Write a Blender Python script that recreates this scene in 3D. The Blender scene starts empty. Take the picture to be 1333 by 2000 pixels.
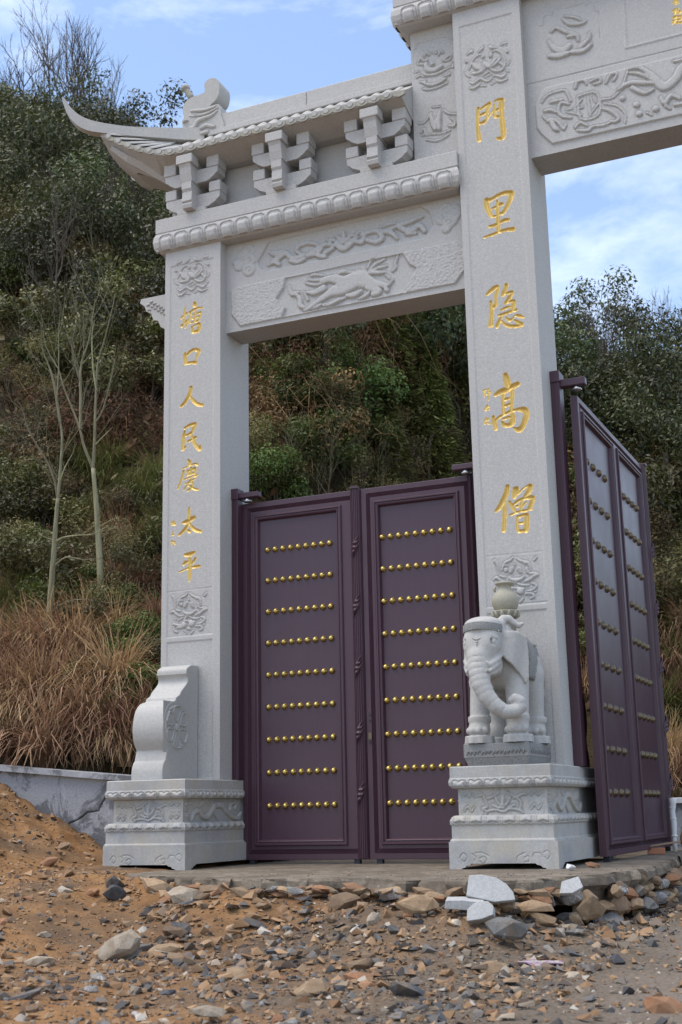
import bpy, bmesh, math, random
import numpy as np
from mathutils import Vector, Matrix

# ------------------------------------------------------------------ camera, sky, sun, exposure
SC = bpy.context.scene
COL = SC.collection
cam_d = bpy.data.cameras.new('camera'); cam = bpy.data.objects.new('camera', cam_d); COL.objects.link(cam)
_y, _p, _r = -0.41249, 0.231779, -0.021252
_f = Vector((math.sin(_y)*math.cos(_p), math.cos(_y)*math.cos(_p), math.sin(_p)))
_x = Vector((math.cos(_y), -math.sin(_y), 0)); _u = _x.cross(_f)
_x2 = math.cos(_r)*_x + math.sin(_r)*_u; _u2 = -math.sin(_r)*_x + math.cos(_r)*_u
CAM = Vector((6.0443, -9.7405, 0.4136))
cam.matrix_world = Matrix(((_x2.x, _u2.x, -_f.x, CAM.x), (_x2.y, _u2.y, -_f.y, CAM.y), (_x2.z, _u2.z, -_f.z, CAM.z), (0, 0, 0, 1)))
cam_d.sensor_fit = 'VERTICAL'; cam_d.sensor_height = 36; cam_d.sensor_width = 24; cam_d.lens = 44.816
cam_d.clip_start = .05; cam_d.clip_end = 2000
cam_d.dof.use_dof = True; cam_d.dof.focus_distance = 10.6; cam_d.dof.aperture_fstop = 4.0
SC.camera = cam

SUN_AZ, SUN_EL = math.radians(236), math.radians(68)      # azimuth clockwise from +Y: the sun stands behind the camera's left shoulder
w = bpy.data.worlds.new('World'); SC.world = w; w.use_nodes = True
nt = w.node_tree; nt.nodes.clear()
N = nt.nodes.new; LK = nt.links.new
sky = N('ShaderNodeTexSky'); sky.sky_type = 'NISHITA'; sky.sun_disc = False
sky.sun_elevation = SUN_EL; sky.sun_rotation = SUN_AZ; sky.air_density = 1.0; sky.dust_density = .5; sky.ozone_density = 1.3; sky.altitude = 200
tc = N('ShaderNodeTexCoord'); mp = N('ShaderNodeMapping'); mp.inputs['Scale'].default_value = (1.5, 1.5, 3.4); mp.inputs['Location'].default_value = (.35, .2, .1)
n1 = N('ShaderNodeTexNoise'); n1.inputs['Scale'].default_value = 1.9; n1.inputs['Detail'].default_value = 9; n1.inputs['Roughness'].default_value = .62; n1.inputs['Distortion'].default_value = .35
rp = N('ShaderNodeValToRGB'); rp.color_ramp.elements[0].position = .42; rp.color_ramp.elements[1].position = .70
rp.color_ramp.elements[0].color = (0.05, 0.05, 0.05, 1); rp.color_ramp.elements[1].color = (.75, .75, .75, 1)
mx = N('ShaderNodeMix'); mx.data_type = 'RGBA'; mx.inputs['B'].default_value = (6.8, 7.1, 7.6, 1)
bg = N('ShaderNodeBackground'); bg.inputs['Strength'].default_value = .122
ow = N('ShaderNodeOutputWorld')
LK(tc.outputs['Generated'], mp.inputs['Vector']); LK(mp.outputs[0], n1.inputs['Vector']); LK(n1.outputs['Fac'], rp.inputs[0])
LK(rp.outputs[0], mx.inputs['Factor']); LK(sky.outputs[0], mx.inputs['A']); LK(mx.outputs['Result'], bg.inputs['Color']); LK(bg.outputs[0], ow.inputs[0])
sd = bpy.data.lights.new('sun', 'SUN'); sd.energy = 1.5; sd.angle = math.radians(50); sd.color = (1, .89, .74)
so = bpy.data.objects.new('sun', sd); COL.objects.link(so)
_sv = Vector((math.sin(SUN_AZ)*math.cos(SUN_EL), math.cos(SUN_AZ)*math.cos(SUN_EL), math.sin(SUN_EL)))
so.rotation_euler = _sv.to_track_quat('Z', 'Y').to_euler()
SC.view_settings.view_transform = 'Standard'; SC.view_settings.look = 'None'; SC.view_settings.exposure = 1.13; SC.view_settings.gamma = 1
try: SC.view_settings.use_curve_mapping = False
except Exception: pass
SC.render.engine = 'CYCLES'
SC.cycles.max_bounces = 6; SC.cycles.diffuse_bounces = 3; SC.cycles.glossy_bounces = 3; SC.cycles.transmission_bounces = 2

RNG = random.Random(7); NR = np.random.default_rng(11)
# ------------------------------------------------------------------ materials
def mat(name): 
    m = bpy.data.materials.new(name); m.use_nodes = True
    t = m.node_tree; return m, t, t.nodes['Principled BSDF']
def noise(t, vec, scale, detail=4, rough=.55, dist=0):
    n = t.nodes.new('ShaderNodeTexNoise'); n.inputs['Scale'].default_value = scale; n.inputs['Detail'].default_value = detail
    n.inputs['Roughness'].default_value = rough; n.inputs['Distortion'].default_value = dist
    if vec is not None: t.links.new(vec, n.inputs['Vector'])
    return n.outputs['Fac']
def ramp(t, fac, stops):
    r = t.nodes.new('ShaderNodeValToRGB'); e = r.color_ramp.elements
    while len(e) < len(stops): e.new(.5)
    for i, (p, c) in enumerate(stops):
        e[i].position = p; e[i].color = (c, c, c, 1) if isinstance(c, (int, float)) else (*c, 1)
    t.links.new(fac, r.inputs[0]); return r.outputs[0]
def mixc(t, fac, a, b, mode='MIX'):
    m = t.nodes.new('ShaderNodeMix'); m.data_type = 'RGBA'; m.blend_type = mode
    for k, v in (('Factor', fac), ('A', a), ('B', b)):
        if isinstance(v, (int, float)): m.inputs[k].default_value = v
        elif isinstance(v, tuple): m.inputs[k].default_value = (*v, 1)
        else: t.links.new(v, m.inputs[k])
    return m.outputs['Result']
def coords(t, kind='Object'):
    return t.nodes.new('ShaderNodeTexCoord').outputs[kind]
def geopos(t): return t.nodes.new('ShaderNodeNewGeometry').outputs['Position']
def bump(t, b, h, strength=.3, dist=.01):
    n = t.nodes.new('ShaderNodeBump'); n.inputs['Strength'].default_value = strength; n.inputs['Distance'].default_value = dist
    t.links.new(h, n.inputs['Height']); t.links.new(n.outputs[0], b.inputs['Normal'])
def granite(name, base, grain=.16, stain=.25, stain_col=(.20, .21, .22), warm=.0, blot=.8):
    m, t, b = mat(name); v = geopos(t)
    sp = noise(t, v, 105, 2, .75); sp2 = noise(t, v, 42, 3, .65)
    c = mixc(t, ramp(t, sp, [(.33, 0.), (.67, 1.)]), tuple(x*(1-grain*1.5) for x in base), tuple(min(1, x*(1+grain)) for x in base))
    c = mixc(t, ramp(t, sp2, [(.42, .0), (.70, .6)]), c, tuple(x*.80 for x in base))
    big = noise(t, v, 1.7, 6, .65, .6)
    c = mixc(t, ramp(t, big, [(.48, 0.), (.72, stain)]), c, stain_col)
    bl = noise(t, v, 6.5, 5, .6, .3)
    c = mixc(t, ramp(t, bl, [(.55, 0.), (.8, stain*blot)]), c, tuple(x*.6 for x in base))
    # vertical water streaks
    mpn = t.nodes.new('ShaderNodeMapping'); mpn.inputs['Scale'].default_value = (9, 9, .7); t.links.new(v, mpn.inputs['Vector'])
    st = noise(t, mpn.outputs[0], 1.6, 5, .6)
    c = mixc(t, ramp(t, st, [(.52, 0.), (.78, stain*.7)]), c, tuple(x*.7 for x in base))
    if warm:
        wv = noise(t, v, 3.1, 5, .6, .4)
        c = mixc(t, ramp(t, wv, [(.45, 0.), (.7, warm)]), c, (.44, .37, .26))
    t.links.new(c, b.inputs['Base Color']); b.inputs['Roughness'].default_value = .72; b.inputs['Specular IOR Level'].default_value = .35
    h = mixc(t, .5, sp, sp2); bump(t, b, h, .35, .0025)
    return m
M = {}
M['stone'] = granite('pale_granite', (.475, .460, .440), .13, .12, (.30, .31, .34))
M['stone_ped'] = granite('mottled_granite', (.44, .43, .41), .12, .8, (.23, .25, .28), .5)
M['stone_eleph'] = granite('carved_granite', (.44, .43, .41), .08, .12, (.33, .33, .33), .08)
M['stone_grey'] = granite('rough_grey_granite', (.27, .268, .26), .25, .4, (.12, .12, .12))
M['stone_vase'] = granite('yellowed_granite', (.36, .34, .27), .12, .3, (.28, .26, .18), .3)
M['stone_roof'] = granite('weathered_granite', (.45, .44, .42), .12, .22, (.28, .28, .24), .14)
M['stone_moss'] = granite('lichened_granite', (.38, .365, .32), .22, .6, (.17, .16, .09), .3)
M['stone_shade'] = granite('shade_darkened_granite', (.012, .014, .014), .2, .2, (.02, .02, .02))  # shade on the rear drum stone, painted in as a near-black base colour
M['stone_cut'] = granite('fresh_cut_granite', (.43, .43, .425), .14, .1)
m, t, b = mat('gold_leaf'); v = geopos(t)
t.links.new(mixc(t, noise(t, v, 40, 3), (.62, .41, .10), (.78, .56, .19)), b.inputs['Base Color']); b.inputs['Metallic'].default_value = .45; b.inputs['Roughness'].default_value = .42
M['gold'] = m
m, t, b = mat('polished_brass'); v = geopos(t)
t.links.new(mixc(t, ramp(t, noise(t, v, 70, 4, .7), [(.4, 0.), (.75, .8)]), (.60, .46, .15), (.30, .21, .07)), b.inputs['Base Color']); b.inputs['Metallic'].default_value = 1; b.inputs['Roughness'].default_value = .33
M['brass'] = m
m, t, b = mat('darkened_brass'); v = geopos(t)  # stud brass again, the open leaf's dark reflections painted into its colour
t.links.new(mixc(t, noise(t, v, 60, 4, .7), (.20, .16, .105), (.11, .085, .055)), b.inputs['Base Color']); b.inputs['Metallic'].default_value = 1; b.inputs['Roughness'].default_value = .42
M['dark_brass'] = m
def door_mat(name, col, rough):
    m, t, b = mat(name); v = geopos(t)
    mpn = t.nodes.new('ShaderNodeMapping'); mpn.inputs['Scale'].default_value = (22, 22, .35); t.links.new(v, mpn.inputs['Vector'])
    st = noise(t, mpn.outputs[0], 3, 4, .6)
    c = mixc(t, ramp(t, st, [(.4, 0.), (.75, .35)]), col, tuple(x*1.35 for x in col))
    dust = noise(t, v, 2.2, 5, .65)
    c = mixc(t, ramp(t, dust, [(.5, 0.), (.8, .08)]), c, (.15, .12, .12))
    t.links.new(c, b.inputs['Base Color'])
    t.links.new(ramp(t, dust, [(.3, rough), (.8, rough+.14)]), b.inputs['Roughness']); b.inputs['Specular IOR Level'].default_value = .5
    b.inputs['Metallic'].default_value = .0; b.inputs['IOR'].default_value = 1.45
    bump(t, b, st, .06, .002)
    return m
M['door'] = door_mat('purple_brown_enamel', (.062, .029, .043), .36)
M['door_panel'] = door_mat('purple_brown_panel', (.058, .028, .043), .32)
M['black'], t, b = mat('black_rubber'); b.inputs['Base Color'].default_value = (.012, .013, .02, 1); b.inputs['Roughness'].default_value = .6
M['steel'], t, b = mat('worn_steel'); b.inputs['Base Color'].default_value = (.5, .5, .5, 1); b.inputs['Metallic'].default_value = 1; b.inputs['Roughness'].default_value = .35
# ------------------------------------------------------------------ object helpers
def link(o): COL.objects.link(o); return o
def mesh(name, verts, faces, mats, smooth=False, attr=None, mi=None):
    me = bpy.data.meshes.new(name)
    if isinstance(verts, np.ndarray): verts = verts.tolist()
    if isinstance(faces, np.ndarray): faces = faces.tolist()
    me.from_pydata(verts, [], faces)
    for mm in (mats if isinstance(mats, (list, tuple)) else [mats]): me.materials.append(mm)
    if mi is not None: me.polygons.foreach_set('material_index', np.asarray(mi, np.int32))
    if smooth: me.polygons.foreach_set('use_smooth', np.ones(len(me.polygons), bool))
    if attr is not None:
        a = me.attributes.new('tint', 'FLOAT', 'POINT'); a.data.foreach_set('value', np.asarray(attr, np.float32))
    me.update(); return me
def root(name, label, cat, loc=(0, 0, 0), group=None):
    o = link(bpy.data.objects.new(name, None)); o.location = loc; o.empty_display_size = .1
    return tag(o, label, cat, group)
def tag(o, label=None, cat=None, group=None, kind=None):
    if label: o['label'] = label
    if cat: o['category'] = cat
    if group: o['group'] = group
    if kind: o['kind'] = kind
    return o
def world_origin(o):
    p = Vector((0, 0, 0))
    while o is not None: p += o.location; o = o.parent
    return p
def obj(name, me, parent=None, loc=None):
    """me has WORLD coordinates when loc is None: they are moved to be relative to the parent"""
    o = link(bpy.data.objects.new(name, me))
    if parent is not None:
        o.parent = parent
        po = world_origin(parent)
        if loc is None: me.transform(Matrix.Translation(-po))
        else: o.location = Vector(loc) - po
    elif loc is not None: o.location = loc
    return o
class MB:
    def __init__(s): s.v = []; s.f = []; s.mi = []
    def add(s, v, f, mi=0):
        n = len(s.v); s.v += [tuple(p) for p in v]; s.f += [tuple(i+n for i in q) for q in f]; s.mi += [mi]*len(f); return s
    def box(s, x0, x1, y0, y1, z0, z1, bev=0., mi=0):
        if bev:
            bm = bmesh.new(); bmesh.ops.create_cube(bm, size=1)
            for q in bm.verts: q.co = Vector(((x0+x1)/2+q.co.x*(x1-x0), (y0+y1)/2+q.co.y*(y1-y0), (z0+z1)/2+q.co.z*(z1-z0)))
            bmesh.ops.bevel(bm, geom=bm.edges[:], offset=bev, segments=1, affect='EDGES')
            bm.verts.index_update(); s.add([q.co for q in bm.verts], [[q.index for q in f.verts] for f in bm.faces], mi); bm.free(); return s
        v = [(x, y, z) for z in (z0, z1) for y in (y0, y1) for x in (x0, x1)]
        return s.add(v, [(0, 2, 3, 1), (4, 5, 7, 6), (0, 1, 5, 4), (2, 6, 7, 3), (0, 4, 6, 2), (1, 3, 7, 5)], mi)
    def prism(s, poly, fn, d0, d1, mi=0):
        """poly [(a,b)], fn(a,b,d)->xyz ; extruded from d0 to d1"""
        n = len(poly)
        v = [fn(a, b_, d0) for a, b_ in poly]+[fn(a, b_, d1) for a, b_ in poly]
        f = [tuple(range(n))[::-1], tuple(range(n, 2*n))]+[(i, (i+1) % n, n+(i+1) % n, n+i) for i in range(n)]
        return s.add(v, f, mi)
    def tube(s, pts, rad, n=6, mi=0, cap=True):
        pts = [Vector(p) for p in pts]; k = len(pts)
        if not isinstance(rad, (list, tuple)): rad = [rad]*k
        vs = []; up = None
        for i in range(k):
            d = (pts[min(i+1, k-1)]-pts[max(i-1, 0)]); d = d.normalized() if d.length > 1e-9 else Vector((0, 0, 1))
            if up is None:
                a = d.cross(Vector((0, 0, 1)));
                if a.length < .1: a = d.cross(Vector((1, 0, 0)))
                up = a.normalized()
            a = (up-d*up.dot(d)); a = a.normalized() if a.length > 1e-6 else d.orthogonal().normalized(); up = a; b2 = d.cross(a)
            for j in range(n):
                th = 2*math.pi*j/n; vs.append(pts[i]+(a*math.cos(th)+b2*math.sin(th))*rad[i])
        f = [(i*n+j, i*n+(j+1) % n, (i+1)*n+(j+1) % n, (i+1)*n+j) for i in range(k-1) for j in range(n)]
        if cap: f += [tuple(range(n))[::-1], tuple((k-1)*n+j for j in range(n))]
        return s.add(vs, f, mi)
    def lathe(s, prof, c, n=28, mi=0):
        v = [(c[0]+r*math.cos(2*math.pi*j/n), c[1]+r*math.sin(2*math.pi*j/n), c[2]+z) for r, z in prof for j in range(n)]
        k = len(prof)
        f = [(i*n+j, i*n+(j+1) % n, (i+1)*n+(j+1) % n, (i+1)*n+j) for i in range(k-1) for j in range(n)]
        f += [tuple(range(n))[::-1], tuple((k-1)*n+j for j in range(n))]
        return s.add(v, f, mi)
    def done(s, name, m, parent=None, smooth=False, loc=None):
        me = mesh(name, s.v, s.f, m, smooth, mi=s.mi if isinstance(m, (list, tuple)) else None)
        return obj(name, me, parent, loc)
def smooth_by_angle(o, deg=35):
    me = o.data; me.polygons.foreach_set('use_smooth', np.ones(len(me.polygons), bool))
    bm = bmesh.new(); bm.from_mesh(me)
    for e in bm.edges:
        if len(e.link_faces) == 2 and e.calc_face_angle(0) > math.radians(deg): e.smooth = False
    bm.to_mesh(me); bm.free(); return o
def catmull(pts, k=4):
    p = np.asarray(pts, float)
    if len(p) < 3: return p
    out = []
    for i in range(len(p)-1):
        a = p[max(i-1, 0)]; b = p[i]; c = p[i+1]; d = p[min(i+2, len(p)-1)]
        for j in range(k):
            u = j/k; out.append(.5*((2*b)+(-a+c)*u+(2*a-5*b+4*c-d)*u*u+(-a+3*b-3*c+d)*u**3))
    out.append(p[-1]); q = np.array(out); 
    if q.shape[1] > 2: q[:, 2] = np.clip(q[:, 2], p[:, 2].min(), p[:, 2].max())
    return q
def unpack(s): return [(s[i]/1000, s[i+1]/1000, s[i+2]/1000) for i in range(0, len(s), 3)]
# ------------------------------------------------------------------ carving: height fields with real depth
class Field:
    def __init__(s, a0, a1, z0, z1, res):
        s.na = max(2, int(round((a1-a0)/res))+1); s.nz = max(2, int(round((z1-z0)/res))+1)
        s.a = np.linspace(a0, a1, s.na); s.z = np.linspace(z0, z1, s.nz)
        s.h = np.zeros((s.nz, s.na)); s.owner = np.full((s.nz, s.na), -1)
    def win(s, lo_a, hi_a, lo_z, hi_z):
        i0, i1 = np.searchsorted(s.a, [lo_a, hi_a]); j0, j1 = np.searchsorted(s.z, [lo_z, hi_z])
        return slice(j0, j1), slice(i0, i1)
    def stroke(s, pts, prof, curve=True):
        """prof(t) with t = d/r, returns per-point value; keeps the max over the stroke. Returns window and value"""
        q = catmull(pts) if curve else np.asarray(pts, float)
        R = q[:, 2].max()*1.05
        sl = s.win(q[:, 0].min()-R, q[:, 0].max()+R, q[:, 1].min()-R, q[:, 1].max()+R)
        A, Z = np.meshgrid(s.a[sl[1]], s.z[sl[0]])
        if A.size == 0: return None
        best = np.zeros_like(A)
        for i in range(len(q)-1):
            p0, p1 = q[i], q[i+1]; dx, dz = p1[0]-p0[0], p1[1]-p0[1]; L = dx*dx+dz*dz
            u = np.clip(((A-p0[0])*dx+(Z-p0[1])*dz)/L, 0, 1) if L > 1e-12 else np.zeros_like(A)
            d = np.hypot(A-p0[0]-u*dx, Z-p0[1]-u*dz); r = p0[2]+(p1[2]-p0[2])*u
            best = np.maximum(best, prof(d, r))
        return sl, best
    def raise_(s, strokes, H, curve=True, k=1.2, ditch=.006):
        acc = np.zeros_like(s.h); dit = np.zeros_like(s.h)
        for st in strokes:
            pk = unpack(st)
            g = s.stroke(pk, lambda d, r: np.minimum(H, k*r)*np.sqrt(np.clip(1-(d/r)**4, 0, 1))*(1-np.where((r > .0065) & (r < .019), .42, 0)*np.exp(-(d/(.24*r+.001))**2)), curve)
            if g: acc[g[0]] = np.maximum(acc[g[0]], g[1])
            if ditch:
                g = s.stroke([(a, z, r+.011) for a, z, r in pk], lambda d, r: ditch*np.clip((1-d/r)*5, 0, 1), curve)
                if g: dit[g[0]] = np.maximum(dit[g[0]], g[1])
        s.h += np.where(acc > 0, acc, -dit); return s
    def groove(s, strokes, D, curve=True, k=2):
        acc = np.zeros_like(s.h)
        for st in strokes:
            g = s.stroke(unpack(st), lambda d, r: np.minimum(D, k*r)*np.clip(1-d/r, 0, 1), curve)
            if g: acc[g[0]] = np.maximum(acc[g[0]], g[1])
        s.h -= acc; return s
    def incise(s, strokes, own, D=.03, grow=1.0):
        acc = np.zeros_like(s.h)
        for st in strokes:
            p = [(a, z, max(r*grow, .0042)) for a, z, r in unpack(st)]
            g = s.stroke(p, lambda d, r: np.where(d < r, np.minimum(D, .75*r+.004)*np.clip(1-(d/r), 0, 1)**.8+.0012, 0))
            if g:
                acc[g[0]] = np.maximum(acc[g[0]], g[1])
        s.h -= acc; s.owner[acc > 0] = own; return s
    def poly(s, pts, H, edge=.004):
        p = np.array([(a, z) for a, z, r in unpack(pts)]); e = edge*3
        sl = s.win(p[:, 0].min()-e, p[:, 0].max()+e, p[:, 1].min()-e, p[:, 1].max()+e)
        A, Z = np.meshgrid(s.a[sl[1]], s.z[sl[0]]); ins = np.zeros(A.shape, bool); dm = np.full(A.shape, 9.)
        n = len(p)
        for i in range(n):
            (x0, y0), (x1, y1) = p[i], p[(i+1) % n]
            c = ((y0 > Z) != (y1 > Z)); 
            with np.errstate(divide='ignore', invalid='ignore'): xi = (x1-x0)*(Z-y0)/(y1-y0)+x0
            ins ^= c & (A < xi)
            dx, dy = x1-x0, y1-y0; u = np.clip(((A-x0)*dx+(Z-y0)*dy)/max(dx*dx+dy*dy, 1e-12), 0, 1)
            dm = np.minimum(dm, np.hypot(A-x0-u*dx, Z-y0-u*dy))
        sd_ = np.where(ins, dm, -dm); s.h[sl] += H*np.clip(sd_/edge+.5, 0, 1); return s
    def grain(s, amp, seed=0):
        s.h += np.random.default_rng(seed).normal(0, amp, s.h.shape); return s
    def stipple(s, pts, H, seed=1, exclude=None):
        h0 = s.h.copy(); s.h[:] = 0; s.poly(pts, 1.); mask = s.h.copy()
        if exclude is not None:
            s.h[:] = 0; s.poly(exclude, 1.); mask *= (1-np.clip(s.h, 0, 1))
        rr = np.random.default_rng(seed); n = rr.normal(0, 1, s.h.shape)
        n = (n+np.roll(n, 1, 0)+np.roll(n, 1, 1)+np.roll(n, -1, 0)+np.roll(n, -1, 1))/2.2
        s.h = h0+mask*H*n; return s
    def emit(s, fn, name, m, parent, owners=None, gold=None, flip=False, owner_parent=None):
        """fn(a,z,h)->(x,y,z) arrays ; owners: {id: (name,label)} faces of that id become their own object"""
        A, Z = np.meshgrid(s.a, s.z); P = np.stack(fn(A, Z, s.h), -1).reshape(-1, 3)
        idx = np.arange(s.na*s.nz).reshape(s.nz, s.na)
        F = np.stack([idx[:-1, :-1], idx[:-1, 1:], idx[1:, 1:], idx[1:, :-1]], -1).reshape(-1, 4)
        if flip: F = F[:, ::-1]
        ow = s.owner.reshape(-1)[F].max(1)
        def sub(sel):
            f = F[sel]; u, inv = np.unique(f, return_inverse=True); return P[u], inv.reshape(-1, 4)
        v, f = sub(ow < 0); o = obj(name, mesh(name, v, f, m, True), parent)
        for k, (nm, lb) in (owners or {}).items():
            sel = ow == k
            if sel.any():
                v, f = sub(sel); g = obj(nm, mesh(nm, v, f, gold, True), owner_parent or o)
                if lb: g['label'] = lb
        return o
def front(y): return lambda a, z, h: (a, y-h, z)
def side(x): return lambda a, z, h: (x+h, a, z)
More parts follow.
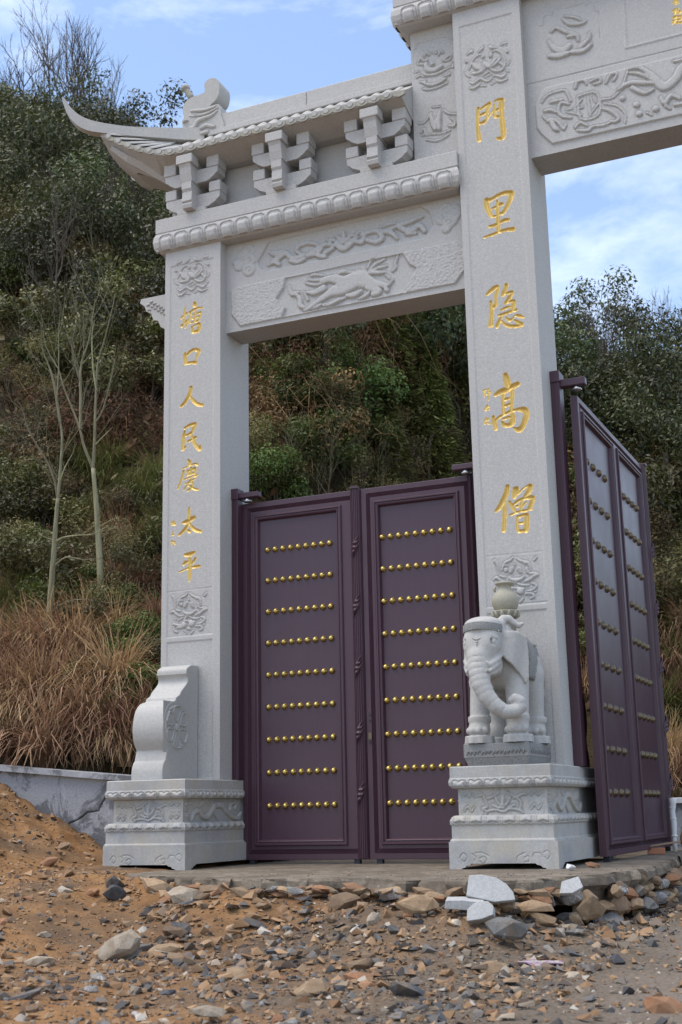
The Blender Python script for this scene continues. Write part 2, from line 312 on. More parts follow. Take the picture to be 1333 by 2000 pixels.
# ------------------------------------------------------------------ carving outlines, in millimetres on their stone faces (across, up, half width)
CH={'塘': [[175,4989,7.3,202,5009,7.2,233,5027,11.3],[220,5085,5.6,210,5039,10.5,205,4978,10.5,201,4929,10.4],[182,4909,13.7,203,4924,10.4,238,4955,6.4],[320,5109,18.1,322,5095,20.1,331,5080,8.0],[260,5031,5.6,310,5047,8.8,352,5057,8.0,401,5053,8.0],[271,5028,13.6,277,4988,7.2,261,4937,4.8,224,4886,3.2],[271,4989,3.2,245,4932,3.2,220,4885,2.4],[298,5001,4.8,344,5003,5.6,385,5008,9.6,383,4980,8.8,369,4940,6.4],[294,4962,4.8,327,4965,4.8,373,4972,5.6],[276,4925,5.6,315,4923,7.2,373,4933,6.4],[331,5036,8.8,327,4979,11.2,321,4936,10.4],[291,4874,10.4,301,4834,15.9,312,4824,11.9],[295,4881,5.6,336,4893,7.2,369,4894,15.1,372,4860,19.9,359,4831,17.9],[312,4828,9.6,361,4827,15.9]],'口': [[222,4634,7.2,218,4597,17.9,225,4558,19.0,229,4530,17.8],[239,4608,9.5,280,4639,14.3,329,4650,13.5,367,4628,18.2,363,4606,14.2,340,4557,6.3,334,4536,5.5],[235,4527,11.9,285,4527,11.1,334,4520,17.3]],'人': [[287,4284,16.5,279,4243,19.6,255,4190,17.6,218,4143,15.7,181,4115,11.8],[283,4189,10.2,316,4147,15.6,357,4111,16.3,410,4094,13.2]],'民': [[220,3898,8.6,269,3917,12.4,322,3924,15.5,330,3915,19.4,314,3873,16.3,294,3843,11.6,233,3824,9.3],[223,3864,10.9,211,3818,17.9,205,3753,17.1,202,3698,15.5],[206,3697,11.6,232,3719,8.5],[254,3764,7.7,299,3778,9.3,339,3796,13.1],[292,3825,9.3,307,3783,13.9,335,3727,16.9,380,3674,16.9,388,3705,6.9]],'慶': [[265,3583,13.1,277,3556,19.2,273,3542,15.4],[207,3511,3.9,278,3531,5.0,334,3542,8.4,358,3529,9.9],[215,3488,10.0,197,3432,10.0,174,3370,8.5,152,3325,4.6],[258,3493,4.6,262,3453,10.0],[246,3477,4.6,318,3496,9.2,334,3494,13.8,331,3448,13.0],[294,3510,9.2,290,3453,13.0],[246,3440,4.6,314,3457,6.9],[220,3406,4.2,295,3423,5.0,363,3437,5.0],[327,3423,6.1,345,3426,7.6],[232,3362,3.8,287,3384,5.3,341,3403,3.8],[295,3405,6.1,263,3359,6.9,215,3310,3.8],[271,3368,4.6,307,3371,8.4,307,3342,9.9,287,3312,9.2,255,3298,5.3],[265,3347,5.4,311,3316,9.9,368,3293,7.6]],'太': [[277,3137,6.8,273,3096,12.9,271,3039,13.6,262,2983,13.6,238,2947,13.6,202,2915,11.4,170,2893,7.6],[213,3003,10.6,258,3012,19.7,297,3029,19.7,329,3040,15.9],[278,2992,7.6,306,2953,13.6,346,2921,15.0,398,2903,11.2],[254,2931,6.0,278,2917,12.8,290,2909,6.0]],'平': [[232,2706,9.8,268,2703,19.5,300,2708,18.0,331,2717,13.5],[221,2616,9.0,241,2631,9.7,268,2641,6.7],[237,2649,3.0,217,2623,5.2],[344,2660,10.4,324,2634,9.7,304,2611,4.5],[174,2552,3.7,237,2570,5.2,301,2584,6.7,364,2584,13.4,388,2584,10.4],[276,2677,9.0,286,2634,16.4,287,2564,15.7,285,2501,13.4,280,2463,6.7]],'sig1': [[98,3030,3.8,96,2994,3.8],[84,3015,3.4,120,3015,3.4],[120,3027,3.8,119,2995,3.8],[104,3000,3.1,133,3004,3.0],[112,3010,3.4,137,2990,3.0],[107,2929,3.4,110,2900,4.6],[97,2901,3.0,120,2909,3.0],[102,2851,3.4,98,2815,4.6],[90,2841,3.4,130,2837,3.4],[114,2832,3.4,133,2812,3.4]],'門': [[3176,6405,14.3,3168,6349,15.8,3165,6275,15.0,3164,6183,17.1,3168,6115,18.5,3170,6100,17.1],[3189,6388,7.2,3229,6408,11.4,3268,6424,12.8,3279,6421,16.4,3259,6378,14.3,3250,6328,12.1,3244,6281,12.1,3222,6261,14.2,3183,6256,12.1],[3187,6333,10.7,3222,6342,12.9,3240,6349,7.1],[3258,6289,3.6,3281,6320,2.8,3307,6350,2.5],[3322,6402,7.1,3321,6361,12.8,3317,6311,14.2,3328,6285,14.2,3362,6278,13.4],[3325,6342,9.2,3348,6349,11.3,3373,6352,10.6],[3321,6432,6.4,3356,6440,12.1,3391,6432,17.7],[3391,6429,21.3,3383,6375,25.5,3381,6312,21.9,3382,6257,21.2,3385,6189,23.2,3389,6126,23.2,3383,6080,22.5,3362,6067,17.6,3331,6078,9.2]],'里': [[3208,5517,24.4,3203,5486,23.0,3214,5433,19.5,3235,5378,15.9,3251,5353,11.8],[3228,5512,17.4,3259,5520,13.9,3308,5539,15.3,3364,5550,15.9,3414,5542,20.7,3430,5527,24.8,3418,5484,19.3,3392,5432,16.5,3362,5386,15.1,3340,5365,12.4],[3250,5430,6.9,3290,5439,10.4,3331,5453,15.9,3352,5450,9.0],[3255,5352,8.3,3292,5358,8.3,3348,5374,10.3],[3301,5489,9.7,3303,5441,15.2,3301,5356,15.2,3299,5285,16.5,3298,5207,14.4],[3223,5270,10.4,3268,5271,14.5,3309,5283,12.4,3351,5299,15.1,3391,5296,13.7],[3171,5181,7.6,3236,5189,10.3,3305,5202,11.7,3373,5209,14.4,3427,5201,19.8]],'隐': [[3164,4655,7.5,3210,4688,16.3,3252,4711,15.6,3265,4705,13.5,3256,4662,14.9,3244,4616,12.2,3245,4577,12.8,3240,4547,14.9,3216,4531,13.5],[3198,4583,11.5,3201,4534,16.9,3202,4482,17.6,3195,4424,18.2,3188,4378,21.6],[3341,4708,16.9,3330,4672,17.5,3305,4628,15.5],[3332,4634,10.1,3365,4637,11.4,3388,4633,14.8,3363,4593,15.4,3324,4549,13.4],[3351,4554,9.4,3394,4556,13.4,3400,4538,17.4,3388,4499,16.0,3380,4473,13.4],[3284,4494,7.4,3325,4507,10.1,3369,4509,7.4],[3262,4450,8.1,3306,4456,11.4,3363,4466,11.4,3420,4472,9.3],[3285,4439,11.4,3266,4401,13.4,3241,4358,15.4],[3283,4398,7.4,3311,4362,11.4,3359,4337,13.3,3415,4330,13.3,3455,4333,16.6,3433,4354,13.3,3398,4384,8.7],[3327,4418,8.0,3352,4392,12.0,3379,4401,6.7,3401,4425,4.0],[3407,4427,5.3,3440,4414,14.0,3475,4394,6.6]],'高': [[3292,3917,20.3,3299,3879,29.0,3306,3837,27.5,3308,3811,21.7],[3197,3759,12.3,3238,3778,21.8,3289,3788,25.3,3344,3809,23.1,3392,3824,19.4],[3265,3755,13.0,3259,3701,13.7,3259,3628,13.7,3260,3588,12.2],[3343,3784,16.6,3340,3729,16.6,3330,3654,15.1,3326,3600,13.6],[3274,3707,10.8,3310,3712,10.1],[3271,3652,10.8,3318,3660,10.8],[3178,3527,7.2,3212,3559,9.4,3260,3579,9.4,3326,3600,11.5,3387,3606,12.9,3433,3595,25.0,3452,3560,23.5,3435,3501,22.0,3411,3454,20.6,3381,3433,22.1,3339,3453,7.1],[3171,3572,12.3,3177,3524,18.0,3189,3467,14.4],[3326,3597,10.8,3334,3548,20.8,3328,3505,25.0,3302,3484,16.5,3259,3490,16.5,3246,3514,12.2],[3254,3542,8.6,3291,3549,9.3,3323,3550,10.7]],'sig2': [[3105,3825,4.4,3103,3762,3.7],[3095,3808,3.3,3115,3816,3.3],[3137,3820,4.4,3140,3723,3.3],[3117,3778,3.7,3128,3777,3.6],[3144,3796,3.3,3160,3790,3.3,3152,3773,3.3],[3123,3815,3.7,3145,3815,3.6],[3120,3679,3.3,3100,3645,3.3],[3111,3661,3.3,3137,3665,3.3],[3107,3640,3.3,3140,3646,3.3],[3127,3678,3.3,3118,3642,3.3],[3111,3574,3.3,3095,3543,3.3],[3102,3553,3.3,3132,3556,3.3],[3090,3529,3.3,3144,3519,3.3],[3125,3568,3.3,3112,3533,3.3]],'僧': [[3261,2968,16.9,3248,2913,21.1,3220,2860,19.7,3181,2801,16.2,3151,2773,9.2],[3230,2845,10.6,3226,2774,15.5,3220,2687,16.1,3210,2608,16.8],[3330,2935,26.0,3321,2901,23.2,3311,2870,12.6],[3342,2891,4.2,3383,2928,2.8,3430,2956,3.5],[3447,2945,23.0,3438,2911,20.2,3412,2879,11.9,3390,2864,4.2],[3272,2836,10.5,3291,2795,14.0,3313,2750,9.1],[3295,2805,7.0,3339,2835,9.8,3396,2853,9.8,3452,2853,16.0,3466,2841,18.7,3449,2798,16.7,3430,2761,13.9],[3371,2835,11.9,3361,2759,8.4],[3328,2794,8.4,3339,2795,8.4],[3412,2820,3.5,3382,2791,4.9,3371,2779,3.5],[3270,2727,7.0,3327,2745,7.7,3391,2752,9.0,3447,2756,9.0],[3332,2710,9.1,3324,2658,9.0,3328,2595,11.1],[3336,2706,7.7,3382,2715,11.8,3406,2708,19.4,3405,2656,19.4,3396,2588,18.7],[3336,2653,7.0,3368,2652,7.6],[3333,2588,11.8,3388,2585,13.8]],'sig3': [[4907,7016,10.0,4909,6981,8.6],[4896,7007,8.6,4927,7001,7.2],[4898,6986,7.2,4929,6983,7.2],[4883,6920,8.6,4903,6932,8.6],[4900,6924,8.6,4895,6894,7.2],[4923,6933,7.2,4918,6909,7.2,4944,6898,8.6],[4911,6889,5.7,4938,6884,5.7],[4881,6859,10.0,4903,6863,10.0],[4892,6862,8.6,4887,6816,8.6],[4873,6828,8.6,4901,6833,8.6],[4869,6808,7.1,4886,6817,7.1],[4916,6856,8.6,4942,6852,8.6,4938,6825,8.5,4914,6829,7.1],[4904,6802,8.6,4948,6797,8.5]]}
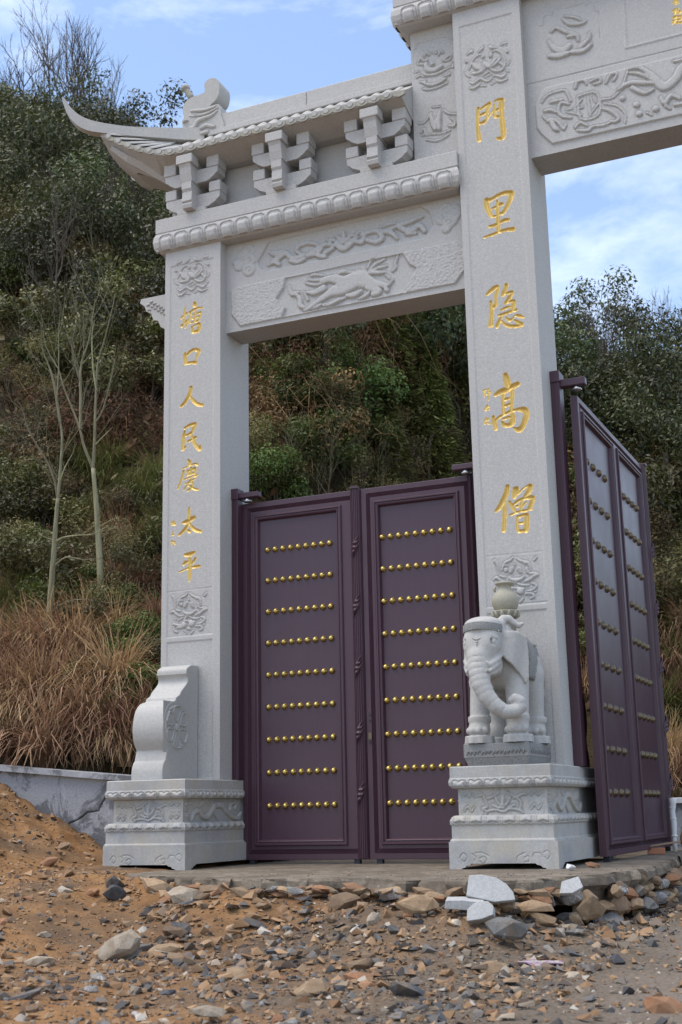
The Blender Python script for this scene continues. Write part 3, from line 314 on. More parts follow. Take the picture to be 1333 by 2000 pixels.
RL={'beast': [[1787,5063,62.9,1879,5081,67.1,1978,5075,84.5],[1695,5001,45.0,1804,5006,53.7,1914,5039,53.5],[1995,5058,79.9,2101,5002,44.1,2198,4966,26.3,2223,4917,21.8],[2219,4953,21.0,2278,5003,15.7],[2056,4984,44.2,2143,4924,35.1,2098,4906,30.8],[1713,5015,49.5,1621,4970,34.3,1528,4925,25.4,1453,4885,20.0,1406,4880,12.8],[1604,5054,36.3,1511,5027,27.3,1446,5048,14.6],[1445,4976,16.4,1409,5055,12.8],[1788,5090,53.9,1725,5120,45.1,1661,5133,36.2,1605,5126,31.8],[1643,5154,14.5,1550,5145,14.6,1457,5168,12.8],[1633,5111,16.3,1531,5104,16.4,1434,5139,12.8],[1606,5180,12.7,1514,5207,14.6,1486,5199,12.8],[1753,5159,12.6,1799,5177,23.4,1880,5157,12.5,1971,5161,12.5],[2060,5134,16.0,2115,5185,15.9,2205,5216,12.4],[2060,5125,14.2,2141,5145,15.9,2225,5150,12.3],[2060,5117,17.7,2148,5099,21.2,2201,5093,14.1],[2043,5164,12.4,2072,5221,12.4,2108,5236,10.7],[1601,4893,14.4,1674,4889,19.8,1748,4910,21.5,1820,4923,12.5],[1839,4937,19.6,1911,4933,30.2,1975,4956,17.7],[1955,4889,12.4,2018,4903,19.4,2054,4932,14.1],[1583,4906,12.7,1536,4888,18.1,1471,4882,12.7],[1260,5139,13.0,1282,5061,18.4,1334,5043,14.7,1371,4990,23.8,1370,4937,25.6,1407,4903,18.2],[1287,5079,12.9,1353,5066,12.9],[2333,5216,12.3,2309,5155,14.0,2313,5119,12.2,2281,5090,12.3],[2218,5063,12.3,2252,5025,14.0]],'beampanel': [[656,5208,15.3,734,5235,15.3,2878,5242,13.6,2958,5161,13.5,2950,4964,13.5,2861,4857,13.5,753,4840,15.1,665,4966,15.2]],'beamrecess': [[1226,5230,14.9,2386,5236,14.0,2418,5167,13.9,2443,5118,13.9,2511,5070,13.8,2492,5030,13.8,2418,4922,13.8,2408,4865,13.8,1184,4853,14.7,1223,4936,14.7,1129,5044,14.9,1168,5091,14.9,1206,5139,14.8]],'vinepanel': [[933,5451,15.2,1009,5565,15.2,1048,5632,15.2,2567,5654,14.0,2651,5578,13.9,2677,5448,13.9,2590,5343,13.9,1027,5339,15.1,959,5390,15.1]],'cloudL': [[834,5574,72.8,836,5571,72.8],[775,5511,69.0,777,5509,69.0],[853,5486,68.7,855,5485,68.7],[741,5452,57.5,743,5450,57.5],[843,5391,68.6,845,5390,68.5],[696,5489,26.9,745,5451,38.3]],'cloudLg': [[804,5580,5.8,834,5602,5.8,867,5567,5.7,839,5548,5.7],[749,5507,5.8,775,5530,5.8,800,5500,5.7,774,5486,5.7],[824,5482,5.7,853,5504,5.7,882,5474,5.7,857,5460,5.7],[807,5392,5.7,843,5413,5.7,874,5379,5.7,843,5365,5.7]],'cloudR': [[2806,5561,65.6,2808,5561,65.6],[2760,5492,62.2,2762,5490,62.2],[2827,5442,65.3,2828,5442,65.3],[2891,5542,58.4,2892,5540,58.4],[2799,5390,48.1,2800,5390,48.1],[2871,5476,68.6,2923,5500,27.4]],'cloudRg': [[2780,5567,5.2,2807,5588,5.2,2833,5555,5.2,2808,5539,5.2],[2734,5492,5.2,2761,5513,5.2,2786,5484,5.2,2761,5469,5.2],[2801,5442,5.2,2827,5463,5.2,2852,5435,5.1,2827,5419,5.2],[2867,5544,5.2,2892,5563,5.2,2914,5534,5.1]],'vine': [[1735,5451,18.2,1625,5483,22.0,1531,5448,29.5,1455,5409,25.8],[1550,5499,18.4,1457,5537,22.2,1363,5529,26.1,1334,5480,18.6,1390,5440,18.5],[1418,5426,22.2,1305,5412,26.1,1210,5496,26.2,1115,5497,30.1,1057,5528,15.1],[1210,5477,26.2,1114,5432,30.1,1152,5388,22.5],[1037,5402,15.1,1133,5429,26.3],[1455,5409,18.5,1512,5415,29.5],[1623,5402,25.6,1698,5432,21.9],[1644,5534,14.7,1681,5499,18.3],[1266,5401,18.6,1342,5368,22.3,1417,5389,18.5],[1587,5446,22.0,1549,5399,25.7,1622,5365,21.9],[1900,5471,21.7,1990,5434,25.2,2011,5520,18.0,1957,5549,10.8],[1992,5506,21.6,2137,5511,25.0,2188,5437,24.9,2134,5404,24.9,2045,5440,21.5],[2172,5503,21.4,2278,5463,24.8,2329,5398,17.6],[2243,5488,17.8,2351,5519,21.2,2457,5531,24.6,2581,5558,14.0],[2350,5501,21.2,2454,5443,31.6,2543,5477,27.9,2593,5413,20.9],[2427,5422,21.1,2506,5414,17.5],[2387,5547,14.1,2245,5550,14.2,2174,5539,14.3],[1735,5469,25.5,1808,5409,32.6,1900,5453,25.3],[1809,5472,21.8,1737,5551,18.3],[1813,5471,21.8,1811,5562,21.8],[1818,5470,21.8,1902,5525,18.1],[1800,5465,18.2,1681,5526,14.6],[1827,5459,18.1,1946,5488,14.4],[1957,5531,10.8,1920,5512,18.1]],'lotus_top_R': [[3249,6912,5.6,3218,6920,8.0,3178,6910,8.8,3145,6878,8.0,3128,6836,6.4,3107,6800,5.6],[3244,6894,15.2,3242,6888,15.2],[3314,6887,17.5,3312,6881,17.5],[3319,6913,6.4,3358,6923,9.5,3396,6899,9.5,3424,6854,8.7,3440,6791,8.7,3438,6750,7.1],[3204,6950,7.2,3236,6970,10.4,3253,6994,4.8],[3307,6983,5.6,3325,6957,13.5,3363,6946,7.9],[3098,6950,5.6,3122,6968,8.0,3154,6976,6.4],[3135,6990,4.8,3145,6954,5.6],[3087,6886,12.9,3089,6884,12.9],[3410,6954,4.8,3434,6968,7.1,3465,6967,4.7],[3437,6963,4.7,3463,6945,4.7],[3464,6880,13.4,3465,6879,13.4],[3148,6848,12.0,3173,6799,15.2,3211,6776,11.9,3257,6767,7.9],[3171,6845,8.8,3201,6800,12.0,3242,6775,8.7],[3207,6844,8.8,3220,6798,11.9,3250,6773,8.7],[3253,6827,14.3,3274,6796,25.4,3296,6773,14.3],[3400,6836,7.9,3371,6802,15.0,3331,6776,11.1,3288,6767,7.9],[3362,6838,10.3,3329,6805,15.8,3296,6773,8.7],[3132,6756,6.4,3182,6746,15.1,3233,6753,11.1],[3304,6758,7.9,3337,6728,12.6,3386,6711,11.0,3426,6737,11.0,3398,6786,14.2],[3109,6679,6.4,3139,6654,10.4,3171,6666,10.3,3207,6681,10.3,3233,6666,8.7,3267,6642,10.3,3298,6648,7.1,3331,6685,5.5],[3338,6682,5.5,3376,6664,11.0,3410,6646,11.8,3445,6674,6.3],[3110,6616,6.4,3148,6605,11.9,3184,6621,11.1,3208,6639,5.6],[3207,6614,5.5,3253,6602,6.3],[3344,6640,6.3,3388,6607,11.8,3450,6615,7.8],[3303,6601,4.7,3343,6615,4.7],[3070,6785,5.6,3089,6751,8.0,3115,6727,6.4],[3482,6779,4.7,3461,6748,5.5],[3447,6698,5.5,3469,6684,5.5],[3231,6708,6.4,3279,6728,6.3],[3280,6744,6.3,3313,6706,6.3],[3246,6687,5.5,3316,6701,5.5]],'lotus_low_L': [[264,2350,6.2,243,2330,8.6,202,2317,9.4,181,2288,8.6,169,2256,6.2],[289,2348,6.2,314,2324,8.5,343,2311,8.5,384,2296,10.0,401,2262,8.5,405,2229,5.4],[114,2338,11.8,135,2303,12.5,140,2259,10.2,149,2214,8.6,190,2196,9.3],[458,2333,7.7,438,2313,9.3],[194,2294,10.1,215,2289,7.8],[355,2297,9.3,376,2290,6.2],[276,2291,7.8,278,2290,7.8],[256,2264,14.8,240,2236,14.8],[310,2252,15.5,323,2225,11.6],[202,2254,17.9,203,2253,17.9],[372,2250,11.6,381,2221,11.6],[224,2194,7.8,249,2172,12.4,282,2164,14.7,315,2168,12.4,352,2190,8.5],[94,2182,6.3,119,2199,10.9,149,2178,10.9,182,2153,10.1,224,2150,7.0],[463,2192,7.7,430,2184,12.3,389,2158,12.3,348,2147,7.7],[389,2209,7.7,438,2205,9.2,463,2199,5.4],[170,2111,6.2,199,2127,8.5,224,2132,5.4],[257,2137,10.8,274,2150,7.7,307,2129,9.3,332,2120,9.2,381,2116,8.5],[233,2117,7.7,262,2136,5.4],[137,2124,6.2,154,2127,5.4],[229,2095,7.7,249,2105,9.3,282,2098,7.7,307,2100,8.5,340,2090,8.5],[233,2070,25.5,235,2069,25.5],[312,2075,29.3,314,2074,29.3],[410,2128,9.2,438,2115,9.2,443,2097,9.2,410,2074,7.7,369,2072,6.1],[357,2049,10.0,398,2048,10.0,423,2023,9.2,394,2009,8.4],[426,2058,6.1,443,2059,5.4],[121,2086,9.3,158,2072,10.1,204,2068,9.3],[163,2046,9.3,196,2051,10.1,233,2045,7.7],[125,2056,7.8,134,2023,9.3,163,2010,8.5],[266,2038,10.0,291,2026,10.0],[234,2016,7.0,254,2003,6.2,259,1985,5.4],[333,2015,6.9,316,1995,6.9,300,1984,5.4]],'low_frame_L': [[56,2380,3.9,515,2383,3.8],[59,1969,3.9,526,1972,3.8]],'low_frame_R': [[3064,2407,4.0,3533,2406,3.9],[3064,1996,4.0,3538,2000,3.9]],'box_L': [[60,1917,1.6,537,1920,1.5]],'waist_R': [[3091,510,6.9,3123,518,7.8,3139,476,7.8,3154,434,7.7,3118,422,8.6,3144,401,7.7,3134,376,6.9],[3157,492,6.9,3203,508,7.7,3239,532,6.9,3245,553,6.0],[3220,499,8.6,3236,457,8.6,3270,436,6.8],[3273,506,13.7,3270,448,12.0],[3326,497,8.5,3306,456,8.5,3274,436,6.8],[3191,446,6.9,3234,428,8.6,3274,427,8.5],[3358,442,6.8,3313,426,8.5],[3153,405,7.7,3224,412,8.6,3272,398,8.5,3330,418,8.5,3400,404,7.6],[3302,551,6.0,3318,522,7.7,3353,508,7.7,3387,487,7.6,3407,453,7.6,3400,412,7.6,3416,387,6.8],[3352,492,6.8,3388,503,7.6,3423,519,8.5,3450,518,5.9],[2974,513,4.4,2993,530,4.4,3014,504,4.4,3033,529,4.3,3059,503,4.3],[2974,404,4.3,3002,437,4.3,3028,403,4.3,3051,432,4.3],[3480,509,4.2,3511,533,4.2,3536,508,4.2,3563,532,4.2],[3478,411,4.2,3506,443,4.2,3530,410,4.2,3558,442,4.2]],'waistg_R': [[2963,568,2.6,2954,371,2.6],[3085,568,2.6,3082,369,2.6],[3470,567,2.5,3460,362,2.5],[3581,569,2.5,3574,360,2.5],[2963,467,2.6,3071,469,2.6],[2962,453,2.6,3070,454,2.6],[3474,485,2.5,3576,487,2.5],[3472,459,2.5,3574,458,2.5]],'plinthg_R': [[2955,76,4.3,2983,112,4.3,3013,83,4.2,2989,51,4.3,2972,67,4.3],[3049,108,4.2,3079,83,4.2,3065,59,4.2],[3076,112,4.2,3125,115,4.2,3176,91,4.2],[3109,75,4.2,3141,87,4.2,3157,62,4.2,3130,38,4.2,3108,54,4.2],[3382,57,4.1,3392,89,4.1,3445,113,4.1],[3435,77,4.1,3469,89,4.1,3472,53,4.1,3442,49,4.1],[3499,81,4.1,3513,109,4.1,3555,108,4.1,3571,80,4.1],[3577,112,4.1,3607,124,4.1,3626,96,4.1,3604,64,4.1,3588,84,4.1]],'dragon': [[-492,379,9.7,-467,430,17.0,-398,455,19.6,-327,412,22.2,-238,402,22.5,-166,454,25.2,-112,497,28.0,-1,497,25.8,74,452,23.4,169,406,21.0,285,387,18.6,345,432,16.1],[-346,498,11.1,-311,533,11.2],[-148,445,11.4,-38,373,11.5],[150,460,13.1,170,505,11.9,228,514,11.9],[-604,474,6.0,-536,477,6.0],[-604,457,6.0,-536,458,6.0],[-579,507,9.6,-520,516,9.7],[-569,414,9.6,-527,397,9.6],[-185,498,10.1,-221,524,10.0],[247,469,10.6,286,523,10.7]],'mbpanel': [[3760,6496,9.3,3935,6495,9.3,3974,6491,9.2,5302,6488,8.6,5504,6483,8.4,5456,5962,8.3,4881,5951,8.6,3790,5953,9.2,3701,6066,9.3,3665,6130,9.3,3661,6352,9.4,3724,6471,9.4]],'mbscroll': [[3724,6360,9.3,3784,6418,9.3,3920,6425,9.2,3950,6380,10.4,3974,6307,10.3],[3955,6281,10.3,3890,6311,13.8,3863,6238,13.8,3893,6182,13.8,3969,6150,11.4],[3741,6270,11.6,3797,6267,16.2,3840,6232,9.2],[3727,6224,11.6,3769,6165,13.9],[3792,6171,20.8,3821,6091,23.0,3852,6058,11.5],[3815,6177,10.4,3867,6115,11.5,3897,6059,11.4,3922,6101,9.1],[3802,6340,13.9,3847,6340,16.2,3903,6338,11.5],[3930,6233,6.9,3986,6231,6.9],[3929,6215,6.9,4058,6151,6.8],[4037,6333,9.2,4196,6327,9.1,4210,6124,9.0,4050,6117,9.1,4037,6333,9.2],[4026,6251,9.1,4067,6294,9.1],[4123,6304,9.1,4134,6132,9.0],[4029,6219,8.0,4074,6220,8.0],[4146,6153,7.9,4229,6240,7.9],[4167,6292,7.9,4185,6239,7.9],[4020,6417,11.5,4045,6471,13.8,4101,6468,11.4,4120,6426,9.1],[4154,6442,11.4,4222,6460,13.6,4241,6418,11.3,4185,6409,11.4],[4283,6395,11.3,4332,6466,13.6,4380,6453,10.1,4349,6401,10.1],[3996,6046,9.1,4043,6083,13.6,4095,6045,11.3],[4016,6017,11.3,4103,5995,13.5,4148,6020,11.3,4235,6010,11.2,4290,6020,8.9],[4245,6163,11.2,4308,6123,15.7,4367,6048,15.6,4344,6018,13.4,4301,6029,11.2],[4259,6207,7.9,4364,6156,7.8,4423,6069,7.8,4417,5987,7.8],[4230,6252,9.0,4338,6247,9.0,4420,6333,9.0,4472,6452,9.0],[4484,6473,13.4,4569,6462,17.8,4669,6362,22.1,4717,6301,22.0],[4492,6435,11.2,4575,6400,15.6,4686,6310,19.8],[4386,6307,15.7,4485,6340,22.3,4601,6309,19.9,4694,6283,15.4],[4503,6287,22.3,4594,6215,17.7,4669,6231,13.2],[4696,6307,33.0,4764,6229,41.6,4863,6285,37.1,4911,6367,32.7,4986,6394,32.6],[4854,6442,11.0,4917,6437,13.1,5012,6458,15.2],[4410,6216,24.6,4414,6214,24.6],[4521,6127,26.5,4525,6125,26.5],[4536,6040,26.5,4540,6038,26.4],[4674,6051,28.4,4678,6049,28.4],[4601,6035,8.8,4641,6001,8.8],[4726,6144,13.1,4752,6078,17.4,4809,6134,19.6,4878,6092,15.2],[4833,6045,15.2,4888,6042,15.1,4958,6048,12.9],[4761,6052,15.2,4790,6021,10.9]],'mbtop': [[3843,7026,11.8,3890,7050,16.5,3966,6990,18.7,4042,6943,16.3],[3985,6934,14.0,4063,6924,16.3,4071,6872,11.6],[3815,6946,11.8,3856,6859,25.8,3932,6812,32.7,3991,6845,28.0],[3818,6794,23.5,3896,6772,28.0,3975,6775,20.9],[4009,6778,20.9,4109,6762,23.1,4178,6804,16.1],[4089,6805,23.1,4160,6859,18.5,4175,6917,13.9],[3951,7120,11.8,4004,7054,16.4,4093,7028,16.3,4149,7037,11.6],[3975,7139,9.4,4063,7100,11.7,4106,7062,9.3]],'mbtopg': [[3739,7113,4.8,3773,7103,4.8,3784,7195,4.8],[3784,7195,4.8,3858,7186,4.7],[3858,7186,4.7,3866,7222,4.7],[3866,7222,4.7,4138,7216,4.7],[4154,7192,4.7,4226,7189,4.6],[4226,7189,4.6,4232,7112,4.6],[4232,7112,4.6,4265,7102,4.6],[4265,7102,4.6,4259,6843,4.6],[3593,6575,5.9,5207,6563,5.4]],'mbborder': [[4484,7223,11.5,4473,6689,11.3],[4473,6689,11.3,5218,6691,10.8]],'tab': [[2660,7127,9.6,2688,7158,11.7,2702,7127,9.5],[2795,7100,9.5,2822,7142,11.6,2837,7111,10.5],[2729,7146,6.4,2770,7124,6.9,2781,7137,6.3],[2590,7075,7.5,2623,7116,13.8,2654,7085,13.8,2685,7076,10.6],[2595,7063,8.5,2642,7050,10.6,2673,7041,8.5],[2839,7033,12.6,2881,7060,13.6,2912,7067,10.5],[2854,7024,9.4,2900,7027,9.4,2917,7060,6.8],[2673,7041,21.2,2691,6981,26.4,2753,6959,26.3,2816,6980,21.0],[2735,7029,21.1,2737,7026,21.1],[2628,6971,8.5,2669,6933,12.7,2751,6915,12.6,2824,6928,11.5,2855,6936,7.3],[2566,6988,6.9,2598,6991,6.9],[2575,6931,7.4,2612,6943,8.5,2647,6922,7.4],[2866,6938,6.8,2902,6950,7.3,2932,6942,7.3,2929,6981,6.3],[2842,6874,8.4,2889,6878,9.4,2890,6899,6.8],[2609,6878,7.4,2645,6862,9.5,2667,6884,6.9],[2655,6849,13.7,2716,6816,15.8,2794,6822,15.7,2851,6845,11.5],[2632,6800,7.4,2684,6781,9.5,2756,6778,9.4,2818,6788,9.4,2870,6801,7.3],[2714,6593,6.3,2791,6583,6.2],[2580,6466,8.4,2631,6463,8.4,2674,6506,10.4,2686,6535,8.3],[2597,6375,10.4,2629,6399,12.5,2637,6344,12.5],[2606,6341,8.3,2688,6331,6.2],[2696,6533,14.6,2713,6442,24.9,2731,6373,20.7],[2788,6530,14.5,2764,6429,31.1,2771,6363,20.7],[2645,6288,8.3,2726,6257,9.3,2798,6261,9.3,2860,6288,8.2],[2698,6328,8.3,2790,6316,8.2,2872,6327,8.2],[2820,6543,8.3,2849,6504,10.3,2888,6483,8.2,2939,6470,8.2],[2887,6441,8.2,2920,6400,10.3,2914,6359,12.3,2863,6372,10.3]],'tabg': [[2559,7217,5.4,2594,7240,5.4],[2597,7267,5.4,2614,7274,5.4,2880,7274,5.3],[2880,7274,5.3,2909,7238,5.3,2954,7214,5.2],[2560,7217,2.1,2557,6799,2.1]],'orn_outline': [[75,7092,5.6,67,7168,5.6,88,7197,5.6,73,7269,5.6,80,7328,5.6,115,7374,5.6,192,7401,5.6,277,7406,5.5,326,7427,5.5,319,7497,5.5,340,7532,5.5,388,7553,5.5,444,7538,5.5,479,7501,5.5,493,7436,5.5,480,7345,5.5,438,7289,5.5,383,7249,5.5,473,7246,5.5,500,7211,5.5,507,7136,5.4,521,6938,5.4,139,7001,5.5]],'orn': [[165,7245,11.1,222,7237,16.6,278,7222,20.7,362,7214,16.5,459,7229,13.7],[250,7182,13.8,306,7168,17.9,390,7180,13.7,480,7210,10.9],[167,7062,20.7,209,7051,24.8,251,7108,27.5,320,7124,24.7,404,7136,17.8,473,7178,10.9],[279,7020,20.6,349,7042,24.6,411,7013,20.4,452,7009,13.6],[110,7144,34.7,111,7140,34.7],[279,6966,13.7,321,6969,23.2,377,6968,17.7],[152,7201,11.1,236,7172,11.0]],'orn_knob': [[117,7458,25.3,88,7514,28.2,48,7580,35.3]],'drum': [[34,1709,14.5,-117,1705,14.2,-191,1669,14.1,-202,1622,14.0,-177,1589,14.0,-189,1544,14.0,-285,1467,13.8,-308,1435,13.8,-368,1406,13.6,-379,1380,13.6,-472,1350,13.4,-540,1279,13.3,-572,1157,13.2,-558,1050,13.2,-506,963,13.2,-532,879,13.1,-554,861,13.1,-576,801,13.0,-578,719,13.0,43,728,14.1]],'drum_c': [[-356,1162,1.7,-355,1386,1.7],[-356,1162,1.7,-394,925,1.7]]}
# ------------------------------------------------------------------ the stone gateway
XL0, XL1, DL = 0.0, 0.600, 0.556
XR0, XR1 = 2.978, 3.597
YB, YBR, YD = 0.1143, 0.105, 0.313
ZP, ZP2 = 0.7087, 0.729
gate = root('stone_gateway', 'pale granite memorial gateway with carved beams, gilded inscriptions and a bracketed side roof', 'gateway', (1.8, .28, 0))
RES = .0062
def outline_rect(a0, a1, z0, z1): return [v for a, z in ((a0, z0), (a1, z0), (a1, z1), (a0, z1)) for v in (a*1000, z*1000, 1)]
def open_box(name, x0, x1, y0, y1, z0, z1, m, parent):
    """a box without its front (-y) face, which a carved face closes"""
    v = [(x, y, z) for z in (z0, z1) for y in (y0, y1) for x in (x0, x1)]
    return obj(name, mesh(name, v, [(0, 2, 3, 1), (4, 5, 7, 6), (2, 6, 7, 3), (0, 4, 6, 2), (1, 3, 7, 5)], m), parent)
def sweep(rect, prof, sides=4):
    """profile [(outward offset, z)] swept round rect (x0,x1,y0,y1): verts, faces (closed top and bottom)"""
    x0, x1, y0, y1 = rect; v = []; f = []
    for o, z in prof: v += [(x0-o, y0-o, z), (x1+o, y0-o, z), (x1+o, y1+o, z), (x0-o, y1+o, z)]
    k = len(prof)
    for i in range(k-1):
        for j in range(4): f.append((i*4+j, i*4+(j+1) % 4, (i+1)*4+(j+1) % 4, (i+1)*4+j))
    f += [(3, 2, 1, 0), tuple((k-1)*4+j for j in range(4))]
    return v, f
def interp(prof, z):
    zs = [p[1] for p in prof]; os_ = [p[0] for p in prof]; return float(np.interp(z, zs, os_))
def petal_mesh(name, wd, z0, z1, prof, m, kind):
    nu, nv = 25, 17; V = []; F = []
    for j in range(nv):
        v = j/(nv-1); z = z0+(z1-z0)*v
        for i in range(nu):
            u = -1+2*i/(nu-1); a = u*wd*.497
            if kind == 'arch':                 # rim round an arched field, a cushion inside it
                top = 1.0-.34*abs(u)**3.2
                din = min(1-abs(u), (top-v)*1.3)
                if din < .055: b_ = -.022
                elif din < .19: b_ = .012
                elif din < .33: b_ = -.012
                else: b_ = -.004+.028*min(1, (din-.33)/.26)**.5*(1-.35*v)
            else:                              # cushion with two lobes, outlined by a double rim
                vv = v if kind == 'down' else 1-v        # vv=1 at the lobed edge
                lob = .84+.16*math.sin(min(1, abs(u)*1.02)*math.pi)-.34*max(0, abs(u)-.72)
                din = min((1-abs(u))*.9, (lob-vv)*.9)
                if din < .05: b_ = -.012
                elif din < .15: b_ = .006
                elif din < .24: b_ = -.007
                else: b_ = -.002+.018*min(1, (din-.24)/.25)**.5
            o = interp(prof, z)+b_-.0005
            V.append((a, -o, z))
    for j in range(nv-1):
        for i in range(nu-1): F.append((j*nu+i, j*nu+i+1, (j+1)*nu+i+1, (j+1)*nu+i))
    return mesh(name, V, F, m, True)
def place_petals(me, me_side, parent, xs, y, x_side=None, ys=()):
    for x in xs: obj('lotus_petal', me, parent, (x, y, 0))
    for yy in ys: obj('lotus_petal', me_side, parent, (x_side, yy, 0))
def rot_side(me, name):
    c = me.copy(); c.name = name; c.transform(Matrix.Rotation(math.radians(90), 4, 'Z')); return c
# ---- pedestals (sumeru bases)
def pedestal(x0, x1, y0, y1, zt, pb0, pb1, pby, waist_items, plinth_items, seed):
    s = zt/.709
    Z = lambda z: z*s
    rect = (x0, x1, y0, y1)
    low = [(.0, Z(.294)), (.008, Z(.306)), (.010, Z(.33)), (-.002, Z(.354)), (-.02, Z(.366)), (-.045, Z(.368))]
    up = [(-.045, Z(.550)), (-.035, Z(.552)), (-.010, Z(.557)), (.006, Z(.575)), (.010, Z(.60)), (.004, Z(.622)), (.0, Z(.628))]
    mb = MB()
    mb.add(*sweep(rect, [(.012, Z(.186)), (.012, Z(.195)), (.0, Z(.207)), (.0, Z(.294))]+low[1:]+[(-.07, Z(.368))]))
    mb.add(*sweep(rect, [(-.07, Z(.549))]+up+[(.0, Z(.702)), (-.007, zt)]))
    mb.add(*sweep(rect, [(-.085, Z(.36)), (-.085, Z(.555))]))
    P = mb.done('pedestal', M['stone_ped'], gate)
    # waist faces, carved
    ya = y0+.045
    f = Field(x0+.045, x1-.045, Z(.368), Z(.5495), .0055).raise_(waist_items[0], .019).groove(waist_items[1], .010).grain(.0006, seed)
    f.emit(front(ya), 'waist_panel', M['stone_ped'], P)
    f = Field(y0+.045, y1-.045, Z(.368), Z(.5495), .0055).raise_(waist_items[2], .020).groove(waist_items[3], .005).grain(.0006, seed+1)
    f.emit(side(x1-.045), 'waist_panel', M['stone_ped'], P)
    mb = MB(); mb.box(x0+.045, x0+.075, y0+.075, y1-.045, Z(.366), Z(.552)); mb.box(x0+.075, x1-.045, y1-.075, y1-.045, Z(.366), Z(.552)); mb.done('waist_back', M['stone_ped'], P)
    # plinth on four scrolled feet
    def foot_poly(a0, a1):
        h = Z(.186); e = [(.0, .0), (.088, .0), (.098, .010), (.118, .012), (.130, .026), (.158, .030), (.166, .040)]
        return [(a0+p, q) for p, q in e]+[(a1-p, q) for p, q in e[::-1]]+[(a1, h), (a0, h)]
    mb = MB(); yb1 = y1+.03
    mb.box(pb0+.041, pb1-.041, yb1-.04, yb1-.002, Z(.04), Z(.184))
    mb.prism(foot_poly(pby+.003, yb1-.003), lambda a, z, d: (d, a, z), pb1-.04, pb1)
    mb.prism(foot_poly(pby+.003, yb1-.003), lambda a, z, d: (d, a, z), pb0, pb0+.04)
    mb.box(pb0+.035, pb1-.035, pby+.035, yb1-.035, Z(.05), Z(.185))
    mb.done('plinth', M['stone_ped'], P)
    # its front face carries shallow scrolls
    f = Field(pb0, pb1, 0, Z(.186), .005).groove(plinth_items, .011)
    fp = foot_poly(pb0, pb1)
    A, ZZ = np.meshgrid(f.a, f.z)
    lower = np.interp(f.a, [p for p, q in fp[:14]], [q for p, q in fp[:14]])
    fn = lambda a, z, h: (a, pby-h, np.maximum(z, np.broadcast_to(lower, z.shape)))
    f.emit(fn, 'plinth_face', M['stone_ped'], P)
    mb = MB(); mb.prism([(min(max(a, pb0+.041), pb1-.041), z-.0015*(z > .1)) for a, z in fp], lambda a, z, d: (a, d, z), pby+.004, pby+.034); mb.done('plinth_backing', M['stone_ped'], P)
    # lotus petals of the two bands, front and right side
    n = 6 if x1-x0 < .75 else 6
    wd = (x1-x0)/(n+.1); xs = [x0+wd*(i+.55) for i in range(n)]
    wy = .118; ys = [y0+.03+wy*(i+.5) for i in range(int((y1-y0-.06)/wy))]
    for pr, z0_, z1_, kd in ((low, Z(.296), Z(.362), 'up'), (up, Z(.558), Z(.626), 'down')):
        a = petal_mesh('lotus_petal', wd, z0_, z1_, pr, M['stone_ped'], kd)
        b_ = rot_side(petal_mesh('lotus_petal_s', wy, z0_, z1_, pr, M['stone_ped'], kd), 'lotus_petal_side')
        place_petals(a, b_, P, xs, y0, x1, ys)
    return P
def shift(strokes, dx=0, dz=0, sc=1, about=(0, 0)):
    out = []
    for s in strokes:
        o = []
        for i in range(0, len(s), 3): o += [(s[i]-about[0])*sc+about[0]+dx, (s[i+1]-about[1])*sc+about[1]+dz, s[i+2]*sc]
        out.append(o)
    return out
side_g = [[-560, 380, 2, -560, 540, 2], [-450, 380, 2, -450, 540, 2]]
drg_R = shift(RL['dragon'], 40, 12)
pedestal(-.089, .658, -.674, 1.17, ZP, -.077-.012, .6855, -.71, (shift(RL['waist_R'], -2981, -14, 1), shift(RL['waistg_R'], -2981, -14), RL['dragon'], side_g), shift(RL['plinthg_R'], -2972, 0), 3)
pedestal(2.888, 3.647, -.630, 1.17, ZP2, 2.884-.006, 3.686, -.679, (RL['waist_R'], RL['waistg_R'], drg_R, side_g), RL['plinthg_R'], 5)
# ---- pillars
def pillar(x0, x1, z0, z1, chars, sig, lotus, low, frame, inset, boxz):
    p = open_box('pillar', x0, x1, 0, DL, z0, z1, M['stone'], gate)
    f = Field(x0, x1, z0, z1, RES)
    f.poly(outline_rect(x0+inset[0], x1-inset[1], boxz+.05, z1-.16), -.007, .006)
    f.poly(outline_rect(x0+inset[0], x1-inset[1], z0+.02, boxz), -.007, .006)
    f.raise_(lotus, .017, ditch=.004); f.raise_(low, .016, ditch=.004); f.groove(frame, .022, False)
    own = {}
    for i, st in enumerate([c for _, c in chars]+sig):
        f.incise(st, i, .026 if i < len(chars) else .008)
        own[i] = ('carved_character' if i < len(chars) else 'carved_signature', None)
    f.h[:, 0] = f.h[:, -1] = 0; f.h[0] = f.h[-1] = 0; f.owner[:, 0] = f.owner[:, -1] = -1
    f.emit(front(0), 'carved_face', M['stone'], p, own, M['gold'], owner_parent=p)
    return p
lotR = RL['lotus_top_R']; lowL = RL['lotus_low_L']
pillar(XL0, XL1, ZP+.001, 5.69, [(c, CH[c]) for c in '塘口人民慶太平'], [CH['sig1'][:6], CH['sig1'][6:8], CH['sig1'][8:]], shift(lotR, -2986, -1400, .93, (3276, 6800)), lowL, RL['low_frame_L'], (.058, .075), 1.92)
pillar(XR0, XR1, ZP2+.001, 7.405, [(c, CH[c]) for c in '門里隐高僧'], [CH['sig2'][:6], CH['sig2'][6:10], CH['sig2'][10:]], lotR, shift(lowL, 3010, 27), RL['low_frame_R'], (.062, .07), 1.94)
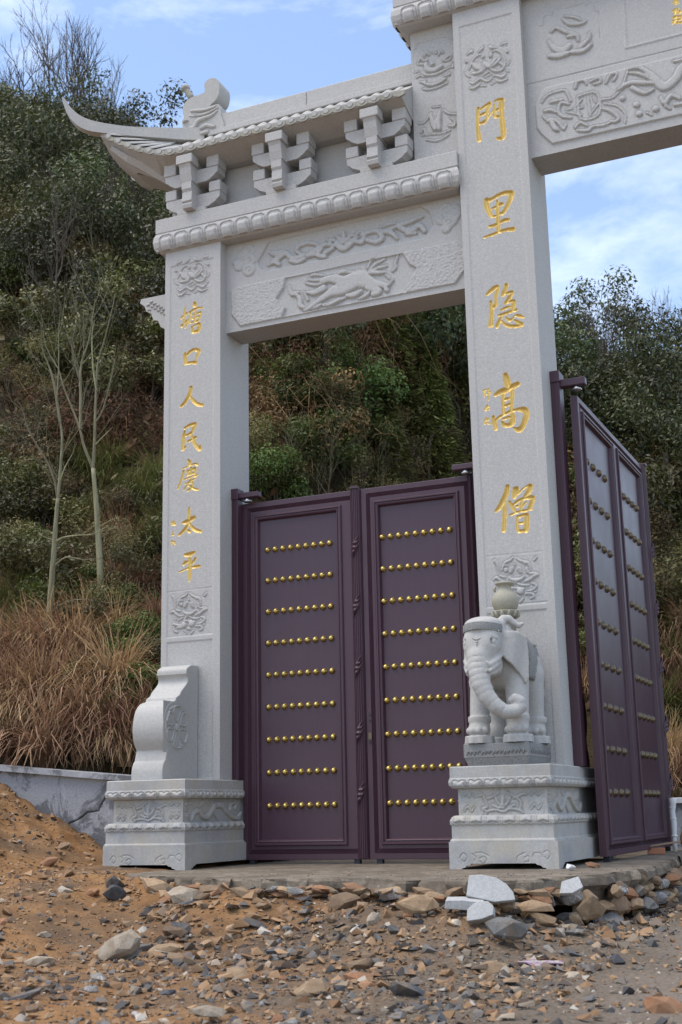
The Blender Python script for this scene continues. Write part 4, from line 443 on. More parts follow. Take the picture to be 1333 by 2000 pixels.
# ---- side beam
bm_ = open_box('side_beam', XL1, XR0, YB, DL-YB, 4.798, 5.69, M['stone'], gate)
f = Field(XL1, XR0, 4.798, 5.69, RES)
f.poly(RL['beampanel'][0], .016, .005).poly(RL['beamrecess'][0], -.022, .005).stipple(RL['beampanel'][0], .0016, 3, RL['beamrecess'][0]).raise_(RL['beast'], .024)
f.poly(RL['vinepanel'][0], -.020, .006).raise_(RL['vine'], .024)
for cl, g in ((RL['cloudL'], RL['cloudLg']), (RL['cloudR'], RL['cloudRg'])):
    f.raise_(cl, .016, False, 3., 0); f.groove(g, .009)
f.h[0] = 0
f.emit(front(YB), 'carved_panel', M['stone'], bm_)
# ---- main beam (two courses) to the right of the tall pillar
mb_ = open_box('main_beam', XR1, 7.2, YBR, DL-YBR, 5.870, 7.41, M['stone'], gate)
f = Field(XR1, 5.4, 5.870, 7.41, RES)
f.poly(RL['mbpanel'][0], .018, .006)
f.raise_(RL['mbscroll'], .020).raise_(RL['mbtop'], .020).groove(RL['mbtopg'], .014, False).raise_(RL['mbborder'], .008, False, 1, 0)
for i, (p, q) in enumerate(((0, 3), (3, 7), (7, 13))): f.incise(CH['sig3'][p:q], i, .008)
f.h[0] = 0
f.emit(front(YBR), 'carved_panel', M['stone'], mb_, {i: ('carved_signature', None) for i in range(3)}, M['gold'], owner_parent=mb_)
MB().add([(5.4, YBR, 5.87), (7.2, YBR, 5.87), (7.2, YBR, 7.41), (5.4, YBR, 7.41)], [(0, 1, 2, 3)]).done('beam_face', M['stone'], mb_)
# ---- cornices with lotus petals
def cornice(x0, x1, zb, wd):
    y0, y1 = -.05, DL+.05
    pr = [(-.045, zb), (-.018, zb+.012), (.006, zb+.045), (.018, zb+.095), (.012, zb+.15), (-.001, zb+.184), (-.007, zb+.188), (-.007, zb+.196), (0, zb+.199), (0, zb+.335), (-.006, zb+.342)]
    c = obj('cornice', mesh('cornice', *sweep((x0, x1, y0, y1), pr), M['stone']), gate)
    a = petal_mesh('lotus_petal', wd, zb+.010, zb+.182, pr, M['stone'], 'arch')
    n = int((x1-x0+.02)/wd); off = ((x1-x0)-n*wd)/2
    for i in range(n): obj('lotus_petal', a, c, (x0+off+wd*(i+.5), y0, 0))
    b_ = a.copy(); b_.transform(Matrix.Rotation(math.radians(-90), 4, 'Z'))
    for i in range(4): obj('lotus_petal', b_, c, (x0, y0+.0+wd*(i+.5), 0))
    return c
cornice(-.085, 2.976, 5.680, .1655)
cornice(2.43, 7.2, 7.400, .1655)
# ---- tablet beside the tall pillar
TX = 2.528
tb = open_box('tablet', TX, XR0-.001, .12, .44, 6.015, 7.41, M['stone'], gate)
f = Field(TX, XR0-.001, 6.015, 7.41, RES).raise_(RL['tab'], .021).groove(RL['tabg'], .014)
f.h[0] = f.h[-1] = 0; f.emit(front(.12), 'carved_panel', M['stone'], tb)
# ---- sparrow brace behind the small pillar
bp = [(0, 5.36), (-.40, 5.36), (-.41, 5.32), (-.36, 5.28), (-.335, 5.22), (-.28, 5.19), (-.255, 5.12), (-.20, 5.10), (-.17, 5.03), (-.10, 4.99), (-.05, 4.92), (0, 4.90)]
mb = MB(); mb.prism(bp, lambda a, z, d: (a, d, z), .20, .36); br = mb.done('brace', M['stone'], gate)
f = Field(-.36, -.012, 4.95, 5.35, .006)
rr = random.Random(5); st = []
for k in range(9):
    x = -330+k*36; z = 5300-abs(k-1)*26
    st.append([x, z, 11, x+14, z+16, 13, x+34, z+4, 10]); st.append([x+8, z-44, 9, x+26, z-36, 12, x+44, z-52, 8])
for s_ in st:
    for i in range(0, len(s_), 3): s_[i] = min(s_[i], -20)
mb = MB()
for s_ in st:
    if s_[1] < 5000: continue
    mb.tube([(a, .198, z) for a, z, r in unpack(s_)], [r for a, z, r in unpack(s_)], 6)
mb.done('brace_carving', M['stone'], br, True)
# ---- bracket sets under the roof
def arm_poly(hw, z0, z1, foot):
    return [(-foot, z0), (foot, z0), (foot+.02, z0+.004), (hw-.055, z0+.035), (hw-.03, z0+.06), (hw-.005, z0+.075), (hw, z0+.1), (hw, z1), (hw-.13, z1), (hw-.13, z1-.0), (-hw+.13, z1), (-hw, z1), (-hw, z0+.1), (-hw+.005, z0+.075), (-hw+.03, z0+.06), (-hw+.055, z0+.035), (-foot-.02, z0+.004)]
def nose(mb, x, hw, pts):
    mb.prism(pts, lambda a, z, d: (d, a, z), x-hw, x+hw)
def bracket(xc):
    mS = M['stone']
    base = MB().box(xc-.155, xc+.155, -.045, .20, 6.022, 6.066, .004).done('bracket_set', mS, gate)
    MB().box(xc-.155, xc+.155, .356, .60, 6.022, 6.066, .004).done('bracket_base', mS, base)
    for sgn, yo in ((1, 0.), (-1, .556)):
        Y = lambda y: yo+sgn*y
        def bx(nm, x0, x1, y0, y1, z0, z1):
            a, b_ = sorted((Y(y0), Y(y1))); MB().box(x0, x1, a, b_, z0, z1, .006).done(nm, mS, base)
        mb = MB(); mb.prism([(xc+a, z) for a, z in arm_poly(.295, 6.066, 6.205, .155)], lambda a, z, d: (a, d, z), Y(-.015), Y(.12)); mb.done('bracket_arm', mS, base)
        mb = MB(); mb.prism([(xc+a, z) for a, z in arm_poly(.29, 6.315, 6.45, .16)], lambda a, z, d: (a, d, z), Y(-.045), Y(.10)); mb.done('bracket_arm', mS, base)
        for e in (-1, 1):
            bx('bracket_block', xc+e*.24-.062, xc+e*.24+.062, -.022, .128, 6.207, 6.314)
            bx('bracket_block', xc+e*.235-.066, xc+e*.235+.066, -.055, .11, 6.452, 6.575)
        n1 = [(Y(.2), 6.075), (Y(-.075), 6.032), (Y(-.115), 6.040), (Y(-.125), 6.075), (Y(-.112), 6.095), (Y(-.128), 6.11), (Y(-.12), 6.205), (Y(-.135), 6.23), (Y(-.135), 6.30), (Y(.2), 6.30)]
        mb = MB(); nose(mb, xc, .052, n1); mb.done('bracket_nose', mS, base)
        n2 = [(Y(.2), 6.30), (Y(-.135), 6.301), (Y(-.155), 6.38), (Y(-.165), 6.44), (Y(-.18), 6.47), (Y(-.18), 6.555), (Y(.2), 6.575)]
        mb = MB(); nose(mb, xc, .062, n2); mb.done('bracket_nose', mS, base)
        bx('bracket_block', xc-.088, xc+.088, -.19, -.06, 6.47, 6.562)
    return base
for xc in (.305, 1.262, 2.215): bracket(xc)
MB().box(-.05, TX-.003, .20, .356, 6.022, 6.56).done('infill_wall', M['stone'], gate)
# ---- side roof: slopes, soffit, tiles, ridge, swept hip ribs, dragon-fish ornament
ex = np.array([-.66, -.5, -.34, -.15, .06, .3, 2.526]); ez = np.array([7.0, 6.895, 6.79, 6.695, 6.61, 6.592, 6.60])
YE, YE2, RZ, RY = -.175, .731, 6.955, .278
def zeave(x): return float(np.interp(x, ex, ez))
xs_ = list(np.linspace(-.66, .3, 13))+list(np.linspace(.45, 2.526, 9))
def ridge_pt(x): return (max(x, .02), RY, RZ+ (.05 if x < .02 else 0))
mb = MB()
TH = .045
left = [(-.66, -.175, 7.0), (-.655, 0, 6.88), (-.65, .15, 6.83), (-.65, .278, 6.815), (-.65, .41, 6.81), (-.655, .56, 6.80), (-.66, .731, 6.83)]
for sg in (0, 1):
    ye = YE if not sg else YE2; zof = 0
    Ve = [(x, ye, zeave(x)-(0.08*max(0, min(1, (.1-x)/.76)) if sg else 0)) for x in xs_]
    Vr = [ridge_pt(x) for x in xs_]; n = len(xs_)
    Vm = [tuple(np.array(a)*.5+np.array(b)*.5-np.array((0, 0, .02))) for a, b in zip(Ve, Vr)]
    Vs = [(max(x, -.43 if sg else -.40), .10 if not sg else .456, 6.515+(.16 if x < -.1 else 0)*min(1, (-.1-x)/.3)) for x in xs_]
    top = [(a[0], a[1], a[2]+TH) for a in Ve]
    rows = [Vs, Ve, top, [(a[0], a[1], a[2]+TH) for a in Vm], [(a[0], a[1], a[2]+.03) for a in Vr]]
    V = [p for r in rows for p in r]
    F = [((r)*n+i, (r)*n+i+1, (r+1)*n+i+1, (r+1)*n+i) for r in range(4) for i in range(n-1)]
    if sg: F = [q[::-1] for q in F]
    mb.add(V, F)
# left hip
n = len(left); inn = [(-.40, .10, 6.675), (-.42, .15, 6.675), (-.43, .2, 6.675), (-.43, .278, 6.675), (-.43, .35, 6.675), (-.43, .4, 6.675), (-.43, .456, 6.675)]
V = inn+left+[(a, b_, c+TH) for a, b_, c in left]+[(.02, RY, RZ+.08)]
F = [(n+i, i, i+1, n+i+1) for i in range(n-1)]+[(2*n+i, n+i, n+i+1, 2*n+i+1) for i in range(n-1)]+[(3*n, 2*n+i, 2*n+i+1) for i in range(n-1)]
mb.add(V, F)
# underside plate and right end
mb.add([(-.43, .1, 6.675), (-.05, .10, 6.517), (TX-.002, .10, 6.517), (TX-.002, .456, 6.517), (-.05, .456, 6.517), (-.43, .456, 6.675)], [(0, 1, 4, 5), (1, 2, 3, 4)])
xe = TX-.002
mb.add([(xe, .10, 6.515), (xe, YE, 6.60), (xe, YE, 6.645), (xe, .05, 6.80), (xe, RY, 6.985), (xe, .5, 6.80), (xe, YE2, 6.645), (xe, YE2, 6.60), (xe, .456, 6.515)], [tuple(range(9))])
roof = mb.done('side_roof', M['stone_roof'], gate)
# corner beam under the upturned corner
MB().tube([(-.56, -.12, 6.88), (-.40, -.06, 6.76), (-.26, 0, 6.68), (-.02, .12, 6.50)], [.03, .05, .06, .05], 4).done('corner_beam', M['stone'], roof)
def tile(x, ye, sg, wd=.062, k=6):
    ze = zeave(x)-(0.08*max(0, min(1, (.1-x)/.76)) if sg else 0)+TH
    e = Vector((x, ye+(-.012 if not sg else .012), ze)); r_ = Vector((*ridge_pt(x)[:2], ridge_pt(x)[2]+.03)); d = (r_-e)
    m_ = e+d*.5-Vector((0, 0, .02)); L = d.length
    if x < .02:
        r_ = e+d*.93
    pts = [e, m_, r_]; V = []; F = []
    for p in pts:
        for j in range(k+1):
            th = math.pi*j/k; V.append((p.x-wd*math.cos(th)*.62, p.y, p.z+wd*.46*math.sin(th)-.004))
    for i in range(2):
        for j in range(k): F.append((i*(k+1)+j, i*(k+1)+j+1, (i+1)*(k+1)+j+1, (i+1)*(k+1)+j))
    F.append(tuple(range(k+1)))
    # round end cap, proud of the eave, and the drip piece below it
    c0 = len(V); cz = e.z-.004; yy = e.y+(-.004 if not sg else .004)
    for j in range(10):
        th = 2*math.pi*j/10; V.append((e.x+.027*math.cos(th), yy, cz+.027*math.sin(th)))
    F.append(tuple(c0+j for j in range(10)))
    for j in range(10):
        th = 2*math.pi*j/10; V.append((e.x+.027*math.cos(th), e.y+(.02 if not sg else -.02), cz+.027*math.sin(th)))
    F += [(c0+j, c0+(j+1) % 10, c0+10+(j+1) % 10, c0+10+j) for j in range(10)]
    mb = MB(); mb.add(V, F); mb.done('roof_tile', M['stone_moss'] if False else M['stone_roof'], roof)
x = -.56
while x < 2.5: tile(x, YE, 0); x += .118
x = .1
while x < 2.5: tile(x, YE2, 1); x += .118
# drip edge between the round ends
mb = MB()
xd = np.arange(-.62, 2.52, .118)
for x in xd:
    z = zeave(x)+TH; z2 = zeave(x+.118)+TH
    zz = lambda u: z+(z2-z)*u
    xc = x+.059+.0
    poly = [(x+.001, zz(.0)+.004), (x+.118, zz(1)+.004), (x+.118, zz(1)-.034), (x+.09, zz(.75)-.046), (x+.063, zz(.53)-.052), (x+.036, zz(.3)-.046), (x+.004, zz(.05)-.034)]
    mb.prism([(a+.059-.06, b_) for a, b_ in poly], lambda a, b_, d: (a, d, b_), YE-.010, YE+.012)
mb.done('drip_edge', M['stone_moss'], roof)['kind'] = 'stuff'
# ridge
mb = MB()
mb.box(.36, 1.43, .185, .371, 6.93, 7.142, .008); mb.box(1.433, TX-.003, .185, .371, 6.93, 7.142, .008)
mb.box(.36, TX-.003, .168, .388, 6.925, 6.985, .006)
mb.done('ridge', M['stone'], roof)
def rib(sg):
    # (x,y, ztop, zbottom)
    R = [(.30, .22, 7.04, 6.90), (.10, .16, 7.05, 6.92), (-.12, .06, 7.056, 6.945), (-.35, -.03, 7.075, 6.975), (-.52, -.11, 7.098, 6.995), (-.66, -.17, 7.130, 7.018), (-.78, -.21, 7.175, 7.052), (-.87, -.255, 7.232, 7.105), (-.94, -.29, 7.312, 7.19), (-.985, -.315, 7.395, 7.29), (-1.012, -.33, 7.43, 7.38)]
    V = []; F = []; hw = .048
    R = [(a, b_, c, d) for a, b_, c, d in catmull(R, 3)]
    for i, (x, y, zt, zb) in enumerate(R):
        h = hw*(1-.25*max(0, i/len(R)-.5)*2)
        if sg: y = .556-y; zt -= .08*max(0, min(1, (.1-x)/.76)); zb -= .08*max(0, min(1, (.1-x)/.76))
        nx, ny = .42*h, -.9*h
        if sg: ny = -ny
        V += [(x-nx, y-ny, zb), (x+nx, y+ny, zb), (x+nx, y+ny, zt), (x-nx, y-ny, zt)]
    k = len(R)
    for i in range(k-1):
        for j in range(4): F.append((i*4+j, i*4+(j+1) % 4, (i+1)*4+(j+1) % 4, (i+1)*4+j))
    F += [(0, 1, 2, 3), tuple((k-1)*4+j for j in range(4))[::-1]]
    MB().add(V, F).done('hip_rib', M['stone_roof'], roof)
rib(0); rib(1)
# ornament: a slab with its own outline, relief on both faces
op = [(a, z) for a, z, r in unpack(RL['orn_outline'][0])]
po = [tuple(p) for p in catmull([(*p, 0) for p in op+[op[0]]], 4)[:, :2]][:-1]
mb = MB(); mb.prism(po, lambda a, z, d: (a, d, z), .170, .386); orn = mb.done('ridge_ornament', M['stone_roof'], roof)
smooth_by_angle(orn, 40)
mb = MB()
for s_ in RL['orn']:
    q = catmull(unpack(s_), 3)
    mb.tube([(a, .170, z) for a, z, r in q], [r*1.0 for a, z, r in q], 8)
o = mb.done('ornament_relief', M['stone_roof'], orn, True)
kn = unpack(RL['orn_knob'][0])
mb = MB(); pts = []
for i in range(9):
    u = i/8; p0, p1 = Vector((kn[0][0], .27, kn[0][1])), Vector((kn[2][0], .27, kn[2][1]))
    pts.append((p0.lerp(p1, u), .030+.006*(i % 2)))
mb.tube([p for p, r in pts], [r for p, r in pts], 8); mb.lathe([(.02, -.035), (.045, -.02), (.05, .005), (.035, .03), (.01, .04)], (kn[2][0]-.004, .27, kn[2][1]+.005), 10)
mb.done('sword_hilt', M['stone_moss'], orn, True)
# ------------------------------------------------------------------ metal gate leaves
def ring(rect, prof, mp_):
    """sweep profile [(inset, depth)] round rect (s0,s1,z0,z1), mitred ; mp_(s,z,n)->xyz"""
    s0, s1, z0, z1 = rect; V = []; F = []
    for o, d in prof: V += [mp_(s0+o, z0+o, d), mp_(s1-o, z0+o, d), mp_(s1-o, z1-o, d), mp_(s0+o, z1-o, d)]
    for i in range(len(prof)-1):
        for j in range(4): F.append((i*4+j, i*4+(j+1) % 4, (i+1)*4+(j+1) % 4, (i+1)*4+j))
    return V, F
def stud_mesh(mp_, name, r, mat_):
    V = []; F = []; n = 14
    prof = [(r*1.12, -.002), (r*1.12, .003), (r, .005), (r*.97, .011), (r*.82, .019), (r*.55, .026), (r*.22, .0295)]
    for rr_, h in prof:
        for j in range(n): V.append(mp_(rr_*math.cos(2*math.pi*j/n), rr_*math.sin(2*math.pi*j/n), h))
    for i in range(len(prof)-1):
        for j in range(n): F.append((i*n+j, i*n+(j+1) % n, (i+1)*n+(j+1) % n, (i+1)*n+j))
    F.append(tuple((len(prof)-1)*n+j for j in range(n)))
    me = mesh(name, V, F, mat_, True); return me
FR = [(0, -.06), (0, -.004), (.004, 0), (.047, 0), (.052, -.007), (.057, 0), (.062, -.007), (.067, 0), (.072, -.007), (.077, 0), (.082, -.007), (.087, 0)]
MOULD = [(0, -.03), (0, .010), (.008, .019), (.018, .019), (.024, .008), (.032, .008), (.036, .014), (.044, .010), (.052, -.010), (.056, -.024)]
def leaf(label, org, ang, width, zb, zt, panels, rows, studmat, col, fluted, bands, group, lock=None):
    dx, dy = math.cos(ang), math.sin(ang); nx, ny = math.sin(ang), -math.cos(ang)
    O = Vector((org[0], org[1], 0))
    mp_ = lambda s, z, n: (O.x+dx*s+nx*n, O.y+dy*s+ny*n, z)
    r = root('gate_leaf', label, 'gate leaf', (org[0], org[1], zb), group)
    mb = MB(); V, F = ring((0, width, zb, zt), FR+[(.115, 0)], mp_); mb.add(V, F)
    # field between the ring and the panels
    def plate(s0, s1, z0, z1, n): mb.add([mp_(s0, z0, n), mp_(s1, z0, n), mp_(s1, z1, n), mp_(s0, z1, n)], [(0, 1, 2, 3)])
    zi0, zi1 = zb+.115, zt-.115
    edges = [.115]+[e for p in panels for e in p[:2]]+[width-.115]
    for i in range(0, len(edges), 2): plate(edges[i], edges[i+1], zi0, zi1, 0)
    pz0, pz1 = panels[0][2], panels[0][3]
    for p in panels:
        plate(p[0], p[1], zi0, p[2], 0); plate(p[0], p[1], p[3], zi1, 0)
    # back plate
    V = [mp_(s, z, -.06) for s, z in ((0, zb), (width, zb), (width, zt), (0, zt))]; mb.add(V, [(3, 2, 1, 0)])
    # ribbed hinge edge
    for k in range(3): 
        n0 = -.012-k*.018
        V = [mp_(-.003, z, n) for n in (n0, n0-.010) for z in (zb, zt)]; mb.add(V, [(0, 1, 3, 2)])
    mb.done('frame', M['door'], r)
    for p in panels:
        mb = MB(); V, F = ring(p, MOULD, mp_); mb.add(V, F); mb.done('moulding', M['door'], r)
        i = .054
        mb = MB(); mb.add([mp_(s, z, -.022) for s, z in ((p[0]+i, p[2]+i), (p[1]-i, p[2]+i), (p[1]-i, p[3]-i), (p[0]+i, p[3]-i))], [(0, 1, 2, 3)]); mb.done('panel', M['door_panel'], r)
    sm = stud_mesh(lambda a, b_, h: (dx*a+nx*h, dy*a+ny*h, b_), 'stud', .0255 if studmat == 'brass' else .033, M[studmat])
    for z in rows:
        for s in col:
            obj('stud', sm, r, mp_(s, z, -.020))
    # fluted meeting post
    s0, s1 = fluted; V = []; F = []; k = 25; ht = (zb+.01, zt+.012)
    for z in ht:
        for i in range(k):
            u = i/(k-1); base = .030*math.sin(math.pi*u)**.7; V.append(mp_(s0+(s1-s0)*u, z, base+(.004 if i % 4 in (1, 2) else -.003)))
    F = [(i, i+1, k+i+1, k+i) for i in range(k-1)]+[tuple(k+i for i in range(k))]
    mb = MB(); mb.add(V, F); fp = mb.done('meeting_post', M['door'], r)
    mb = MB(); sc_ = (s0+s1)/2; hw = (s1-s0)/2*.72
    mb.prism([(sc_-hw, zt+.005), (sc_+hw, zt+.005), (sc_+hw, zt+.020), (sc_+hw*.6, zt+.028), (sc_-hw*.6, zt+.028), (sc_-hw, zt+.020)], mp_, -.02, .042); mb.done('post_cap', M['door'], fp)
    for zc in bands:
        b0 = root_band(mp_, sc_, hw, zc); b0.done('ornament_band', M['door'], fp)
    for s in (.06, width-.14):
        mb = MB(); mb.box(*sorted((mp_(s, 0, 0)[0], mp_(s+.05, 0, -.05)[0])), *sorted((mp_(s, 0, -.005)[1], mp_(s+.05, 0, -.05)[1])), .0, zb+.01)
        mb.done('roller', M['black'], r)
    if lock:
        mb = MB(); mb.prism([(lock[0]-.014, lock[1]-.03), (lock[0]+.014, lock[1]-.03), (lock[0]+.016, lock[1]+.02), (lock[0], lock[1]+.034), (lock[0]-.016, lock[1]+.02)], mp_, 0, .012); lk = mb.done('lock_plate', M['dark_brass'], r)
        mb = MB()
        for zz in (lock[1]+.125, lock[1]+.172, lock[1]-.06):
            mb.prism([(lock[0]+.012*math.cos(t_*math.pi/4), zz+.012*math.sin(t_*math.pi/4)) for t_ in range(8)], mp_, -.002, .0015)
        mb.done('handle_hole', M['black'], lk)
    return r, mp_
def root_band(mp_, sc_, hw, zc):
    mb = MB(); rr = random.Random(int(zc*1000)); n = 5; m_ = 6
    # a slanted foliate cuff: bumpy rhomb wrapped on the flutes
    V = []; F = []
    for j in range(m_+1):
        for i in range(n+1):
            u = i/n; v = j/m_
            s = sc_+(u-.5)*2*hw*1.05; z = zc+(v-.5)*.115+(u-.5)*.10
            e = 0 if i in (0, n) or j in (0, m_) else 1
            V.append(mp_(s, z, .022+.022*math.sin(math.pi*u)+e*(.006+.012*((i+j) % 2))+rr.uniform(0, .004)))
    for j in range(m_):
        for i in range(n): F.append((j*(n+1)+i, j*(n+1)+i+1, (j+1)*(n+1)+i+1, (j+1)*(n+1)+i))
    return mb.add(V, F)
rows_s = [.483+.2819*i for i in range(9)]; rows_b = [.526+.3420*i for i in range(9)]
LW1 = 1.737-.657
g_side = 'purple side-gate leaves with brass studs'
leaf('closed purple metal gate leaf beside the small inscribed pillar, nine rows of brass studs', (.657, YD), 0, 1.178, .0342, 3.189, [(.115, .990, .150, 3.066)], rows_s, 'brass', [.247+.0770*i for i in range(9)], (1.078, 1.178), [.567, 1.075, 1.62, 2.156, 2.671], g_side)
leaf('closed purple metal gate leaf beside the elephant and tall pillar, with keyhole and brass studs', (1.838, YD), 0, 1.041, .0342, 3.189, [(.072, .905, .150, 3.066)] if False else [(.073+.042, .905, .150, 3.066)], rows_s, 'brass', [.185+.0772*i for i in range(9)], (.985, 1.039), [], g_side, lock=(.0, 1.04) if False else (.035, 1.04))
LA = 1.5544
leaf('tall main gate leaf swung open beyond the elephant pillar, two blue-sheened studded panels', (3.796, .372), LA, 2.628, .0425, 3.7736, [(.115, 1.215, .125, 3.665), (1.385, 2.43, .125, 3.665)], rows_b, 'dark_brass', [.265+.2135*i for i in range(4)]+[1.477+.183*i for i in range(5)], (2.528, 2.626), [.62, 1.18, 1.75, 2.32, 2.90], 'main gate leaves')
# hinge posts with their arms
def hinge_post(label, x0, x1, y0, y1, z0, z1, arm, piv):
    r = root('hinge_post', label, 'hinge post', ((x0+x1)/2, (y0+y1)/2, z0), 'purple hinge posts')
    mb = MB()
    k = 4 
    mb.box(x0, x1, y0, y1, z0, z1-.10, .004)
    for i in range(3):
        a = x0+(x1-x0)*(i+.5)/3; mb.box(a-.006, a+.006, y0-.004, y0+.002, z0, z1-.10)
    mb.done('post', M['door'], r)
    MB().box(x0-.004, x1+.006, y0-.012, y1+.012, z1-.10, z1, .004).done('post_head', M['door'], r)
    ax0, ax1, ay0, ay1, az0, az1 = arm
    MB().box(ax0, ax1, ay0, ay1, az0, az1, .006).done('arm', M['door'], r)
    MB().lathe([(.03, -.03), (.045, -.02), (.03, -.005), (.03, .012)], (piv[0], piv[1], az0-.010), 14).done('pivot', M['steel'], r, True)
hinge_post('purple hinge post on the small pillar, its arm holding the closed leaf', .600, .662, .215, .315, ZP+.002, 3.315, (.655, .865, .225, .30, 3.225, 3.275), (.74, .265))
hinge_post('purple hinge post mostly hidden behind the tall pillar, arm above the closed leaf', 2.912, 2.978, .215, .315, ZP2+.002, 3.315, (2.715, 2.92, .225, .30, 3.225, 3.275), (2.83, .265))
hinge_post('tall purple hinge post on the gateway side of the elephant pillar', 3.597, 3.672, .285, .425, ZP2+.002, 3.985, (3.665, 3.88, .32, .40, 3.85, 3.915), (3.80, .36))
# ------------------------------------------------------------------ drum stones
def drum(label, x0, x1, m, flip=False, yoff=0., disc=True, z_off=0, sc=1.0):
    P0 = [(a, z) for a, z, r in unpack(RL['drum'][0])]
    # split in smooth runs
    runs = [P0[0:2], P0[1:4], P0[3:9], P0[9:16], P0[15:16], P0[16:19]]
    sm = [P0[0]]+[tuple(p[:2]) for p in catmull([(*p, 0) for p in P0[1:4]], 4)]+[tuple(p[:2]) for p in catmull([(*p, 0) for p in P0[3:7]], 4)][1:]+[P0[7], P0[8], P0[9]]
    sm += [tuple(p[:2]) for p in catmull([(*p, 0) for p in P0[9:15]], 6)][1:]+[P0[15], P0[16]]+[tuple(p[:2]) for p in catmull([(*p, 0) for p in P0[16:19]], 4)][1:]
    sm = [(min(a, -.0), z) for a, z in sm]; sm[0] = (-.004, sm[0][1]); sm += [(-.004, sm[-1][1])]
    fy = (lambda y: y) if not flip else (lambda y: DL-y)
    r = root('drum_stone', label, 'drum stone', ((x0+x1)/2, fy(-.3), .71+z_off))
    zf = lambda z: (z-.721)*sc+ZP+.001+z_off
    mb = MB(); mb.prism([(fy(a), zf(z)) for a, z in sm], lambda a, z, d: (d, a, z), x0, x1); o = mb.done('scroll_body', m, r); smooth_by_angle(o, 30)
    bv = o.modifiers.new('bevel', 'BEVEL'); bv.width = .006; bv.segments = 2; bv.limit_method = 'ANGLE'; bv.angle_limit = math.radians(50)
    if disc:
        c = (-.356, 1.157); R = .192
        f = Field(c[0]-R-.02, c[0]+R+.02, c[1]-R-.02, c[1]+R+.02, .0045)
        def ringst(cx, cz, rx, n=40): 
            return [v for i in range(n+1) for v in ((cx+rx*math.cos(2*math.pi*i/n))*1000, (cz+rx*math.sin(2*math.pi*i/n))*1000, 6)]
        f.groove([ringst(c[0], c[1], R)], .008, False)
        f.raise_([ringst(c[0], c[1], R-.014)], .006, False, 1, 0)
        for k in range(6):
            th = math.pi/2+k*math.pi/3; ux, uz = math.cos(th), math.sin(th); vx, vz = -uz, ux
            out = [(.045, 0), (.075, .022), (.115, .050), (.145, .055), (.168, .040), (.172, 0)]
            pts = out+[(a, -b_) for a, b_ in out[::-1][1:]]
            st = [v for a, b_ in pts for v in ((c[0]+ux*a+vx*b_)*1000, (c[1]+uz*a+vz*b_)*1000, 7)]
            f.raise_([st], .010, True, 1.4)
            st2 = [v for a, b_ in [(p*.9+.012, q*.72) for p, q in pts] for v in ((c[0]+ux*a+vx*b_)*1000, (c[1]+uz*a+vz*b_)*1000, 4)]
            f.groove([st2], .005)
        f.raise_([[c[0]*1000, c[1]*1000, 34, c[0]*1000+1, c[1]*1000, 34]], .014, False, .5)
        for s_ in (f.h[0], f.h[-1], f.h[:, 0], f.h[:, -1]): s_[:] = -.006
        A, Z = np.meshgrid(f.a, f.z); f.h[np.hypot(A-c[0], Z-c[1]) > R+.008] = -.006
        f.emit(lambda a, z, h: (x1+.002+h, a, zf(z)), 'flower_medallion', m, o)
    return r
drum('pale scrolled drum stone with a carved six-petal flower, on the pedestal of the small pillar', .085, .385, M['stone_eleph'])
drum('dark shaded drum stone behind the tall pillar, glimpsed past the hinge post', 3.16, 3.53, M['stone_shade'], True, 0, False, .02, 1.0)
# ------------------------------------------------------------------ elephant statue (one continuous carved body)
def surface_nets(D, org, h):
    nx, ny, nz = D.shape; ins = D < 0
    cells = np.zeros((nx-1, ny-1, nz-1), bool); cnt = np.zeros((nx-1, ny-1, nz-1)); acc = np.zeros((nx-1, ny-1, nz-1, 3))
    cor = [(i, j, k) for i in (0, 1) for j in (0, 1) for k in (0, 1)]
    sl = lambda c: D[c[0]:nx-1+c[0], c[1]:ny-1+c[1], c[2]:nz-1+c[2]]
    for a in cor:
        for ax in range(3):
            if a[ax] == 0:
                b_ = tuple(a[i]+(1 if i == ax else 0) for i in range(3)); A, B_ = sl(a), sl(b_); cr = (A < 0) != (B_ < 0)
                with np.errstate(divide='ignore', invalid='ignore'): t_ = np.where(cr, A/(A-B_), 0)
                cnt += cr
                for i in range(3): acc[..., i] += np.where(cr, a[i]+(t_ if i == ax else 0), 0)
    act = cnt > 0; idx = np.full(cnt.shape, -1); idx[act] = np.arange(act.sum())
    g = np.argwhere(act); V = org+(g+acc[act]/cnt[act][:, None])*h
    F = []
    for ax in range(3):
        u, v = [(1, 2), (2, 0), (0, 1)][ax]
        s0 = [slice(0, n) for n in (nx, ny, nz)]; s1 = list(s0); s0[ax] = slice(0, D.shape[ax]-1); s1[ax] = slice(1, None)
        A, B_ = ins[tuple(s0)], ins[tuple(s1)]; cr = np.argwhere(A != B_)
        cr = cr[(cr[:, u] > 0) & (cr[:, v] > 0) & (cr[:, u] < D.shape[u]-1) & (cr[:, v] < D.shape[v]-1)]
        du = np.zeros(3, int); du[u] = 1; dv = np.zeros(3, int); dv[v] = 1
        q = np.stack([idx[tuple((cr-du-dv).T)], idx[tuple((cr-dv).T)], idx[tuple(cr.T)], idx[tuple((cr-du).T)]], 1)
        fl = A[tuple(cr.T)]; q[~fl] = q[~fl][:, ::-1]; F.append(q)
    return V, np.concatenate(F)
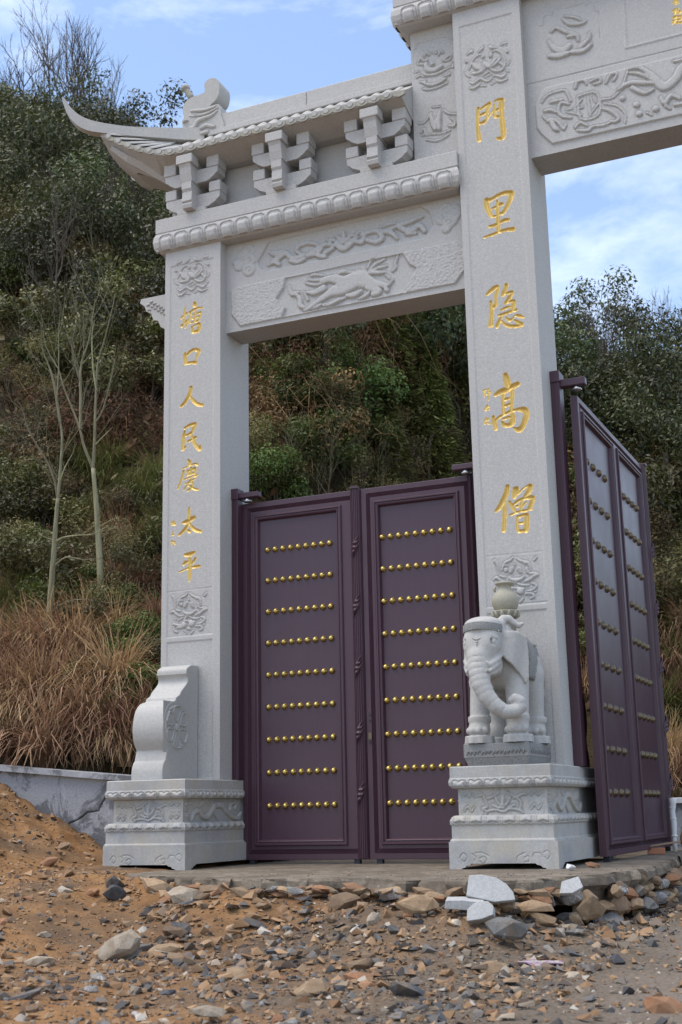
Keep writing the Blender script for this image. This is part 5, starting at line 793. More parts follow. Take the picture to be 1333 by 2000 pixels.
class SDF:
    def __init__(s, lo, hi, h):
        s.lo = np.array(lo); s.h = h; n = [int((b_-a)/h)+1 for a, b_ in zip(lo, hi)]
        s.X, s.Y, s.Z = np.meshgrid(*[lo[i]+h*np.arange(n[i]) for i in range(3)], indexing='ij'); s.D = np.full(s.X.shape, 9.)
    def un(s, d, k=.03):
        if k <= 0: s.D = np.minimum(s.D, d); return s
        hh = np.clip(.5+.5*(s.D-d)/k, 0, 1); s.D = s.D*(1-hh)+d*hh-k*hh*(1-hh); return s
    def cut(s, d, k=.01):
        hh = np.clip(.5-.5*(s.D+d)/k, 0, 1); s.D = s.D*(1-hh)-d*hh+k*hh*(1-hh); return s
    def ell(s, c, r, ry=0, rz=0):
        x, y, z = s.X-c[0], s.Y-c[1], s.Z-c[2]
        if rz: x, y = x*math.cos(rz)+y*math.sin(rz), -x*math.sin(rz)+y*math.cos(rz)
        if ry: x, z = x*math.cos(ry)+z*math.sin(ry), -x*math.sin(ry)+z*math.cos(ry)
        k0 = np.sqrt((x/r[0])**2+(y/r[1])**2+(z/r[2])**2); return (k0-1)*min(r)
    def cap(s, pts, ring_=None):
        """chain of tapered capsules (x,y,z,r) ; ring_: (count, depth) rings cut round it"""
        d = np.full(s.X.shape, 9.); tot = sum(math.dist(a[:3], b_[:3]) for a, b_ in zip(pts, pts[1:])); acc = 0
        for a, b_ in zip(pts, pts[1:]):
            L = math.dist(a[:3], b_[:3]); bx, by, bz = [(b_[i]-a[i]) for i in range(3)]
            t_ = np.clip(((s.X-a[0])*bx+(s.Y-a[1])*by+(s.Z-a[2])*bz)/(L*L), 0, 1)
            r = a[3]+(b_[3]-a[3])*t_
            if ring_:
                ph = ((acc+t_*L)/tot*ring_[0]) % 1; r = r-ring_[1]*np.exp(-((ph-.5)/.075)**2)
            d = np.minimum(d, np.sqrt((s.X-a[0]-t_*bx)**2+(s.Y-a[1]-t_*by)**2+(s.Z-a[2]-t_*bz)**2)-r); acc += L
        return d
EB = .889            # top of the statue's own base
ele = root('elephant_statue', 'carved stone elephant carrying a vase on its back, on the pedestal before the tall pillar', 'statue', (3.26, -.31, ZP2))
S_ = SDF((2.93, -.93, EB-.002), (3.60, .02, 1.86), .0085)
cx = 3.255
S_.un(S_.ell((cx, -.30, 1.50), (.195, .27, .235)), 0)                      # trunk of the body
S_.un(S_.ell((cx, -.17, 1.47), (.185, .165, .225)), .05)
S_.un(S_.ell((cx, -.43, 1.52), (.172, .14, .21)), .05)
def leg(x, y, top, r0, r1, rf):
    d = S_.cap([(x-(x-cx)*.12, y+(.07 if y < -.3 else 0), top, r0), (x, y+(.01 if y < -.3 else 0), 1.13, r1), (x, y-.005, 1.03, r1*.93)]); S_.un(d, .035)
    S_.un(S_.cap([(x, y-.005, 1.06, r1*.95), (x, y-.018, 1.0, rf*.93), (x, y-.02, .992, rf*.93)]), .015)
leg(3.105, -.52, 1.42, .095, .074, .088); leg(3.40, -.52, 1.42, .096, .080, .088)
leg(3.11, -.13, 1.42, .095, .074, .088); leg(3.425, -.13, 1.40, .100, .068, .086)
for (x, y) in ((3.105, -.54), (3.40, -.54), (3.11, -.15), (3.425, -.15)):  # lotus cushions
    rr_ = np.hypot(S_.X-x, S_.Y-y); z_ = S_.Z-.917
    S_.un(np.maximum(rr_-.100+.008*np.cos(8*np.arctan2(S_.Y-y, S_.X-x))*(.5-z_/.06), np.abs(z_)-.024)-.008, 0)
    rg = np.abs(np.hypot(rr_-.082, S_.Z-1.075))-.0
for (x, y) in ((3.105, -.525), (3.40, -.525), (3.425, -.135)):          # anklets
    rr_ = np.hypot(S_.X-x, S_.Y-y); S_.un(np.maximum(np.abs(rr_-.078)-.006, np.abs(S_.Z-1.070)-.020)-.002, .004)
for (x, y) in ((3.105, -.54), (3.40, -.54), (3.425, -.15)):              # toes
    for a in (-55, -20, 15, 50):
        th = math.radians(-90+a); S_.un(S_.ell((x+.080*math.cos(th), y+.080*math.sin(th), .985), (.024, .024, .026)), .012)
# head: broad skull with two bumps, cheeks tapering into the trunk
hx, hy = 3.198, -.64
S_.un(S_.ell((hx, hy+.03, 1.645), (.130, .150, .155)), .05)
S_.un(S_.ell((hx, hy+.03, 1.715), (.134, .150, .085)), .03)
S_.un(S_.ell((hx-.054, hy-.035, 1.61), (.088, .108, .115)), .04); S_.un(S_.ell((hx+.054, hy-.035, 1.61), (.088, .108, .115)), .04)
S_.un(S_.ell((hx, hy-.05, 1.49), (.098, .115, .15)), .05)
S_.un(S_.ell((hx-.045, hy+.02, 1.762), (.090, .13, .052)), .04); S_.un(S_.ell((hx+.045, hy+.02, 1.762), (.094, .13, .052)), .04)
S_.un(S_.ell((hx+.075, hy+.0, 1.455), (.064, .08, .085)), .035); S_.un(S_.ell((hx-.075, hy, 1.455), (.06, .08, .085)), .035)
tr = [(hx-.012, hy-.095, 1.50, .086), (hx-.005, hy-.13, 1.40, .079), (hx+.018, hy-.15, 1.30, .071), (hx+.058, hy-.15, 1.21, .064), (hx+.115, hy-.135, 1.14, .058), (hx+.175, hy-.105, 1.10, .053), (hx+.232, hy-.065, 1.105, .050), (hx+.268, hy-.03, 1.135, .045), (hx+.262, hy-.03, 1.175, .042)]
trs = [tuple(p) for p in np.array([[*p] for p in tr])]
S_.un(S_.cap(trs, (15, .0065)), .028)
S_.un(S_.cap([(hx+.262, hy-.03, 1.175, .040), (hx+.235, hy-.045, 1.20, .036), (hx+.205, hy-.05, 1.185, .026)]), .02)
# brow, eyes
for sg in (-1, 1):
    ex_, ey_, ez_ = hx+sg*0.102, hy-.085, 1.618
    S_.cut(S_.ell((ex_+sg*.004, ey_-.014, ez_), (.042, .026, .032)), .008)
    S_.un(S_.ell((ex_-.0, ey_-.004, ez_-.001), (.026, .024, .028)), .002)
    S_.un(S_.cap([(ex_-sg*.040, ey_-.024, ez_+.012, .005), (ex_-sg*.008, ey_-.024, ez_+.034, .0075), (ex_+sg*.030, ey_+.004, ez_+.026, .006)]), .006)
    S_.un(S_.cap([(ex_-sg*.036, ey_-.024, ez_-.012, .004), (ex_-sg*.004, ey_-.022, ez_-.030, .006), (ex_+sg*.028, ey_+.004, ez_-.020, .005)]), .006)
    # mouth corner, tusk and lip
    S_.un(S_.cap([(hx+sg*0.124, hy-.00, 1.520, .018), (hx+sg*0.120, hy-.06, 1.488, .024), (hx+sg*0.084, hy-.14, 1.440, .018), (hx+sg*0.072, hy-.155, 1.460, .010)]), .012)
    S_.cut(S_.cap([(hx+sg*0.142, hy-.00, 1.494, .016), (hx+sg*0.138, hy-.07, 1.440, .018), (hx+sg*0.094, hy-.155, 1.392, .014)]), .004)
    S_.un(S_.cap([(hx+sg*0.120, hy-.02, 1.472, .022), (hx+sg*0.112, hy-.085, 1.440, .022), (hx+sg*0.084, hy-.165, 1.392, .012), (hx+sg*0.076, hy-.180, 1.414, .006)]), .006)
    S_.un(S_.cap([(hx+sg*0.108, hy-.02, 1.425, .024), (hx+sg*0.096, hy-.09, 1.392, .022), (hx+sg*0.080, hy-.135, 1.378, .012)]), .012)
    # ears: a flap hanging to a point and a curl on top
    e0 = hx+sg*.135
    tx, ty = (.80, .60) if sg > 0 else (-.25, .97)                       # the flap runs out and back from the cheek
    nxx, nyy = (.60, -.80) if sg > 0 else (-.97, -.25)
    ear = [(-.02, 1.65), (.03, 1.685), (.09, 1.70), (.145, 1.692), (.19, 1.665), (.214, 1.625), (.222, 1.56), (.217, 1.45), (.207, 1.36), (.195, 1.322), (.165, 1.375), (.105, 1.44), (.05, 1.49), (.0, 1.56)]
    T_ = (S_.X-e0+sg*.012)*tx+(S_.Y+.645)*ty; Nn = (S_.X-e0+sg*.012)*nxx+(S_.Y+.645)*nyy
    ins = np.zeros(S_.X.shape, bool); dm = np.full(S_.X.shape, 9.)
    for (a0, z0_), (a1, z1_) in zip(ear, ear[1:]+ear[:1]):
        c_ = (z0_ > S_.Z) != (z1_ > S_.Z)
        with np.errstate(divide='ignore', invalid='ignore'): xi = (a1-a0)*(S_.Z-z0_)/(z1_-z0_)+a0
        ins ^= c_ & (T_ < xi); da, dz_ = a1-a0, z1_-z0_
        u_ = np.clip(((T_-a0)*da+(S_.Z-z0_)*dz_)/(da*da+dz_*dz_), 0, 1); dm = np.minimum(dm, np.hypot(T_-a0-u_*da, S_.Z-z0_-u_*dz_))
    d2 = np.where(ins, -dm, dm)
    wave = .016*np.sin((T_-.02)*26-(S_.Z-1.5)*6)+.06*np.clip(T_-.12, 0, .2)
    S_.un(np.maximum(d2, np.abs(Nn-wave)-.013)-.006, .006)
    if sg > 0:
        S_.un(S_.cap([(e0-sg*.02, -.585, 1.755, .038), (e0+sg*.008, -.57, 1.80, .035), (e0+sg*.045, -.555, 1.802, .030), (e0+sg*.078, -.54, 1.768, .025), (e0+sg*.112, -.53, 1.748, .021), (e0+sg*.138, -.525, 1.762, .015)]), .014)
        S_.un(S_.cap([(e0-sg*.005, -.60, 1.76, .034), (e0+sg*.005, -.61, 1.70, .030), (e0+sg*.025, -.61, 1.662, .026), (e0+sg*.052, -.60, 1.658, .020), (e0+sg*.064, -.595, 1.682, .013)]), .012)
S_.un(S_.ell((3.395, -.125, 1.47), (.095, .125, .17)), .04)
S_.un(S_.ell((3.445, -.055, 1.42), (.05, .05, .075)), .03)                     # haunch and tail
S_.un(S_.cap([(3.40, .0, 1.50, .02), (3.45, -.005, 1.36, .018), (3.455, -.01, 1.27, .024)]), .02)
S_.un(S_.cap([(cx, -.31, 1.70, .10), (cx, -.31, 1.74, .09)]), .05)
V, F = surface_nets(S_.D, S_.lo, S_.h)
body = obj('body', mesh('body', V, F, M['stone_eleph'], True), ele)
sm_ = body.modifiers.new('smooth', 'SMOOTH'); sm_.factor = .4; sm_.iterations = 2
del S_
# base: tapered grey block with shallow carving
mb = MB()
bx0, bx1, by0, by1 = 3.005, 3.490, -.615, -.003
mb.add(*sweep((bx0, bx1, by0, by1), [(-.022, ZP2+.001), (-.010, ZP2+.03), (.0, ZP2+.058), (.004, ZP2+.062), (.004, EB-.004), (.0, EB)]))
eb = mb.done('base_block', M['stone_grey'], ele)
mb = MB(); rr = random.Random(9)
for k in range(16):
    x = bx0+.02+k*.0285; z0 = ZP2+.075+rr.uniform(0, .01)
    mb.tube([(x, by0-.005, z0), (x+.010, by0-.006, z0+.030), (x+.022, by0-.005, z0+.022), (x+.014, by0-.005, z0+.008)], [.005, .006, .005, .003], 5)
for k in range(10):
    y = by0+.03+k*.056
    mb.tube([(bx1+.004, y, ZP2+.08), (bx1+.006, y+.02, ZP2+.125), (bx1+.004, y+.042, ZP2+.08)], [.004, .006, .004], 5)
mb.done('base_carving', M['stone_grey'], eb, True)
# forehead band, pendant beads, saddle cloth, dish and vase
mb = MB(); V = []; F = []; n = 30
for i in range(n+1):
    th = math.radians(-8+196*i/n+180) if False else math.radians(176+188*i/n)
    for r_, z in ((.998, 1.712), (1.035, 1.712), (1.045, 1.738), (1.035, 1.766), (.99, 1.768)):
        V.append((hx+.146*r_*math.cos(th), hy+.022+.168*r_*math.sin(th), z-.014*math.cos(th)**2+.004*((i) % 2)*(1 if z == 1.738 else 0)))
F = [(i*5+j, (i+1)*5+j, (i+1)*5+j+1, i*5+j+1) for i in range(n) for j in range(4)]
mb.add(V, F); hb = mb.done('head_band', M['stone_grey'], ele)
mb = MB()
def skull_y(x, z):
    return None
for i in range(13):
    u = -1+2*i/12; x = hx-.005+u*.062; z = 1.680-.045*(1-u*u)
    y = hy-.148+.035*u*u+.022*(z-1.65)/.05*-.0
    mb.lathe([(.001, -.007), (.0065, -.004), (.0065, .004), (.001, .007)], (x, y, z), 6)
for z in (1.615, 1.598, 1.580): mb.box(hx-.010, hx+.004, hy-.160, hy-.140, z-.007, z+.006)
for i in range(7): mb.lathe([(.001, -.007), (.007, -.004), (.007, .004), (.001, .007)], (hx+.136, hy-.055+.012*i*.4, 1.70-.02*i), 6)
mb.done('forehead_beads', M['stone_eleph'], ele, True)
mb = MB(); nx_, nz_ = 9, 12; V = []; F = []
for sgn in (1,):
    for j in range(nz_+1):
        for i in range(nx_+1):
            u = i/nx_; v = j/nz_; y = -.36+.22*u+.02*math.sin(v*3); z = 1.375+.285*v+(.03*math.sin(u*math.pi*2.0)*(1 if j == nz_ else 0))-(.02*u if j == 0 else 0)
            dz = (z-1.50)/.24; x = cx+.200*math.sqrt(max(.05, 1-dz*dz*.62))+.022+.004*((i+j) % 2)
            V.append((x, y, z))
for j in range(nz_):
    for i in range(nx_): F.append((j*(nx_+1)+i, j*(nx_+1)+i+1, (j+1)*(nx_+1)+i+1, (j+1)*(nx_+1)+i))
mb.add(V, F); sc_o = mb.done('saddle_cloth', M['stone_grey'], ele, True)
sol = sc_o.modifiers.new('solid', 'SOLIDIFY'); sol.thickness = .03; sol.offset = -1
mb = MB()
for i in range(20):
    u = i/19; z = 1.655-.30*u; y = -.128+.018*math.sin(u*9); dz = (z-1.50)/.24; x = cx+.200*math.sqrt(max(.05, 1-dz*dz*.62))+.018
    mb.lathe([(.001, -.008), (.009, -.004), (.009, .004), (.001, .008)], (x, y, z), 6)
mb.done('bead_tassel', M['stone_eleph'], ele, True)
vx, vy = 3.283, -.30
MB().lathe([(.075, 1.755), (.070, 1.80), (.060, 1.825), (.062, 1.845), (.088, 1.865), (.108, 1.892), (.110, 1.900), (.100, 1.900), (.06, 1.893)], (vx, vy, 0), 32).done('lotus_dish', M['stone_vase'], ele, True)
mb = MB()
for i in range(12):
    a = 2*math.pi*i/12; c_, s_ = math.cos(a), math.sin(a)
    mb.tube([(vx+c_*.072, vy+s_*.072, 1.848), (vx+c_*.097, vy+s_*.097, 1.868), (vx+c_*.112, vy+s_*.112, 1.895)], [.012, .017, .006], 6)
mb.done('dish_petals', M['stone_vase'], ele, True)
vs = MB().lathe([(.062, 1.893), (.070, 1.897), (.092, 1.925), (.105, 1.965), (.103, 2.0), (.085, 2.035), (.060, 2.062), (.050, 2.082), (.052, 2.098), (.066, 2.106), (.074, 2.114), (.072, 2.124), (.062, 2.128), (.045, 2.122), (.042, 2.09)], (vx, vy, 0), 40).done('vase', M['stone_vase'], ele, True)
MB().tube([(vx-.066, vy-.02, 2.095), (vx-.078, vy-.025, 2.075), (vx-.07, vy-.025, 2.055)], [.010, .012, .008], 6).done('vase_lug', M['stone_vase'], vs, True)
# ------------------------------------------------------------------ lie of the land
import numpy as np, math
_rg = np.random.default_rng(3); _ph = _rg.uniform(0, 6.28, (40, 2)); _dr = _rg.uniform(0, 6.28, 40)
def fbm(x, y, f0=.5, n=6, gain=.55, s=0):
    h = 0; a = 1; f = f0
    for i in range(n):
        for k in range(3):
            j = (i*3+k+s) % 40; c, d = math.cos(_dr[j]), math.sin(_dr[j])
            h = h+a*np.sin(f*(c*x+d*y)+_ph[j, 0])*np.cos(f*.8*(d*x-c*y)+_ph[j, 1])
        a *= gain; f *= 1.9
    return h/3
SLAB = [(.35, -1.50), (1.1, -1.65), (1.5, -1.80), (1.93, -1.98), (2.3, -1.90), (2.65, -1.86), (3.0, -2.08), (3.35, -2.2), (3.8, -2.16), (3.95, -1.80), (4.06, -1.55), (4.17, -1.15), (4.25, -.88), (4.24, .2), (4.16, 1.0), (4.08, 2.1), (4.0, 4.6)]
def sst(e0, e1, x):
    t = np.clip((x-e0)/(e1-e0), 0, 1); return t*t*(3-2*t)
def seg_dist(x, y, P):
    d = np.full(np.shape(x), 99.)
    for (x0, y0), (x1, y1) in zip(P, P[1:]):
        dx, dy = x1-x0, y1-y0; u = np.clip(((x-x0)*dx+(y-y0)*dy)/(dx*dx+dy*dy), 0, 1); d = np.minimum(d, np.hypot(x-x0-u*dx, y-y0-u*dy))
    return d
def gz(x, y):
    """height of the yard in front of the gate"""
    x = np.asarray(x, float); y = np.asarray(y, float)
    front = np.interp(x, [p[0] for p in SLAB[:13]], [p[1] for p in SLAB[:13]])
    d = seg_dist(x, y, SLAB)
    inside = ((y > front) & (x < 4.2)) | ((x < 4.1) & (y > 0))
    base = -.40+.045*np.clip(2.5-x, 0, 4)+.03*np.clip(-5.-y, 0, 5)*0
    bank = (.27-.17*sst(3.6, 4.1, x)+.05*sst(2.4, .6, x))*np.exp(-(d/.75)**2)
    z = base+np.where(inside, 0, bank)
    z = np.where(inside, np.minimum(z, -.30), z)
    lf = sst(1.5, .45, x)                      # the left end of the slab lies under dirt
    z = z*(1-lf)+lf*(np.where(y > -1.4, .012, .012-.30*sst(-1.35, -4.2, y)))
    m = np.clip((-.30-x)*.49, 0, .8)*sst(-3.6, -1.0, y)
    z = z+m*(1+.10*fbm(x, y, 4.5, 4, .7, 11))+.035*np.clip(m/.25, 0, 1)*fbm(x, y, 9., 4, .7, 17)
    road = sst(4.3, 5.0, x+.15*(y+3))
    rough = (1-.85*road)
    z = z+rough*(.028*fbm(x, y, 2.2, 5, .6)+.012*fbm(x, y, 11., 3, .6, 7))*np.where(inside & (x > 1.3), 0, 1)
    return z
def hz(x, y):
    """height of the wooded hill behind"""
    x = np.asarray(x, float); y = np.asarray(y, float)
    b = sst(-1.2, .6, x)
    y0 = .35*(1-b)+4.0*b; s = 1.12*(1-sst(-9, 2, x))+.92*sst(-9, 2, x)
    H = np.where(x < -1.5, 9.0+.68*(-1.5-x), 9.0-.32*(x+1.5)); H = np.clip(H, 5.5, 28)-3.6*sst(3.3, 6.5, x)
    t = s*(y-y0); z = -np.log(np.exp(-np.clip(t, -20, 60)/1.2)+np.exp(-H/1.2))*1.2
    z = np.where(t > -20, z, t); z = np.maximum(z, -.6)
    z = z+.55*(1-b)+.1*b+.25*fbm(x, y, .5, 5, .55, 4)*sst(.0, 3., y-y0)
    z = np.where(y > y0-.25, z, -.75)
    return z
